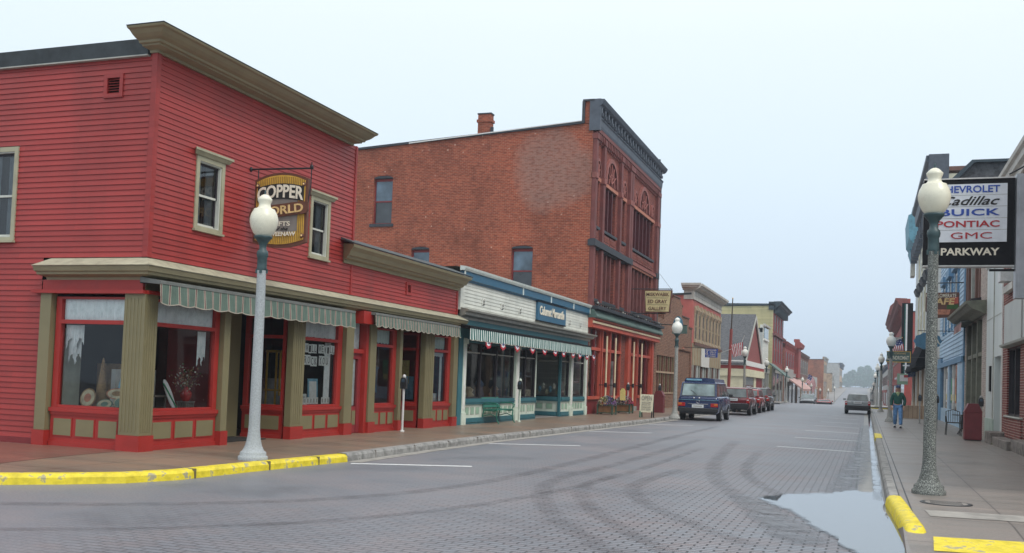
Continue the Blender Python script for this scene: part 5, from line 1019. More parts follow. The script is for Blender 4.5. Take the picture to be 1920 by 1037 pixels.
m = MB(); m.box(3.55, 4.2, 33.2, 34.7, .1, .50, 'stone_block'); m.box(3.6, 4.2, 29.9, 33.2, .1, .38, 'stone_block'); m.box(3.7, 4.2, 16, 29.9, .1, .45, 'stone_block'); FR.box(m, 30, 33.3, .38, .98, -.05, .06, 'brick_maroon'); FR.box(m, 30, 33.3, .98, 1.03, -.05, .1, 'grey_trim'); m.build('plinth', r1, bevel=.04)
def rwin(par, a0, a1, z0, z1, n, fr='sash_dark', F=FR, gl='glass_dark', tr=None):
    q = MB(); W = (a1-a0)/n
    for k in range(n+1): a = a0+k*W-(.04 if k else 0); F.box(q, a, min(a+.08, a1), z0, z1, -.2, -.05, fr)
    F.box(q, a0, a1, z0, z0+.06, -.2, -.06, fr); F.box(q, a0, a1, z1-.06, z1, -.2, -.06, fr)
    if tr: F.box(q, a0, a1, tr-.03, tr+.03, -.2, -.055, fr)
    wo = q.build('window', par); q = MB(); F.quad(q, a0, a1, z0, z1, -.15, gl); q.build('pane', wo); return wo
rwin(r1, 30.6, 33.3, 1.03, 3.05, 2, 'sash_dark'); rwin(r1, 24.5, 29.6, 1.03, 3.05, 3, 'sash_dark'); rwin(r1, 18.5, 23.5, 1.03, 3.05, 3, 'sash_dark'); rwin(r1, 31.4, 33.1, 4.9, 6.4, 1, 'white_paint', gl='glass_sky')
m = MB(); FR.box(m, 31.2, 33.3, 4.7, 4.9, 0, .16, 'tin_cornice'); m.build('window_sill', r1); m = MB(); FR.box(m, 31.2, 33.3, 6.4, 6.6, 0, .12, 'tin_cornice'); m.build('window_head', r1); m = MB(); FR.box(m, 32.2, 32.9, 5.0, 5.3, .05, .35, 'metal_white'); m.build('air_conditioner', r1)
m = MB(); m.box(3.24, 4.0, 25.75, 26.15, 3.92, 6.86, 'metal_grey'); m.box(3.30, 4.0, 25.73, 25.75, 3.98, 6.82, 'metal_grey'); m.box(3.42, 3.44, 25.72, 25.73, 3.98, 6.82, 'grey_trim'); m.build('fin', r1)
# dealership sign
ds = thing('dealership_sign', 'big white and black dealership box sign lettered with five car makes', 'sign', (2.2, 26, 5.7))
x0, x1, z0, z1 = 1.22, 3.22, 4.70, 6.78
m = MB(); m.box(x0, x1, 25.85, 26.15, z0, z1, 'black_paint'); m.build('box', ds)
m = MB(); m.box(x0, x1, 25.82, 26.18, z1, z1+.03, 'metal_white'); m.build('edge_strip', ds); m = MB(); m.box(x0, x1, 25.82, 26.18, z0-.03, z0, 'metal_white'); m.build('edge_strip', ds)
px0, px1 = x0+.14, x1-.17; pz0, pz1 = 5.26, 6.66
m = MB(); m.box(px0, px1, 25.83, 25.85, pz0, pz1, 'sign_white'); m.build('white_panel', ds)
m = MB()
for k in range(1, 5): zz = pz0+(pz1-pz0)*k/5+.01; m.box(px0, px1, 25.826, 25.83, zz, zz+.008, 'grey_trim')
m.build('divider', ds)
cx = (px0+px1)/2+.0; rw = px1-.16
def sgt(s, mat, row, wdt, h, xr=None, **k):
    zc = pz1-(row+.5)*(pz1-pz0)/5+.015; xr = xr or rw; text('lettering', s, mat, (xr-wdt/2, 25.824, zc), h, wdt, ds, **k)
sgt('CHEVROLET', 'letter_blue', 0, 1.36, .17, bold=.018); sgt('Cadillac', 'ink', 1, 1.30, .215, shear=.45, bold=.012); sgt('BUICK', 'letter_blue', 2, 1.30, .165, bold=.022, space=1.05); sgt('PONTIAC', 'letter_red', 3, 1.38, .155, bold=.02); sgt('GMC', 'letter_red', 4, .90, .155, xr=rw-.16, bold=0)
text('lettering', 'PARKWAY', 'letter_cream', (px0+.90, 25.845, 5.03), .18, 1.28, ds, bold=.03)
m = MB(); m.tube([(2.7, 26, 4.6), (4.0, 26, 4.6)], .03, 'iron_black', 6); m.build('bracket', ds); m = MB(); m.tube([(3.1, 26, 6.9), (4.0, 26, 7.4)], .02, 'iron_black', 6); m.build('bracket', ds)
# white panelled building
r2 = thing('white_panel_building', 'narrow white panelled shop building next to the dark red brick', 'building', (9, 36.6, .1))
m = MB(); FR.wall(m, 34.4, 38.95, .08, 6.12, 'white_panel', [(34.8, 36.5, .08, 2.9)], .5); m.box(4.03, 14, 34.42, 34.5, .1, 6, 'white_panel'); m.box(4.03, 14, 38.85, 38.94, .1, 6, 'white_panel'); m.box(4.03, 14, 34.5, 38.9, 6.0, 6.1, 'roof_black'); FR.quad(m, 34.8, 36.5, .08, 2.9, -.49, 'white_panel'); m.build('wall', r2)
m = MB(); FR.box(m, 36.70, 36.78, .8, 6.12, 0, .03, 'grey_trim'); FR.box(m, 34.4, 38.95, 6.12, 6.2, -.1, .06, 'metal_white'); FR.box(m, 34.42, 38.9, 4.25, 4.27, 0, .012, 'grey_trim'); FR.box(m, 34.4, 34.48, .1, 6.1, 0, .04, 'white_paint'); m.build('trim', r2)
m = MB(); FR.box(m, 36.5, 38.95, .08, .82, 0, .03, 'pale_green'); FR.box(m, 34.8, 36.5, .08, .82, -.48, -.44, 'pale_green'); m.build('plinth', r2)
m = MB(); FR.box(m, 37.3, 37.62, 1.75, 2.62, 0, .05, 'black_paint'); m.build('slot_window', r2)
m = MB(); FR.box(m, 34.85, 36.45, .12, 2.85, -.44, -.40, 'white_panel'); FR.box(m, 35.0, 36.3, 1.1, 2.6, -.40, -.39, 'glass_dark'); m.build('door', r2)
m = MB(); m.box(3.75, 4.0, 34.8, 36.5, .13, .22, 'concrete'); m.build('doorstep', r2)
# bay-fronted brick building
r3 = thing('bay_front_building', 'brick building with a deep shop cornice, dark tall windows and a maroon awning', 'building', (9, 43, .1))
m = MB(); FR.wall(m, 38.95, 47.2, .08, 9.0, 'brick_pale', [(40.4, 46.8, .08, 4.6), (41.2, 46.6, 5.2, 8.2)], .5); m.box(4.02, 14, 38.97, 39.05, .1, 9.0, 'orange_wall'); m.box(4.02, 14, 47.1, 47.19, .1, 8.9, 'brick_pale'); m.box(4.1, 14, 39.05, 47.1, 8.8, 8.9, 'roof_black'); FR.quad(m, 40.4, 46.8, .08, 4.6, -.5, 'dark_bay'); FR.quad(m, 41.2, 46.6, 5.2, 8.2, -.45, 'glass_dark'); m.build('wall', r3)
m = MB()
for a in (41.2, 42.6, 44.1, 45.6, 46.4): FR.box(m, a, a+.28, 5.2, 8.2, -.4, .05, 'far_brown' if a != 44.1 else 'grey_trim')
FR.prof(m, [(0, 5.0), (.3, 5.05), (.35, 5.25), (0, 5.3)], 40.9, 46.9, 'sash_dark'); m.build('bay_window', r3)
m = MB(); FR.prof(m, [(0, 4.55), (.1, 4.55), (.25, 4.65), (.5, 4.72), (.62, 4.85), (.7, 4.88), (.72, 4.98), (0, 5.05)], 39.1, 47.4, 'olive_grey', .3, .3); m.build('shop_cornice', r3)
m = MB()
for a in (40.4, 42.3, 44.3, 46.5): FR.box(m, a, a+.3, .08, 4.55, -.4, -.02, 'olive_grey')
FR.box(m, 40.4, 46.8, 3.1, 3.25, -.4, -.05, 'olive_grey'); FR.box(m, 40.4, 46.8, .08, .9, -.4, -.05, 'olive_grey'); m.build('shopfront', r3); m = MB(); FR.quad(m, 40.6, 46.6, .9, 4.5, -.3, 'glass_dark'); m.build('pane', r3)
awning(r3, FR, 43.6, 47.0, 4.18, 4.52, .45, [(0, .5, 'pink_awning'), (.5, 1, 'awning_maroon')], .3, drop=.02)
# blue building
r4 = thing('blue_building', 'light blue clapboard shop building with darker blue trim', 'building', (9, 55, .1))
m = MB(); FR.siding(m, 47.2, 62.9, 3.25, 10.9, 'blue_siding', [(50.5, 52, 5.0, 7.4), (54, 55.5, 5.0, 7.4), (58, 59.5, 5.0, 7.4)], pitch=.2, lip=.03); m.box(4.05, 14, 47.22, 62.85, .1, 9.0, 'blue_siding'); m.box(4.05, 14, 47.24, 62.85, 9.0, 11.2, 'shingle'); m.build('wall', r4)
for a in (50.5, 54, 58):
    q = MB(); simple_window(FR, q, a, a+1.5, 5.0, 7.4, 'white_paint', 'glass_sky', d=.0, t=.12); FR.box(q, a-.2, a, 4.8, 7.7, 0, .1, 'blue_trim'); FR.box(q, a+1.5, a+1.7, 4.8, 7.7, 0, .1, 'blue_trim'); FR.box(q, a-.3, a+1.8, 7.5, 7.9, 0, .25, 'blue_trim'); q.build('window', r4)
m = MB(); FR.box(m, 47.25, 49.6, .1, 3.3, 0, .10, 'blue_siding'); FR.box(m, 47.2, 62.9, 3.05, 3.3, 0, .16, 'blue_trim'); FR.box(m, 60.3, 62.9, .1, 3.6, 0, .12, 'blue_trim'); FR.box(m, 54.3, 55.3, .1, 3.1, 0, .1, 'blue_siding'); FR.box(m, 47.2, 62.9, .1, .85, 0, .08, 'blue_siding'); FR.box(m, 47.2, 47.6, .1, 9.4, 0, .06, 'blue_trim'); m.build('trim', r4)
m = MB(); FR.quad(m, 49.6, 60.3, .85, 3.05, .03, 'glass_dark')
for a in (49.6, 52.3, 55.3, 57.8): FR.box(m, a, a+.12, .85, 3.05, .03, .1, 'white_paint')
m.build('display_window', r4)
for (y, c, nm) in ((50.8, 'tray_rust', 'orange'), (52.0, 'flag_white', 'white'), (53.2, 'garment_green', 'green'), (56.4, 'flag_white', 'pale')):
    m = MB(); FR.box(m, y, y+.6, 1.2, 2.4, .035, .045, c); FR.box(m, y+.1, y+.5, 1.3, 1.6, .046, .05, 'petal_yellow'); tag(m.build('poster'), nm+' poster in the blue shop window', 'poster')
m = MB(); m.prism([(3.35, 11.1), (3.6, 11.1), (4.25, 11.78), (14, 11.78), (14, 11.9), (4.15, 11.9)], 'y', 47.1, 62.5, 'dark_cornice'); m.prism([(3.6, 11.1), (4.25, 11.78), (14, 11.78), (14, 11.1)], 'y', 47.3, 62.5, 'shingle'); m.build('mansard_roof', r4)
# tall pale building with blue cornice
r5 = thing('tall_pale_building', 'tall pale three-storey building with a heavy blue cornice on the right', 'building', (9, 80, 0))
m = MB(); FR.wall(m, 63, 96, 0, 15.3, 'grey_panel'); m.box(4.02, 16, 62.97, 63.05, .1, 14.6, 'cream_siding'); Fac('y', 62.97, -1).siding(m, 4.3, 16, 10, 14.3, 'cream_siding', pitch=.2, lip=.03); m.box(4.1, 16, 95.9, 95.98, 0, 15, 'grey_panel'); m.build('wall', r5)
m = MB(); FR.prof(m, [(0, 13.9), (.2, 13.9), (.3, 14.3), (.7, 14.5), (.75, 15.2), (.95, 15.4), (.95, 15.7), (0, 15.8)], 63, 82, 'slate_cornice', .1, .2); m.box(4.0, 4.28, 62.9, 63.1, 13, 15.6, 'blue_siding'); m.box(4.28, 16, 62.85, 96, 14.75, 15.0, 'far_brown'); m.box(3.2, 4.3, 62.8, 63, 14.0, 15.75, 'slate_cornice')
y = 64
while y < 96: FR.box(m, y, y+.5, 13.2, 14.4, 0, .5, 'slate_cornice'); y += 2.2
m.build('cornice', r5)
m = MB(); FR.prof(m, [(0, 14.4), (.3, 14.5), (.75, 15.2), (.85, 17.2), (.6, 17.3), (.5, 17.9), (0, 17.9)], 93, 100.5, 'blue_cornice', .2, .2); FR.prof(m, [(0, 13.5), (.3, 13.6), (.6, 14.6), (0, 14.9)], 96, 100, 'blue_cornice'); FR.box(m, 98, 100, 12.4, 13.6, 0, .35, 'grey_trim'); m.build('blue_gable', r5)
for i, a in enumerate((66, 70.5, 75, 79.5, 84, 88.5)):
    q = MB(); simple_window(FR, q, a, a+1.6, 6.2, 9.6, 'cream_siding', 'glass_sky', d=.0, t=.3); FR.prof(q, [(0, 9.7), (.25, 9.8), (.4, 10.2), (0, 10.4)], a-.5, a+2.1, 'slate_dark'); simple_window(FR, q, a, a+1.6, 11.0, 13.2, 'cream_siding', 'glass_dark', d=.0, t=.3); q.build('window', r5)
m = MB(); FR.prof(m, [(0, 5.9), (1.0, 3.6), (1.0, 3.35), (0, 3.4)], 70, 79, 'awning_black'); FR.prof(m, [(0, 5.8), (.9, 3.5), (.9, 3.3), (0, 3.35)], 80, 92, 'awning_black'); FR.prof(m, [(0, 3.6), (1.6, 2.9), (1.6, 2.75), (0, 3.0)], 86, 97, 'car_blue'); m.build('awning', r5)
m = MB()
for k in range(10): FR.box(m, 64+k*3.1, 64.5+k*3.1, .1, 3.3, 0, .3, 'white_paint' if k % 2 else 'far_tan')
FR.quad(m, 63.2, 95, .9, 3.3, .1, 'glass_dark'); FR.box(m, 63, 96, .1, .9, 0, .2, 'far_tan'); m.build('shopfront', r5)
# projecting black panel, ornate red building, far row
bp = thing('vertical_sign', 'tall black upright sign panel with a pale stripe beside the ornate red building', 'sign', (3.5, 100, 7))
m = MB(); m.box(3.02, 4.0, 100.6, 101.1, 3.2, 10.1, 'black_paint'); m.build('board', bp); m = MB(); m.box(3.36, 3.52, 100.57, 100.6, 3.3, 10.0, 'flag_white'); m.box(3.25, 3.34, 100.57, 100.6, 3.3, 10.0, 'teal_awning'); m.build('stripe', bp)
t7, F7r = block('ornate_red_building', 'ornate dark red building with a curved bracketed parapet', 122, 176, 12.4, 'far_red', 'far_red', X=4.2, out=-1, depth=14, cornice='brown_stone', ch=1.6, co=1.3, rows=[(7, 6.0, 8.6, 'red_trim', 'grey_trim', 1)], base='red_trim', bh=3.2, hside=11)
m = MB(); F7r.prof(m, [(0, 11.6), (.8, 11.9), (1.5, 12.8), (1.3, 13.8), (.8, 14.3), (0, 14.6)], 150, 176, 'brown_stone', .2, .2); F7r.box(m, 150, 176, 7.2, 9.4, 0, .8, 'grey_panel'); m.build('parapet', t7)
block('far_right_red_shop', 'lower dark red shop on the right beyond the ornate building', 178, 225, 8.4, 'far_red', 'far_red', X=4.2, out=-1, depth=12, cornice='far_brown', ch=.8, co=.5, rows=[(5, 4, 6.2, 'grey_trim', None, 1)], base='far_grey', bh=2.6, hside=8)
block('far_right_grey_shop', 'distant grey shop on the right side', 230, 300, 7.6, 'far_grey', 'far_red', X=4.3, out=-1, depth=12, cornice='slate_cornice', ch=.8, co=.5, rows=[(6, 3.2, 5.4, 'far_brown', None, 1)], base='far_red', bh=2, hside=7)
block('far_right_brown_shop', 'most distant brown building on the right', 310, 400, 9.5, 'far_brown', 'far_tan', X=4.6, out=-1, depth=12, cornice='far_grey', ch=.8, co=.5, rows=[(6, 5, 7.4, 'far_grey', None, 1)], base='far_grey', bh=4, hside=9)
# hanging signs on the right
cs = thing('cafe_sign', 'dark cafe hanging sign with cream letters and a cup-shaped lower edge', 'sign', (3.2, 48, 5.6))
pts = [(2.42, 6.12), (3.80, 6.16), (3.82, 5.36), (3.60, 5.30), (3.50, 5.12), (3.30, 5.02), (2.95, 5.0), (2.6, 5.1), (2.42, 5.3)]
m = MB(); m.prism(pts, 'y', 48, 48.12, 'sign_brown'); m.build('board', cs)
m = MB(); m.prism([(3.35, 5.62), (3.76, 5.66), (3.76, 5.95), (3.40, 5.90)], 'y', 47.985, 48, 'store_red'); m.prism([(3.3, 5.40), (3.76, 5.42), (3.76, 5.60), (3.3, 5.58)], 'y', 47.985, 48, 'leaf'); m.prism([(2.9, 5.15), (3.4, 5.15), (3.45, 5.38), (2.9, 5.38)], 'y', 47.985, 48, 'tray_rust'); m.build('painted_cup', cs)
text('lettering', 'CONGLOMERATE', 'letter_cream', (3.06, 47.98, 6.0), .17, 1.24, cs, bold=.01); text('lettering', 'CAFE', 'letter_gold', (3.08, 47.98, 5.74), .30, 1.1, cs, bold=.03, shear=.15)
m = MB(); m.tube([(2.3, 48.06, 6.55), (4.0, 48.06, 6.6)], .025, 'iron_black', 6); m.tube([(2.6, 48.06, 6.55), (2.6, 48.06, 6.1)], .012, 'iron_black', 5); m.tube([(3.7, 48.06, 6.58), (3.7, 48.06, 6.15)], .012, 'iron_black', 5); m.build('bracket', cs)
ls = thing('laundromat_sign', 'dark green hanging laundromat sign with white letters', 'sign', (1.7, 60, 3.6))
m = MB(); m.box(1.04, 2.27, 60, 60.1, 3.34, 3.90, 'green_grey'); m.box(1.02, 2.29, 59.985, 60.11, 3.30, 3.34, 'gold'); m.box(1.02, 2.29, 59.985, 60.11, 3.90, 3.93, 'gold'); m.box(2.27, 2.31, 59.985, 60.11, 3.30, 3.93, 'gold'); m.build('board', ls)
text('lettering', 'LAUNDROMAT', 'letter_cream', (1.64, 59.98, 3.56), .22, 1.14, ls, bold=.015); text('lettering', 'Calumet', 'letter_gold', (1.75, 59.98, 3.82), .12, .6, ls, shear=.3)
m = MB(); m.tube([(2.0, 60.05, 3.93), (4.0, 60.05, 4.6)], .02, 'iron_black', 5); m.tube([(2.3, 60.05, 3.6), (4.0, 60.05, 3.6)], .02, 'iron_black', 5); m.box(1.9, 2.25, 60, 60.08, 3.1, 3.17, 'flag_white'); m.build('bracket', ls)
rs = thing('round_sign', 'round blue scalloped hanging sign by the lamp post before the blue building', 'sign', (2.95, 52, 4.2))
m = MB(); m.prism([(2.75+(.62+.03*math.cos(10*a_))*math.cos(a_)*1.0, 4.15+(.40+.02*math.cos(10*a_))*math.sin(a_)) for a_ in [2*math.pi*k/40 for k in range(40)]], 'y', 52, 52.1, 'teal_blue'); m.build('board', rs); text('lettering', 'A', 'letter_cream', (3.15, 51.98, 4.15), .3, None, rs); m = MB(); m.tube([(2.3, 52.05, 4.65), (4.0, 52.05, 4.65)], .02, 'iron_black', 5); m.build('bracket', rs)
gs2 = thing('shop_notice', 'small pale green hanging notice under the dark awnings on the right', 'sign', (2.1, 84, 2.4)); m = MB(); m.box(2.25, 3.05, 84, 84.08, 2.25, 3.1, 'panel_green'); m.box(2.45, 3.05, 83.97, 84, 2.5, 3.0, 'flag_white'); m.box(2.75, 3.05, 83.95, 83.97, 2.8, 3.0, 'letter_red'); m.build('board', gs2); m = MB(); m.tube([(2.6, 84.04, 3.1), (2.6, 84.04, 3.35), (4.0, 84.04, 3.4)], .02, 'iron_black', 5); m.build('bracket', gs2)
# ------------------------------------------------------------------ flags
def flag(name, label, loc, w_, h_, droop=0.0, rz=0, pole=True, canton=True, hang=False):
    t = thing(name, label, 'flag', loc, rz=rz)
    m = MB(); nx, ny = 20, 13
    def P(i, j):
        u, v = i/nx, j/ny
        return (u*w_, .06*math.sin(u*7+v*2)*(.3+u)+.0, -v*h_-droop*u*u*h_+.03*math.sin(u*5))
    for i in range(nx):
        for j in range(ny):
            c = 'flag_blue' if (canton and i < 8 and j < 7) else ('flag_red' if j % 2 == 0 else 'flag_white')
            if c == 'flag_blue' and i % 2 == 1 and j % 2 == 1: c = 'flag_white' if (i+j) % 4 == 0 else c
            m.face([P(i, j), P(i+1, j), P(i+1, j+1), P(i, j+1)], c, True)
    m.build('cloth', t, local=True)
    if pole: m = MB(); m.tube([(-.02, 0, -h_*1.15), (-.02, 0, .12)], .018, 'metal_white', 6); m.ell((-.02, 0, .14), (.035, .035, .035), 'gold', 8, 6); m.build('pole', t, local=True)
    return t
f1 = thing('flag', 'striped flag hanging slack from a slanted pole in front of the gabled shop', 'flag', (-9.2, 79, 4.9))
m = MB(); n_ = 13
for k in range(n_):
    for j in range(10):
        def Q(k_, j_): u = k_/n_; v = j_/10; return (-.95+u*.95+.25*v*(1-u)-.0, .06*math.sin(j_*.9+k_), .12-(.15+.85*v)*(1.15-.0*u)+.25*u)
        m.face([Q(k, j), Q(k+1, j), Q(k+1, j+1), Q(k, j+1)], 'flag_red' if k % 2 == 0 else 'flag_white', True)
m.build('cloth', f1, local=True); m = MB(); m.tube([(-.2, 0, -.2), (.12, 0, .75)], .02, 'metal_white', 6); m.tube([(-2.2, 0, -.9), (-.2, 0, -.1)], .02, 'metal_white', 6); m.build('pole', f1, local=True)
f2 = flag('flag', 'starred and striped flag slanting out over the far left pavement', (-9.1, 172, 4.1), 1.7, 1.5, droop=.9); f2.rotation_euler.y = R(18)
f3 = flag('flag', 'starred and striped flag on the right above the dark awnings', (2.15, 74, 5.35), 1.0, .85, droop=.2); f3.rotation_euler.y = R(62)
mast = thing('mast', 'tall thin red-painted pole in front of the gabled shop', 'pole', (-10.75, 84, .1)); m = MB(); m.tube([(-10.88, 84, .1), (-10.75, 84, 6.4)], [.14, .12], 'far_red', 10); m.build('shaft', mast); m = MB(); m.tube([(-10.75, 84, 6.4), (-10.70, 84, 8.95)], [.06, .04], 'trunk', 8); m.ell((-10.7, 84, 8.98), (.06, .06, .06), 'gold', 8, 6); m.build('tip', mast)
# ------------------------------------------------------------------ copper sign
cw = thing('copper_sign', 'yellow and black hanging shop sign with carved white letters on the red corner shop', 'sign', (-10.85, 16.5, 4.7))
Y = 16.5; x0, x1 = -11.44, -10.24
def archpts(x0, x1, zb, zt, bow_t, bow_b, n=14):
    cxx = (x0+x1)/2; hw = (x1-x0)/2
    return [(x0+(x1-x0)*k/n, zt+bow_t*(1-((x0+(x1-x0)*k/n-cxx)/hw)**2)) for k in range(n+1)]+[(x1-(x1-x0)*k/n, zb-bow_b*(1-((x1-(x1-x0)*k/n-cxx)/hw)**2)) for k in range(n+1)]
m = MB(); m.prism(archpts(x0, x1, 4.08, 5.32, .13, .10), 'y', Y, Y+.08, 'sign_brown'); m.build('board', cw)
m = MB(); m.prism(archpts(x0+.055, x1-.055, 4.13, 5.28, .12, .09), 'y', Y-.012, Y, 'gold')
for k in range(26):
    xx = x0+.08+k*.0415; bow = .11*(1-((xx-(x0+x1)/2)/.6)**2); m.box(xx, xx+.014, Y-.016, Y-.012, 4.13-bow*.7, 5.27+bow*.9, 'gold_dark')
m.build('striped_ground', cw)
m = MB(); m.prism(archpts(x0+.19, x1-.2, 4.30, 5.16, .03, .03), 'y', Y-.022, Y-.016, 'sign_grey'); m.build('panel', cw)
m = MB(); m.prism(archpts(x0+.09, x1-.07, 4.87, 5.16, .07, -.06), 'y', Y-.034, Y-.022, 'ink'); m.build('letter_ground', cw)
text('lettering', 'COPPER', 'letter_cream', ((x0+x1)/2+.01, Y-.04, 5.01), .26, 1.04, cw, bold=.025, arc=.07)
m = MB(); m.prism([(x0-.07, 4.60), (x0-.02, 4.76), (x1-.06, 4.87), (x1+.06, 4.84), (x1+.06, 4.70), (x1-.0, 4.63), (x0+.02, 4.52), (x0-.06, 4.52)], 'y', Y-.06, Y-.022, 'sign_brown'); m.build('ribbon', cw)
o = text('lettering', 'WORLD', 'letter_gold', ((x0+x1)/2+.02, Y-.066, 4.70), .17, 1.06, cw, bold=.02); o.rotation_euler = (R(90), R(-5), 0)
text('lettering', 'GIFTS', 'letter_cream', ((x0+x1)/2+.04, Y-.03, 4.44), .09, .42, cw, bold=.02); text('lettering', 'of the', 'ink', ((x0+x1)/2+.06, Y-.03, 4.34), .06, .3, cw, shear=.3); text('lettering', 'KEWEENAW', 'letter_cream', ((x0+x1)/2+.02, Y-.03, 4.24), .085, .72, cw, bold=.02)
m = MB()
for xx, zz in ((x0+.08, 5.20), (x1-.08, 5.20), (x0+.08, 4.20), (x1-.08, 4.20)): m.ell((xx, Y-.02, zz), (.045, .02, .045), 'sign_brown', 8, 6); m.ell((xx, Y-.04, zz), (.022, .015, .022), 'letter_gold', 8, 6)
m.build('stud', cw)
m = MB(); m.tube([(-11.6, Y+.04, 5.55), (-10.16, Y+.04, 5.52)], .018, 'iron_black', 8); m.tube([(-10.2, Y+.04, 5.64), (-10.2, Y+.04, 5.2), (-10.28, Y+.04, 4.6)], .012, 'iron_black', 6); m.tube([(-11.4, Y+.04, 5.54), (-11.4, Y+.04, 5.2)], .012, 'iron_black', 6); m.ell((-10.2, Y+.04, 5.55), (.04, .03, .04), 'iron_black', 8, 6); m.ell((-11.58, Y+.04, 5.55), (.04, .04, .05), 'iron_black', 8, 6); m.build('bracket', cw)
# ------------------------------------------------------------------ lamps
def lamp(loc, H=4.8, shaft='aggregate', globe='lamp_globe', label='', br=.225):
    t = thing('street_lamp', label, 'street lamp', loc, 'acorn street lamps'); s = H/4.8
    m = MB(); m.lathe((0, 0, 0), [(br*1.05, 0), (br*1.06, .05), (br*1.0, .065), (br*.93, .07), (br*.93, .12), (br*.86, .135), (br*.76, .15), (br*.62, .22), (br*.5, .32), (br*.43, .44), (br*.40, .6)], shaft, 26); m.build('base', t, local=True)
    m = MB(); m.lathe((0, 0, 0), [(br*.40, .6), (.072, 3.62*s)], shaft, 22); m.build('shaft', t, local=True)
    m = MB(); z = 3.58*s; m.lathe((0, 0, 0), [(.076, z), (.082, z+.02), (.078, z+.06), (.078, z+.2), (.09, z+.22), (.095, z+.27), (.088, z+.31), (.06, z+.34), (.058, z+.40), (.07, z+.44), (.115, z+.50), (.145, z+.53), (.15, z+.56), (.12, z+.565)], 'lamp_metal', 22)
    for k in range(4):
        a_ = k*math.pi/2+.4; m.prism([(.078*math.cos(a_)-.02, z-.05), (.078*math.cos(a_)+.02, z-.05), (.078*math.cos(a_)+.02, z+.02), (.078*math.cos(a_)-.02, z+.02)], 'y', .078*math.sin(a_)-.01, .078*math.sin(a_)+.01, 'lamp_metal')
    m.build('collar', t, local=True)
    m = MB(); z = 3.58*s+.56; m.lathe((0, 0, 0), [(.12, z), (.165, z+.05), (.205, z+.13), (.228, z+.22), (.23, z+.28), (.21, z+.36), (.175, z+.425), (.17, z+.44), (.125, z+.455), (.10, z+.48), (.092, z+.53), (.115, z+.58), (.118, z+.61), (.09, z+.64), (.06, z+.67), (.03, z+.685), (.005, z+.69)], globe, 26); m.build('globe', t, local=True)
    m = MB(); m.lathe((0, 0, 0), [(.02, z+.685), (.012, z+.70), (.02, z+.72), (.004, z+.76)], 'lamp_metal', 8); m.build('finial', t, local=True)
    return t
L0 = lamp((-9.33, 13.75, .13), 4.13, 'aggregate_pale', 'lamp_globe', 'pale speckled concrete street lamp standing before the red corner shop')
LR = lamp((.89, 15.84, .13), 4.8, 'aggregate', 'lamp_globe', 'dark speckled concrete street lamp at the near right in front of the dealership sign')
LG = lamp((-7.72, 42.4, .13), 4.15, 'concrete_grey', 'globe_white', 'grey street lamp beside the blue camper van')
for (x, y, sc, lb) in ((-7.8, 68.4, .97, 'street lamp behind the maroon car, before the gabled shop'), (-7.8, 84, .9, 'street lamp before the false-front shop'), (-7.8, 106, .86, 'street lamp before the yellow hall'), (-7.8, 133, .86, 'far left street lamp before the brick shop with the turret'), (-7.8, 154.5, .86, 'far left street lamp beyond the pink awning'), (-7.8, 185, .9, 'tiny far left street lamp before the dark shop'), (-7.8, 225, .95, 'tiny far left street lamp further down the dip'), (-7.8, 270, 1, 'tiny far left street lamp where the road climbs again')):
    dup(LG, (x, y, gz(y)+.12), lb, scale=sc)
for (x, y, sc, lb) in ((1.11, 52.7, 1.03, 'street lamp just left of the walking man'), (1.0, 78.5, 1.0, 'second street lamp behind the walking man'), (.95, 100, .95, 'third street lamp down the right row'), (.95, 124, .95, 'fourth street lamp down the right row'), (.95, 150, .95, 'fifth street lamp down the right row'), (.95, 180, 1, 'sixth street lamp, tiny, down the right row'), (.95, 220, 1, 'seventh street lamp, tiny, down the right row'), (.95, 275, 1, 'last tiny street lamp on the right')):
    dup(LG, (x, y, gz(y)+.12), lb, scale=sc)
# ------------------------------------------------------------------ parking meters
def meter(loc, label, pole='metal_white', h=1.1):
    t = thing('parking_meter', label, 'parking meter', loc, 'parking meters'); m = MB(); m.tube([(0, 0, 0), (0, 0, h)], .032, pole, 10); m.lathe((0, 0, 0), [(.06, 0), (.06, .03), (.033, .04)], pole, 10); m.build('pole', t, local=True)
    m = MB(); m.prism([(-.075, h), (.075, h), (.085, h+.13), (.075, h+.24), (.045, h+.29), (-.045, h+.29), (-.075, h+.24), (-.085, h+.13)], 'y', -.055, .055, 'trim_black'); m.build('head', t, local=True, bevel=.015)
    m = MB(); m.lathe((0, 0, h+.29), [(.045, 0), (.05, .03), (.035, .065), (.01, .08)], 'metal_white', 12); m.prism([(-.045, h+.17), (.045, h+.17), (.04, h+.25), (-.04, h+.25)], 'y', -.058, -.0555, 'glass_sky'); m.build('dome', t, local=True); return t
mt = meter((-11.2, 23.05, .13), 'white parking meter before the second recessed entry of the red shop')
dup(mt, (-11.15, 32.0, .13), 'dark-headed parking meter right of the green bench', mats={'metal_white': 'green_white'}); dup(mt, (-10.4, 52.5, .13), 'parking meter beside the left maroon bin'); dup(mt, (-10.9, 47.2, .13), 'parking meter between the flower boxes and the red doors')
for (x, y, lb) in ((3.66, 37.0, 'parking meter just right of the large maroon bin'), (2.75, 44.5, 'parking meter behind the black chair'), (2.45, 52.0, 'parking meter before the blue shop window'), (2.0, 68, 'parking meter before the dark awnings on the right')): dup(mt, (x, y, .13), lb, mats={'metal_white': 'concrete_grey'})
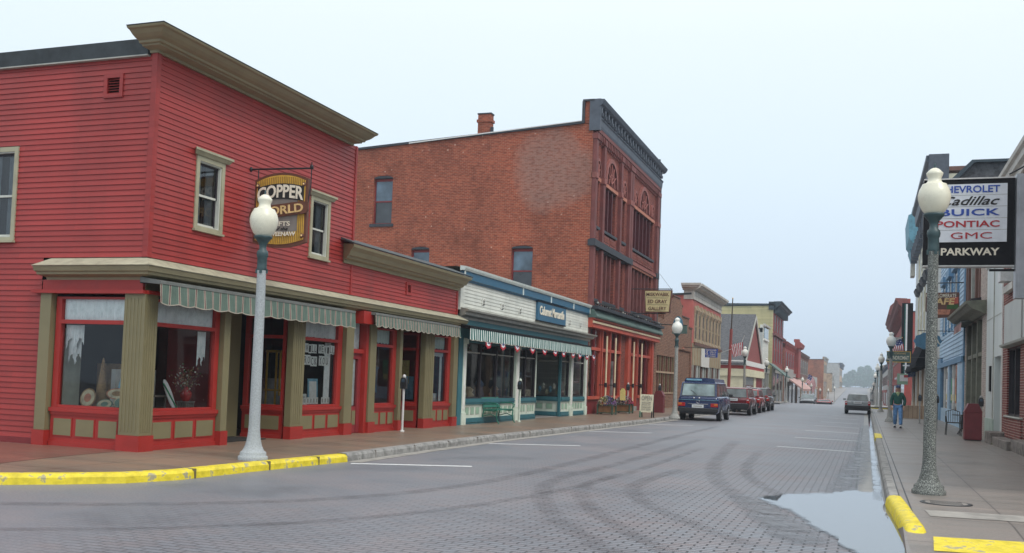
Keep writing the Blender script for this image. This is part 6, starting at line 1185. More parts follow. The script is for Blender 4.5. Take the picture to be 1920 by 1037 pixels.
# ------------------------------------------------------------------ bins
def binn(loc, label, w_=.52, d_=.5, h=.92, hh=1.2):
    t = thing('litter_bin', label, 'bin', loc, 'maroon litter bins'); a = w_/2; b = d_/2
    m = MB(); m.box(-a, a, -b, b, .03, h, 'bin_maroon'); m.box(-a+.02, a-.02, -b+.02, b-.02, 0, .03, 'trim_black'); m.build('body', t, local=True, bevel=.012)
    m = MB(); m.prism([(-a-.015, h), (a+.015, h), (a*.55, hh), (-a*.55, hh)], 'y', -b-.012, b+.012, 'bin_maroon'); m.build('lid', t, local=True, bevel=.015)
    m = MB(); m.prism([(-a*.5, h+.08), (a*.5, h+.08), (a*.4, hh-.07), (-a*.4, hh-.07)], 'y', -b-.018, -b-.0125, 'bin_maroon'); m.build('flap', t, local=True); return t
bn = binn((3.27, 35.5, .13), 'large maroon bin with a sloping lid on the right pavement'); dup(bn, (-9.95, 50.2, .10), 'maroon bin behind the open board on the left pavement', scale=(.95, .95, .95))
# ------------------------------------------------------------------ bench
be = thing('park_bench', 'green cast-iron and slat bench facing the street by the teal shop', 'bench', (-11.2, 30.4, .13)); 
def arm(y):
    m = MB(); m.tube([(-.45, y, .0), (-.38, y, .22), (-.34, y, .42), (-.42, y, .62), (-.48, y, .86)], [.022, .02, .02, .018, .018], 'bench_green', 6); m.tube([(-.34, y, .42), (.0, y, .40), (.12, y, .42)], .02, 'bench_green', 6); m.tube([(.12, y, .42), (.10, y, .25), (.14, y, .08), (.2, y, .0)], .02, 'bench_green', 6)
    m.tube([(-.42, y, .62), (-.2, y, .66), (.08, y, .65), (.17, y, .60), (.15, y, .52), (.10, y, .50)], .018, 'bench_green', 6); m.tube([(.08, y, .42), (.12, y, .55), (.10, y, .64)], .015, 'bench_green', 6); m.tube([(-.38, y, .22), (-.1, y, .3), (.11, y, .22)], .014, 'bench_green', 6); return m
for y in (-.75, .75): arm(y).build('side_frame', be, local=True)
m = MB()
for k in range(6): m.box(-.32+k*.075, -.265+k*.075, -.78, .78, .425, .45, 'bench_green')
m.build('seat', be, local=True); m = MB()
for k in range(4): m.prism([(-.365-.024*k, .50+k*.085), (-.335-.024*k, .50+k*.085), (-.36-.024*k, .575+k*.085), (-.39-.024*k, .575+k*.085)], 'y', -.78, .78, 'bench_green')
m.build('backrest', be, local=True)
# ------------------------------------------------------------------ flower boxes, open board
def flowers(loc, label, pal, w_=.68, fl=None):
    t = thing('flower_box', label, 'planter', loc, 'square wooden flower boxes'); a = w_/2
    m = MB(); m.box(-a+.03, a-.03, -a+.03, a-.03, .06, .42, 'planter_wood'); m.build('box', t, local=True); m = MB()
    for sx in (-1, 1):
        for sy in (-1, 1): m.box(sx*a-.035, sx*a+.035, sy*a-.035, sy*a+.035, 0, .45, 'planter_frame')
    for z in (.05, .40): m.box(-a, a, -a-.02, -a+.02, z, z+.05, 'planter_frame'); m.box(-a, a, a-.02, a+.02, z, z+.05, 'planter_frame'); m.box(-a-.02, -a+.02, -a, a, z, z+.05, 'planter_frame'); m.box(a-.02, a+.02, -a, a, z, z+.05, 'planter_frame')
    m.build('frame', t, local=True)
    m = MB(); m.box(-a+.05, a-.05, -a+.05, a-.05, .40, .44, 'soil')
    rnd = random.Random(len(label))
    for k in range(1500):
        th, ph = rnd.uniform(0, 2*math.pi), rnd.uniform(0, math.pi/2); rr = rnd.uniform(.75, 1.0); x, y, z = rr*a*1.35*math.cos(th)*math.cos(ph), rr*a*1.35*math.sin(th)*math.cos(ph), .42+rr*.42*math.sin(ph)
        c = 'leaf' if rnd.random() < .28 else pal[min(len(pal)-1, int((x/a/2.4+.5)*len(pal)+rnd.uniform(-.7, .7)))] if rnd.random() < .8 else rnd.choice(pal); s_ = rnd.uniform(.02, .036)
        u = Vector((rnd.uniform(-1, 1), rnd.uniform(-1, 1), rnd.uniform(-1, 1))).normalized(); v = u.cross(Vector((0.3, .5, .8))).normalized(); P = Vector((x, y, z)); m.face([P+u*s_, P+v*s_, P-u*s_, P-v*s_], c)
    m.build('flowers', t, local=True); return t
flowers((-11.02, 43.6, .13), 'wooden flower box of white, yellow and blue flowers at the brick block', ['petal_white', 'petal_yellow', 'petal_white', 'petal_blue', 'petal_purple'])
flowers((-10.9, 46.5, .13), 'wooden flower box of white and bright pink flowers beside the open board', ['petal_white', 'petal_blue', 'petal_white', 'petal_pink'])
m = MB(); m.box(-11.0, -10.75, 46.0, 46.05, .75, 1.2, 'petal_yellow'); m.prism([(-11.0, 1.2), (-10.75, 1.2), (-10.83, 1.32), (-10.92, 1.32)], 'y', 46.0, 46.05, 'petal_yellow'); tag(m.build('price_card'), 'small yellow card standing in the second flower box', 'card')
ab = thing('open_board', 'cream folding board reading OPEN with rows of small writing', 'sandwich board', (-8.88, 42.2, .13))
def lean(y0, y1, sgn):
    m = MB(); return m
m = MB(); m.prism([(-.0+42.0, .35), (42.14, 1.12), (42.17, 1.12), (42.03, .35)], 'x', -9.17, -8.6, 'sign_cream_pale'); m.build('front_panel', ab); m = MB(); m.prism([(42.34, .35), (42.19, 1.12), (42.16, 1.12), (42.31, .35)], 'x', -9.17, -8.6, 'trim_black'); m.build('rear_panel', ab)
for x in (-9.17, -8.66):
    for sg_ in (0, 1): m = MB(); m.tube([(x+.03, 42.02 if not sg_ else 42.33, .4), (x+.03, 41.96 if not sg_ else 42.4, .13)], .028, 'bench_green' if x < -9 else 'trim_black', 6); m.build('leg', ab)
th = math.atan2(.14, .77); 
o = text('lettering', 'OPEN', 'sign_grey', (-8.885, 42.10-.012, .97), .20, .44, ab, bold=-.01); o.rotation_euler = (R(90)-th, 0, 0)
for k, s_ in enumerate(('NATIVE COPPER', 'JEWELRY ART', 'FURNITURE', 'AND GIFTS')):
    o = text('lettering', s_, 'sign_grey', (-8.885, 42.065-k*.018-.012, .78-k*.10), .05, .40, ab); o.rotation_euler = (R(90)-th, 0, 0)
# ------------------------------------------------------------------ metal chair and table on the right
ch = thing('metal_chair', 'black metal armchair beside the large maroon bin', 'chair', (2.98, 39.2, .13)); m = MB()
m.box(-.24, .24, -.24, .24, .44, .47, 'chair_black'); m.build('seat', ch, local=True)
for sx in (-1, 1):
    for sy in (-1, 1): m = MB(); m.tube([(sx*.22, sy*.22, .44), (sx*.25, sy*.25, 0)], .014, 'chair_black', 6); m.build('leg', ch, local=True)
    m = MB(); m.tube([(sx*.24, .22, .45), (sx*.25, .24, .68), (sx*.25, 0, .70), (sx*.25, -.22, .66), (sx*.23, -.22, .45)], .014, 'chair_black', 6); m.build('armrest', ch, local=True)
m = MB(); m.tube([(-.23, .24, .45), (-.23, .28, .85), (0, .29, .92), (.23, .28, .85), (.23, .24, .45)], .015, 'chair_black', 6)
for k in range(5): m.tube([(-.15+k*.075, .25, .46), (-.15+k*.075, .285, .89)], .008, 'chair_black', 5)
m.build('backrest', ch, local=True)
tb = thing('bistro_table', 'small round black table behind the metal chair', 'table', (3.35, 40.4, .13)); m = MB(); m.lathe((0, 0, 0), [(.32, .70), (.33, .715), (.32, .73)], 'chair_black', 20); m.build('tabletop', tb, local=True); m = MB(); m.tube([(0, 0, .7), (0, 0, .1)], .02, 'chair_black', 8)
for k in range(3): a_ = k*2.1; m.tube([(0, 0, .25), (.25*math.cos(a_), .25*math.sin(a_), 0)], .014, 'chair_black', 6)
m.build('pedestal', tb, local=True)
for (x, y, lb) in ((2.3, 62, 'low wooden planter tub at the right before the dark awnings'),):
    t = thing('street_planter', lb, 'planter', (x, y, .13)); m = MB(); m.box(-.5, .9, -.4, .4, 0, .75, 'far_tan')
    for k in range(6): m.box(-.5+k*.24, -.48+k*.24, -.41, -.4, 0, .75, 'far_brown')
    m.build('tub', t, local=True)
m = MB()
for k in range(160): a_, r_ = random.uniform(0, 6.28), random.uniform(0, .5); m.ell((3.75+r_*math.cos(a_)*.35, 33.3+r_*math.sin(a_), .135+random.uniform(0, .03)), (.03, .04, .025), 'moss', 5, 3)
o = m.build('moss'); tag(o, 'tuft of moss at the foot of the stone block', 'moss', kind='stuff')
# white vent dome on the roof of the red wing
m = MB(); m.lathe((-13.6, 26.2, 4.5), [(.14, 0), (.14, .3), (.24, .32), (.26, .42), (.2, .52), (.05, .56)], 'white_paint', 16); tag(m.build('roof_vent'), 'small white dome vent on the roof of the one-storey red wing', 'vent')
# goods in the red shop windows
def obj_(name, mb, label, cat, group=None): return tag(mb.build(name), label, cat, group)
m = MB(); m.lathe((-12.9, 14.25, .78), [(.14, 0), (.13, .1), (.02, .88), (.004, .92)], 'wicker', 18); obj_('cone_basket', m, 'tall pointed wicker cone in the corner shop side window', 'basket')
def tray(c, r, ry, tilt, mats, label, rot=0):
    t = thing('tray', label, 'tray', c); t.rotation_euler = (R(90-tilt), rot, 0)
    m = MB(); 
    for k, (f, mt_) in enumerate(((1, mats[0]), (.86, mats[1]), (.45, mats[2]))):
        z = .01+k*.004; m.prism([(r*f*math.cos(2*math.pi*q/24), ry*f*math.sin(2*math.pi*q/24)) for q in range(24)], 'z', 0, z, mt_)
    m.build('dish', t, local=True); return t
tray((-12.95, 13.98, .98), .17, .17, 12, ('wicker', 'tray_cream', 'tray_rust'), 'round tray with green and orange leaf painting in the side window')
tray((-12.42, 14.1, 1.07), .24, .10, 15, ('tray_rust', 'tray_cream', 'wicker'), 'long oval rust-edged tray on a stand in the side window')
tray((-12.15, 14.0, .92), .26, .12, 15, ('tray_cream', 'tray_green', 'garment_navy'), 'grey-green oval platter at the right of the side window')
tray((-12.55, 13.95, .88), .17, .10, 30, ('tray_green', 'tray_cream', 'tray_green'), 'pale green leaf-shaped dish low in the side window')
tray((-12.08, 14.2, 1.17), .18, .11, 15, ('wicker', 'tray_green', 'tray_cream'), 'small speckled oval tray at the back of the side window')
m = MB(); m.lathe((-12.5, 14.3, .78), [(.10, 0), (.09, .3), (.03, .60), (.01, .62)], 'garment_blue', 10); obj_('folded_cloth', m, 'pale blue draped cloth on a stand in the side window', 'cloth')
m = MB(); m.lathe((-11.95, 15.36, .78), [(.06, 0), (.09, .08), (.10, .16), (.05, .24), (.06, .28)], 'tail_red', 16)
t = thing('vase', 'red vase of dried flowers in the corner shop front window', 'vase', (-11.95, 15.36, .95)); m2 = MB(); m2.lathe((0, 0, 0), [(.05, 0), (.10, .07), (.11, .15), (.05, .23), (.06, .27)], 'tail_red', 16); m2.build('body', t, local=True); m2 = MB(); rn = random.Random(3)
for k in range(260):
    P = Vector((rn.gauss(0, .11), rn.gauss(0, .11), .42+rn.gauss(0, .13))); u = Vector((rn.uniform(-1, 1), rn.uniform(-1, 1), rn.uniform(-1, 1))).normalized()*.02; v = u.cross(Vector((.3, .6, .2))).normalized()*.02; m2.face([P+u, P+v, P-u, P-v], rn.choice(['leaf', 'petal_white', 'wicker', 'tray_rust']))
m2.build('flowers', t, local=True)
t = thing('vase_stand', 'grey slatted wooden stool under the red vase in the front window', 'stool', (-11.95, 15.36, .78)); m = MB(); m.box(-.12, .12, -.12, .12, .15, .17, 'sign_grey')
for k in range(5): m.box(-.11, -.09+.0, -.11+k*.05, -.09+k*.05, 0, .15, 'sign_grey'); m.box(.09, .11, -.11+k*.05, -.09+k*.05, 0, .15, 'sign_grey')
m.build('frame', t, local=True)
t = thing('wall_mirror', 'tilted pale oval mirror leaning in the corner shop front window', 'mirror', (-11.82, 14.72, 1.08)); t.rotation_euler = (0, 0, 0); m = MB(); m.prism([(.16*math.cos(a_)*.9-.10*math.sin(a_), .24*math.sin(a_)-.13*math.cos(a_)) for a_ in [2*math.pi*k/24 for k in range(24)]], 'x', 0, .02, 'flag_white'); m.build('plate', t, local=True); m = MB(); m.tube([(.025, -.19, .2), (.025, .20, -.24)], .014, 'garment_green', 6); m.build('edge', t, local=True)
t = thing('shop_chair', 'dark slatted wooden chair displayed behind the oval mirror', 'chair', (-12.15, 14.62, .78)); m = MB(); m.box(-.2, .2, -.2, .2, .25, .28, 'sign_grey'); m.build('seat', t, local=True); m = MB()
for k in range(6): m.box(-.2, -.18, -.2+k*.07, -.17+k*.07, .28, .62, 'sign_grey')
m.box(-.21, -.18, -.2, .2, .62, .68, 'grey_trim'); m.build('backrest', t, local=True)
for k in range(2):
    m = MB(); m.box(-.2, -.17, -.2+k*.37, -.17+k*.37, 0, .25, 'sign_grey'); m.build('leg', t, local=True); m = MB(); m.box(.17, .2, -.2+k*.37, -.17+k*.37, 0, .25, 'sign_grey'); m.build('leg', t, local=True)
for (y, z, wd, hh, c, nm) in ((19.55, 1.15, .42, .55, 'garment_blue', 'pale blue picture card on a stand in the paper-lettered window'), (19.25, .95, .26, .26, 'paper', 'small white framed card low in the paper-lettered window'), (26.2, .95, .5, .26, 'sign_white', 'white notice board low in the last window of the red wing')):
    m = MB(); m.prism([(y, z-hh/2+.02), (y+wd, z-hh/2), (y+wd-.04, z+hh/2), (y-.04, z+hh/2)], 'x', -11.9, -11.88, c); m.prism([(y+.05, z-hh/2+.07), (y+wd-.06, z-hh/2+.06), (y+wd-.10, z+hh/2-.06), (y+.02, z+hh/2-.06)], 'x', -11.88, -11.876, 'sign_grey' if c == 'paper' else 'paper'); obj_('display_card', m, nm, 'card')
for (y, c, z0_, nm) in ((22.15, 'garment_green', .9, 'green shirt hanging in the narrow window of the red wing'), (22.5, 'garment_blue', 1.0, 'light blue shirt beside the green shirt'), (22.85, 'garment_navy', 1.1, 'dark shirt at the right of the hanging shirts')):
    m = MB(); r = []
    for zz, wv in ((z0_, .17), (z0_+.3, .16), (z0_+.62, .17), (z0_+.7, .06)): r.append([(-11.95+.02*math.sin(q*2), y+wv*(q/8*2-1), zz) for q in range(9)])
    m.grid(r, c); m.box(-11.97, -11.93, y-.19, y+.19, z0_+.62, z0_+.66, c); obj_('hanging_shirt', m, nm, 'shirt', 'shirts hanging in the wing window')
m = MB(); m.box(-12.3, -12.25, 25.2, 25.22, .8, 1.5, 'wood_tan')
for (x, z, c, nm) in ((-12.5, 1.35, 'garment_rust', 'rust coloured garment behind the glass of the second entry'), (-12.2, 1.25, 'garment_blue', 'blue garment behind the glass of the second entry'), (-12.35, 1.7, 'petal_yellow', 'mustard garment behind the glass of the second entry')):
    m = MB(); r = [[(x-.16+.32*q/8, 25.4+.02*math.sin(q*2), zz) for q in range(9)] for zz in (z-.35, z, z+.3)]; m.grid(r, c); obj_('hung_garment', m, nm, 'garment', 'garments behind the second entry glass')
t = thing('easel', 'yellow wooden easel behind the glass of the first recessed entry', 'easel', (-12.25, 18.8, .78)); m = MB()
for dx in (-.28, -.04, .06): m.box(dx, dx+.035, 0, .03, .0 if dx < 0 else .25, 1.25, 'gold')
m.box(-.3, .28, 0, .03, .35, .39, 'gold'); m.box(-.3, .1, 0, .03, 1.2, 1.25, 'gold'); m.build('frame', t, local=True)
# letter sheets taped in the windows
def sheets(label, s, y0, z, step, wv=.15, hv=.2, gap={}, seed=1):
    t = thing('letter_banner', label, 'paper letters', (-11.69, y0, z)); rn = random.Random(seed); y = 0
    for k, chh in enumerate(s):
        if chh != ' ':
            dz = rn.uniform(-.015, .015); m = MB(); m.box(0, .002, y, y+wv, dz-hv/2, dz+hv/2, 'paper'); m.build('sheet', t, local=True); o = text('lettering', chh, 'ink', (.004, y+wv/2, dz), hv*.72, wv*.62, t, rot=(R(90), 0, R(90)), ext=.001, bold=-.005, local=True)
            y += wv+.008
        else: y += .07
    return t
sheets('upper row of taped paper letters reading WE WILL WE WILL in the shop window', 'WEWILL WEWILL', 18.80, 2.10, 0, wv=.112, hv=.2)
sheets('second row of taped paper letters reading ROCK YOU in the shop window', 'ROCK YOU', 18.98, 1.83, 0, wv=.135, hv=.22, seed=2)
for (y0, n, lb) in ((18.80, 7, 'left run of small white cards along the sill of the lettered window'), (19.8, 3, 'right run of small white cards along the sill of the lettered window')):
    t = thing('card_row', lb, 'cards', (-11.69, y0, .93))
    for k in range(n): m = MB(); m.box(0, .003, k*.125, k*.125+.11, -.07, .08, 'paper'); m.box(.003, .004, k*.125+.03, k*.125+.08, -.04, .05, 'grey_trim'); m.build('card', t, local=True)
t = thing('letter_banner', 'column of paper letters on the glass of the first recessed entry', 'paper letters', (-12.55, 18.35, .9))
for k, chh in enumerate('JEWELRY'): m = MB(); m.box(0, .11, 0, .003, .78-k*.12, .89-k*.12, 'paper'); m.build('sheet', t, local=True); text('lettering', chh, 'ink', (.055, -.003, .835-k*.12), .08, .06, t, ext=.001, local=True)
# ------------------------------------------------------------------ arched blue sign on the brown brick shop
t = thing('arched_sign', 'dark teal hanging sign with a pale blue arched top before the brown brick shop', 'sign', (-9.8, 54, 4.8)); m = MB(); m.box(-10.1, -9.3, 54, 54.1, 4.38, 4.82, 'green_grey'); m.build('board', t)
m = MB(); m.prism([(-9.80+.27*math.cos(math.pi*k/12), 4.82+.52*math.sin(math.pi*k/12)) for k in range(13)], 'y', 54, 54.1, 'teal_blue'); m.prism([(-9.73+.13*math.cos(math.pi*k/12), 4.82+.42*math.sin(math.pi*k/12)) for k in range(13)], 'y', 53.98, 54, 'garment_blue'); m.build('arch_top', t)
m = MB(); m.tube([(-11.6, 54.05, 4.9), (-9.3, 54.05, 4.84)], .025, 'iron_black', 6); m.build('bracket', t)
# ------------------------------------------------------------------ cars
def car(name, label, loc, paintm, L=4.6, W=1.8, H=1.6, belt=.98, rear=(0, .12, .3, .75), hood=.72, front_g=(3.0, 3.9), gr=(.1, .45), zb=.28, roof_w=.80, wheels=(.85, 3.6), wr=.33, lower='trim_black', kind='suv', group=None, rz=0, lights='tall', plate_z=.8, rack=True, van=False, bump_z=(.42, .62), cat='car'):
    t = thing(name, label, cat, loc, group, rz); w = W/2
    m = MB()
    st = [(.02, .86, zb+.1, belt-.14), (.05, .94, zb+.02, belt-.05), (.18, .985, zb-.02, belt), (.9, 1, zb-.03, belt+.01), (front_g[0]-.3, 1, zb-.03, belt+.0), (front_g[1]-.15, .985, zb-.02, belt-.03), (L-.5, .95, zb, hood+.04), (L-.15, .88, zb+.04, hood-.05), (L, .74, zb+.14, hood-.16)]
    if van: st = [(.02, .93, zb+.08, belt-.1), (.05, .975, zb, belt-.02), (.2, 1, zb-.03, belt), (L-.9, 1, zb-.03, belt), (L-.25, .98, zb, belt-.02), (L-.04, .9, zb+.05, belt-.1)]
    rows = []
    for y, f, a, b in st:
        h = b-a; rows.append([(sx*w*f*k, y, z) for sx, seq in ((1, ((.86, a), (.97, a+h*.10), (1.0, a+h*.45), (.985, a+h*.75), (.955, a+h*.93), (.90, b))), (-1, ((.90, b), (.955, a+h*.93), (.985, a+h*.75), (1.0, a+h*.45), (.97, a+h*.10), (.86, a)))) for k, z in seq])
    m.grid(rows, paintm, True, True); m.face(rows[0][::-1], paintm, False); m.face(rows[-1], paintm, False); body = m.build('body', t, local=True)
    # greenhouse
    g0, g1 = gr; f1, f0 = front_g[1], front_g[0]; wb = w*.90; wt = w*roof_w
    B = [(-wb, g0, belt-.03), (wb, g0, belt-.03), (wb, f1, belt-.05), (-wb, f1, belt-.05)]; T = [(-wt, g1, H-.05), (wt, g1, H-.05), (wt, f0, H-.06), (-wt, f0, H-.06)]; T2 = [(-wt*.86, g1+.18, H), (wt*.86, g1+.18, H), (wt*.86, f0-.2, H), (-wt*.86, f0-.2, H)]
    m = MB()
    for i in range(4): j = (i+1) % 4; m.face([B[i], B[j], T[j], T[i]], paintm); m.face([T[i], T[j], T2[j], T2[i]], paintm, True)
    m.face(T2, paintm); roof = m.build('roof', t, local=True)
    def bil(q, u, v): a, b, c, d = [Vector(x) for x in q]; return (a*(1-u)+b*u)*(1-v)+(d*(1-u)+c*u)*v
    def pane(q, u0, u1, v0, v1, nm='window', par=t, gm=None):
        n_ = (Vector(q[1])-Vector(q[0])).cross(Vector(q[3])-Vector(q[0])).normalized()*.006
        ps = [bil(q, u, v)+n_ for u, v in ((u0, v0), (u1, v0), (u1, v1), (u0, v1))]; fr = [bil(q, u, v)+n_*.5 for u, v in ((u0-.02, v0-.04), (u1+.02, v0-.04), (u1+.02, v1+.04), (u0-.02, v1+.04))]
        mm = MB(); mm.face(fr, 'trim_black'); mm.face(ps, gm or 'glass_car'); return mm.build(nm, par, local=True)
    pane((B[0], B[1], T[1], T[0]), .06, .94, .10, .90, 'rear_window', gm='glass_van' if van else None); pane((B[2], B[3], T[3], T[2]), .06, .94, .1, .9, 'windscreen')
    for q in ((B[1], B[2], T[2], T[1]), (B[3], B[0], T[0], T[3])):
        us = ((.04, .28), (.32, .62), (.66, .93)) if q[0] == B[1] else ((.07, .34), (.38, .68), (.72, .96))
        for u0, u1 in us: pane(q, u0, u1, .14, .88, 'side_window')
    # bumper, lights, plate
    m = MB(); m.box(-w*.97, w*.97, -.07, .14, bump_z[0], bump_z[1], lower); m.box(-w*.9, w*.9, -.02, .2, zb-.04, bump_z[0], lower); m.build('rear_bumper', t, local=True, bevel=.03)
    m = MB(); m.box(-w*.9, w*.9, L-.12, L+.06, bump_z[0]-.05, bump_z[1]-.05, lower); m.build('front_bumper', t, local=True, bevel=.03)
    for sx in (-1, 1):
        m = MB(); 
        if lights == 'tall': m.box(sx*w*.80, sx*w*.985, -.012, .14, belt-.30, belt-.04, 'tail_red'); m.box(sx*w*.82, sx*w*.96, -.016, .05, belt-.16, belt-.10, 'plate')
        elif lights == 'low': m.box(sx*w*.62, sx*w*.97, -.012, .1, .64, .80, 'tail_red'); m.box(sx*w*.78, sx*w*.96, -.016, .08, .70, .79, 'tail_orange')
        else: m.box(sx*w*.62, sx*w*.97, -.012, .12, belt-.24, belt-.10, 'tail_red')
        m.build('tail_light', t, local=True, bevel=.01)
        m = MB(); m.box(sx*w*.62, sx*w*.9, L-.14, L-.03, hood-.24, hood-.12, 'plate'); m.build('headlight', t, local=True, bevel=.02)
        m = MB(); m.box(sx*w*.98, sx*(w+.17), f1-.62, f1-.5, belt-.02, belt+.12, paintm if not van else 'trim_black'); m.build('mirror', t, local=True, bevel=.02)
        m = MB(); m.box(sx*w*.985, sx*(w+.012), wheels[0]+.45, wheels[1]-.45, zb+.0, zb+.12, lower); m.box(sx*w*.99, sx*(w+.006), 1.2, 1.215, zb+.12, belt-.08, 'trim_black'); m.box(sx*w*.99, sx*(w+.006), 2.25, 2.265, zb+.12, belt-.08, 'trim_black'); m.box(sx*w*.985, sx*(w+.018), 1.3, 1.45, belt-.17, belt-.13, paintm); m.build('door_trim', t, local=True)
        for y in wheels:
            m = MB(); n = 18; m.face([(sx*(w+.002), y+(wr+.07)*math.cos(2*math.pi*k/n), wr+.02+(wr+.07)*math.sin(2*math.pi*k/n)) for k in range(n)], 'trim_black'); m.build('wheel_well_shade', t, local=True)  # flat black disc paints the dark hollow of the wheel well
            wo = bpy.data.objects.new('wheel', None); COL.objects.link(wo); wo.parent = t; wo.location = (sx*(w-.08), y, wr)
            def ring(rs, mt, nm):
                mm = MB(); rows = [[(sx*x, r*math.cos(2*math.pi*k/24), r*math.sin(2*math.pi*k/24)) for k in range(24)] for x, r in rs]; mm.grid(rows, mt, True, True); mm.face(rows[0], mt); mm.face(rows[-1], mt); mm.build(nm, wo, local=True)
            ring([(-.12, wr*.7), (-.11, wr*.97), (-.07, wr), (.05, wr), (.085, wr*.96), (.095, wr*.7)], 'tyre', 'tyre'); ring([(.05, wr*.66), (.10, wr*.66), (.105, wr*.55), (.085, wr*.3), (.105, wr*.15)], 'rim', 'rim')
    m = MB(); m.box(-.26, .26, -.022, .0, plate_z-.07, plate_z+.07, 'plate'); m.box(-.2, .2, -.025, -.022, plate_z-.03, plate_z+.03, 'far_grey'); m.build('number_plate', t, local=True)
    m = MB(); m.box(-.45, .45, -.02, .02, plate_z+.09, plate_z+.115, 'chrome'); m.build('handle_bar', t, local=True)
    m = MB(); m.tube([(-.05, g0+.02, belt+.05), (-.35, (g0+g1)/2-.02, (belt+H)/2-.05)], .01, 'trim_black', 5); m.build('wiper', t, local=True)
    if rack:
        for sx in (-1, 1): m = MB(); m.tube([(sx*wt*.9, g1+.15, H-.01), (sx*wt*.9, g1+.25, H+.04), (sx*wt*.9, f0-.35, H+.04), (sx*wt*.9, f0-.2, H)], .016, 'chrome' if paintm != 'car_silver' else 'metal_grey', 6); m.build('roof_rail', t, local=True)
    return t
van = car('camper_van', 'dark blue camper van with a raised roof parked at the left kerb', (-7.11, 44.7, 0), 'car_blue', L=4.5, W=1.84, H=1.76, belt=1.10, gr=(.04, .22), front_g=(3.3, 4.1), hood=1.0, zb=.34, roof_w=.84, wheels=(.95, 3.4), wr=.31, lights='low', plate_z=.66, rack=False, van=True, bump_z=(.40, .58), cat='van')
m = MB(); m.prism([(-.70, 1.73), (.70, 1.73), (.64, 1.90), (.4, 1.93), (-.4, 1.93), (-.64, 1.90)], 'y', .35, 3.6, 'car_blue'); m.box(-.6, .1, .33, .36, 1.80, 1.88, 'garment_blue'); m.build('pop_top', van, local=True, bevel=.04)
m = MB(); m.ell((-.18, -.0, 1.03), (.035, .02, .035), 'flag_white', 10, 6); m.ell((.06, -.0, 1.03), (.035, .02, .035), 'flag_white', 10, 6); m.build('knob', van, local=True)
m = MB(); m.tube([(.0+.07*math.cos(a_), .0, .86+.07*math.sin(a_)) for a_ in [2*math.pi*k/16 for k in range(17)]], .008, 'chrome', 5); m.build('emblem', van, local=True)
m = MB(); m.box(-.9, .9, -.012, .03, .93, .945, 'garment_blue'); m.build('moulding', van, local=True)
suv = car('parked_car', 'maroon sport utility car parked just beyond the blue camper van', (-7.0, 56.2, 0), 'car_maroon', L=4.6, W=1.82, H=1.56, belt=1.0, gr=(.06, .42), front_g=(3.0, 3.7), hood=.9, zb=.36, wr=.35, wheels=(.85, 3.6), plate_z=.88, bump_z=(.42, .66), group='cars parked along the left kerb')
m = MB(); m.box(-.8, .8, -.085, -.065, .655, .685, 'chrome'); m.build('bumper_strip', suv, local=True)
car('parked_car', 'bright red compact sport utility car half hidden by the maroon one', (-7.08, 63.0, 0), 'car_red', L=4.4, W=1.76, H=1.48, belt=.98, gr=(.1, .6), front_g=(2.9, 3.7), hood=.85, zb=.3, group='cars parked along the left kerb')
car('parked_car', 'dark green-black sport utility car at the head of the parked row', (-7.12, 69.3, 0), 'car_dark', L=4.6, W=1.8, H=1.58, belt=1.0, gr=(.08, .4), front_g=(3.0, 3.8), hood=.9, zb=.32, group='cars parked along the left kerb')
car('station_wagon', 'silver grey estate car driving away in the right lane', (-.56, 72.3, 0), 'car_silver', L=4.6, W=1.68, H=1.42, belt=.93, gr=(.12, .55), front_g=(2.9, 3.8), hood=.78, zb=.3, roof_w=.74, lights='tall', plate_z=.80, bump_z=(.40, .60))
car('saloon_car', 'pale grey car facing the viewer beyond the crest on the left', (-6.45, 124, gz(121)-.05), 'car_grey', L=4.5, W=1.75, H=1.38, belt=.86, gr=(.5, 1.0), front_g=(2.8, 3.7), hood=.74, rack=False, lights='wide', rz=math.pi)
car('low_red_car', 'low red car beyond the crest beside the pale grey one', (-4.9, 126, gz(126)-.1), 'car_red', L=4.3, W=1.8, H=.98, belt=.72, gr=(1.2, 1.5), front_g=(2.4, 3.0), hood=.68, rack=False, lights='wide', plate_z=.55)
# ------------------------------------------------------------------ walking man
import bmesh
def skin(name, nodes, edges, mat, parent, root=0, sub=2, label=None):
    bm = bmesh.new(); ly = bm.verts.layers.skin.verify(); vs = []
    for i, (p, r) in enumerate(nodes):
        v = bm.verts.new(p); rr = r if isinstance(r, tuple) else (r, r); v[ly].radius = rr; v[ly].use_root = (i == root); vs.append(v)
    for a, b in edges: bm.edges.new((vs[a], vs[b]))
    me = bpy.data.meshes.new(name); bm.to_mesh(me); bm.free(); me.materials.append(MATS[mat])
    o = bpy.data.objects.new(name, me); COL.objects.link(o); o.parent = parent
    s = o.modifiers.new('skin', 'SKIN'); s.use_smooth_shade = True; q = o.modifiers.new('sub', 'SUBSURF'); q.levels = sub; q.render_levels = sub
    if label: o['label'] = label
    return o
P_ = thing('person', 'man in a dark green jacket, blue jeans and a cap walking towards the camera', 'person', (1.25, 44.5, .13), rz=R(-4))
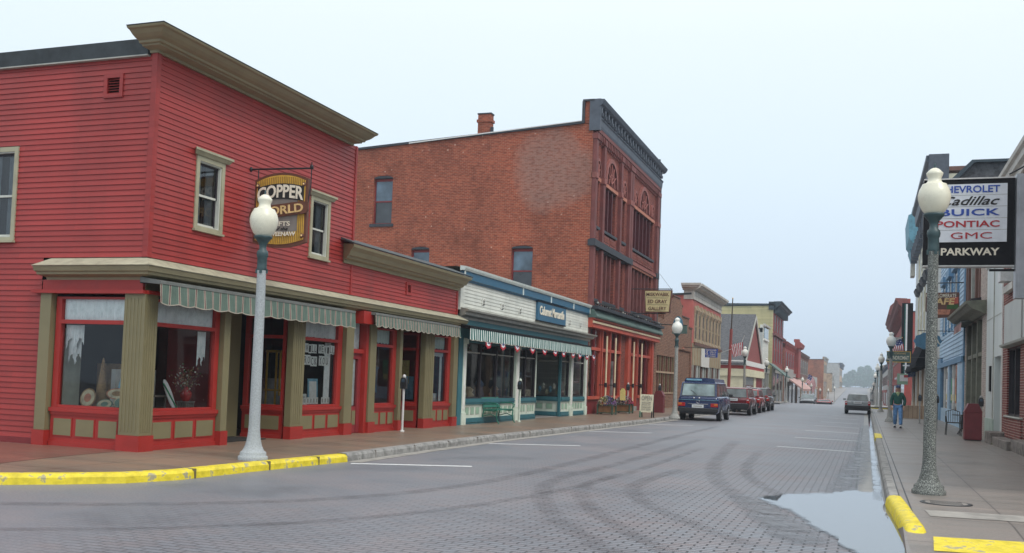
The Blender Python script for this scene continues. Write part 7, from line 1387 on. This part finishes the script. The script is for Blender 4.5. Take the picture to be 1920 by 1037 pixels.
# local: faces -Y (towards the camera); x to the viewer's right
J = dict(pel=(0, 0, .93), sp1=(0, .01, 1.08), ch=(0, .0, 1.28), nk=(0, -.01, 1.47), hd=(0, -.03, 1.56), ht=(0, -.035, 1.65),
    shL=(-.17, 0, 1.39), elL=(-.26, .03, 1.13), wrL=(-.25, -.06, .90), haL=(-.245, -.08, .83), shR=(.17, 0, 1.39), elR=(.27, .04, 1.13), wrR=(.24, -.02, .90), haR=(.235, -.04, .83),
    hpL=(-.09, 0, .88), knL=(-.10, -.03, .49), anL=(-.11, .16, .12), hpR=(.09, 0, .88), knR=(.12, -.16, .50), anR=(.13, -.24, .11))
K = list(J); R_ = dict(pel=.13, sp1=.13, ch=.15, nk=.055, hd=.078, ht=.072, shL=.065, elL=.045, wrL=.032, haL=.035, shR=.065, elR=.045, wrR=.032, haR=.035, hpL=.09, knL=.06, anL=.042, hpR=.09, knR=.06, anR=.042)
E_ = [('pel', 'sp1'), ('sp1', 'ch'), ('ch', 'nk'), ('nk', 'hd'), ('hd', 'ht'), ('ch', 'shL'), ('shL', 'elL'), ('elL', 'wrL'), ('wrL', 'haL'), ('ch', 'shR'), ('shR', 'elR'), ('elR', 'wrR'), ('wrR', 'haR'), ('pel', 'hpL'), ('hpL', 'knL'), ('knL', 'anL'), ('pel', 'hpR'), ('hpR', 'knR'), ('knR', 'anR')]
nodes = [(J[k], R_[k]) for k in K]; edges = [(K.index(a), K.index(b)) for a, b in E_]
for s_, h in ((-1, 'haL'), (1, 'haR')):            # five fingers grown out of each palm
    b0 = K.index(h); hp = Vector(J[h])
    for i, (dx, dy, ln) in enumerate(((-.026, -.012, .068), (-.009, -.016, .078), (.009, -.014, .074), (.025, -.008, .058))):
        p1 = hp+Vector((dx*.8, dy, -.045)); p2 = hp+Vector((dx, dy-.012, -.045-ln*.5)); p3 = hp+Vector((dx, dy-.005+.012, -.045-ln)); n0 = len(nodes); nodes += [(tuple(p1), .011), (tuple(p2), .0095), (tuple(p3), .0085)]; edges += [(b0, n0), (n0, n0+1), (n0+1, n0+2)]
    p1 = hp+Vector((-s_*.035, -.02, -.02)); p2 = hp+Vector((-s_*.045, -.035, -.055)); n0 = len(nodes); nodes += [(tuple(p1), .012), (tuple(p2), .010)]; edges += [(b0, n0), (n0, n0+1)]
body = skin('body', nodes, edges, 'skin', P_)
jk = ['pel', 'sp1', 'ch', 'nk', 'shL', 'elL', 'wrL', 'shR', 'elR', 'wrR']; JP = dict(J); JP['nk'] = (0, 0, 1.44)
jr = dict(pel=(.175, .15), sp1=(.185, .155), ch=(.19, .15), nk=.085, shL=.095, elL=.075, wrL=.055, shR=.095, elR=.075, wrR=.055)
skin('jacket', [(JP[k], jr[k]) for k in jk], [(jk.index(a), jk.index(b)) for a, b in E_ if a in jk and b in jk], 'cloth_green', P_, sub=2)
tk = ['pel', 'hpL', 'knL', 'anL', 'hpR', 'knR', 'anR']; tr_ = dict(pel=.13, hpL=.115, knL=.088, anL=.075, hpR=.115, knR=.088, anR=.075)
skin('jeans', [(J[k], tr_[k]) for k in tk], [(tk.index(a), tk.index(b)) for a, b in E_ if a in tk and b in tk], 'denim', P_)
m = MB(); m.ell((0, -.04, 1.635), (.088, .10, .112), 'skin', 16, 12); m.ell((0, -.145, 1.62), (.014, .02, .022), 'skin', 8, 6); m.ell((-.09, -.03, 1.62), (.012, .02, .03), 'skin', 8, 6); m.ell((.09, -.03, 1.62), (.012, .02, .03), 'skin', 8, 6); m.ell((0, -.03, 1.53), (.05, .05, .06), 'skin', 10, 6); head = m.build('head', P_, local=True)
m = MB(); m.ell((-.033, -.128, 1.645), (.012, .008, .008), 'ink', 8, 5); m.ell((.033, -.128, 1.645), (.012, .008, .008), 'ink', 8, 5); m.build('eyes', head, local=True); m = MB(); m.ell((0, -.128, 1.58), (.026, .008, .006), 'tray_rust', 8, 5); m.build('mouth', head, local=True)
m = MB(); m.ell((0, -.02, 1.645), (.094, .104, .10), 'hair', 14, 8); m.build('hair', head, local=True)
for v in head.children[-1].data.vertices:
    if v.co.y < -.06 and v.co.z < 1.67: v.co.y = -.05
m = MB(); m.lathe((0, -.03, 1.67), [(.102, 0), (.104, .03), (.092, .075), (.05, .105), (.01, .11)], 'garment_navy', 16); m.prism([(-.075, -.11), (-.06, -.20), (0, -.225), (.06, -.20), (.075, -.11)], 'z', 1.668, 1.682, 'garment_navy'); m.build('cap', P_, local=True)
m = MB(); m.lathe((0, 0, 1.42), [(.12, -.02), (.10, .03), (.085, .07), (.07, .07)], 'cloth_lime', 14); m.prism([(-.045, 1.44), (.045, 1.44), (.0, 1.30)], 'y', -.175, -.165, 'cloth_lime'); m.build('collar', P_, local=True)
for s_, an, dy in ((-1, J['anL'], 0), (1, J['anR'], 0)):
    m = MB(); m.ell((an[0], an[1]-.06, .055), (.052, .14, .05), 'shoe_white', 14, 8); m.box(an[0]-.048, an[0]+.048, an[1]-.19, an[1]+.07, 0, .025, 'trim_black'); m.ell((an[0], an[1]-.15, .05), (.045, .05, .04), 'trim_black', 10, 6); m.build('shoe', P_, local=True)
# ------------------------------------------------------------------ far trees
def leafball(m, c, r, n, rnd, mats, s=.5):
    for _ in range(n):
        th, ph = rnd.uniform(0, 2*math.pi), math.asin(rnd.uniform(-1, 1)); q = rnd.uniform(.55, 1.05); p = Vector((c[0]+r[0]*q*math.cos(th)*math.cos(ph), c[1]+r[1]*q*math.sin(th)*math.cos(ph), c[2]+r[2]*q*math.sin(ph)))
        u = Vector((rnd.uniform(-1, 1), rnd.uniform(-1, 1), rnd.uniform(-1, 1))).normalized(); v = u.cross(Vector((.2, .9, .4))).normalized(); k = s*rnd.uniform(.5, 1.2); m.face([p+u*k, p+v*k, p-u*k, p-v*k], rnd.choice(mats))
def tree(loc, h, w_, label, seed):
    t = thing('tree', label, 'tree', loc, 'trees closing the far end of the street'); rnd = random.Random(seed)
    m = MB(); m.tube([(0, 0, -1), (.1, 0, h*.3), (0, .1, h*.6), (.2, 0, h*.85)], [.35, .28, .18, .06], 'trunk', 8)
    for k in range(7): a_ = rnd.uniform(0, 6.28); z_ = h*rnd.uniform(.3, .65); m.tube([(0, 0, z_), (w_*.35*math.cos(a_), w_*.35*math.sin(a_), z_+h*.15), (w_*.45*math.cos(a_), w_*.45*math.sin(a_), z_+h*.25)], [.12, .08, .03], 'trunk', 5)
    m.build('trunk', t, local=True); m = MB()
    for k in range(11):
        a_ = rnd.uniform(0, 6.28); rr = rnd.uniform(0, .36)*w_; z_ = h*rnd.uniform(.2, .86); s_ = w_*rnd.uniform(.16, .27)*(1.15-z_/h*.4); leafball(m, (rr*math.cos(a_), rr*math.sin(a_), z_), (s_, s_, s_*.85), 240, rnd, ['foliage_a', 'foliage_b', 'foliage_a'], .95)
    m.build('crown', t, local=True); return t
TR = [(-19, 1360, 25, 22, 'left edge'), (-8, 1376, 30, 27, 'second from the left'), (2.4, 1392, 32, 27, 'middle'), (13, 1368, 26, 24, 'right of the middle'), (24, 1385, 27, 26, 'right edge'), (-3, 1336, 19, 24, 'low in front of the middle'), (8, 1340, 18, 22, 'low in front at the right'), (-27, 1400, 14, 16, 'low at the far left')]
for i, (x, y, h, w_, nm) in enumerate(TR): tree((x, y, 6.0), h, w_, 'hazy green tree of the far clump, '+nm, i+5)
# ------------------------------------------------------------------ haze
m = MB(); m.box(-190, 190, -45, 1600, -4.5, 42, 'white_paint'); hz = m.build('haze'); hz['kind'] = 'stuff'; hz['label'] = 'thin bluish morning mist filling the street'
hm = bpy.data.materials.new('haze'); hm.use_nodes = True; t_ = hm.node_tree; t_.nodes.clear(); o_ = N(t_, 'ShaderNodeOutputMaterial'); pv = N(t_, 'ShaderNodeVolumePrincipled', inp={'Color': (.72, .82, .92, 1), 'Density': .0006, 'Anisotropy': .2}); t_.links.new(pv.outputs[0], o_.inputs['Volume']); hz.data.materials.clear(); hz.data.materials.append(hm)
S.render.engine = 'CYCLES'
S.cycles.volume_bounces = 1; S.cycles.max_bounces = 8; S.cycles.transparent_max_bounces = 16
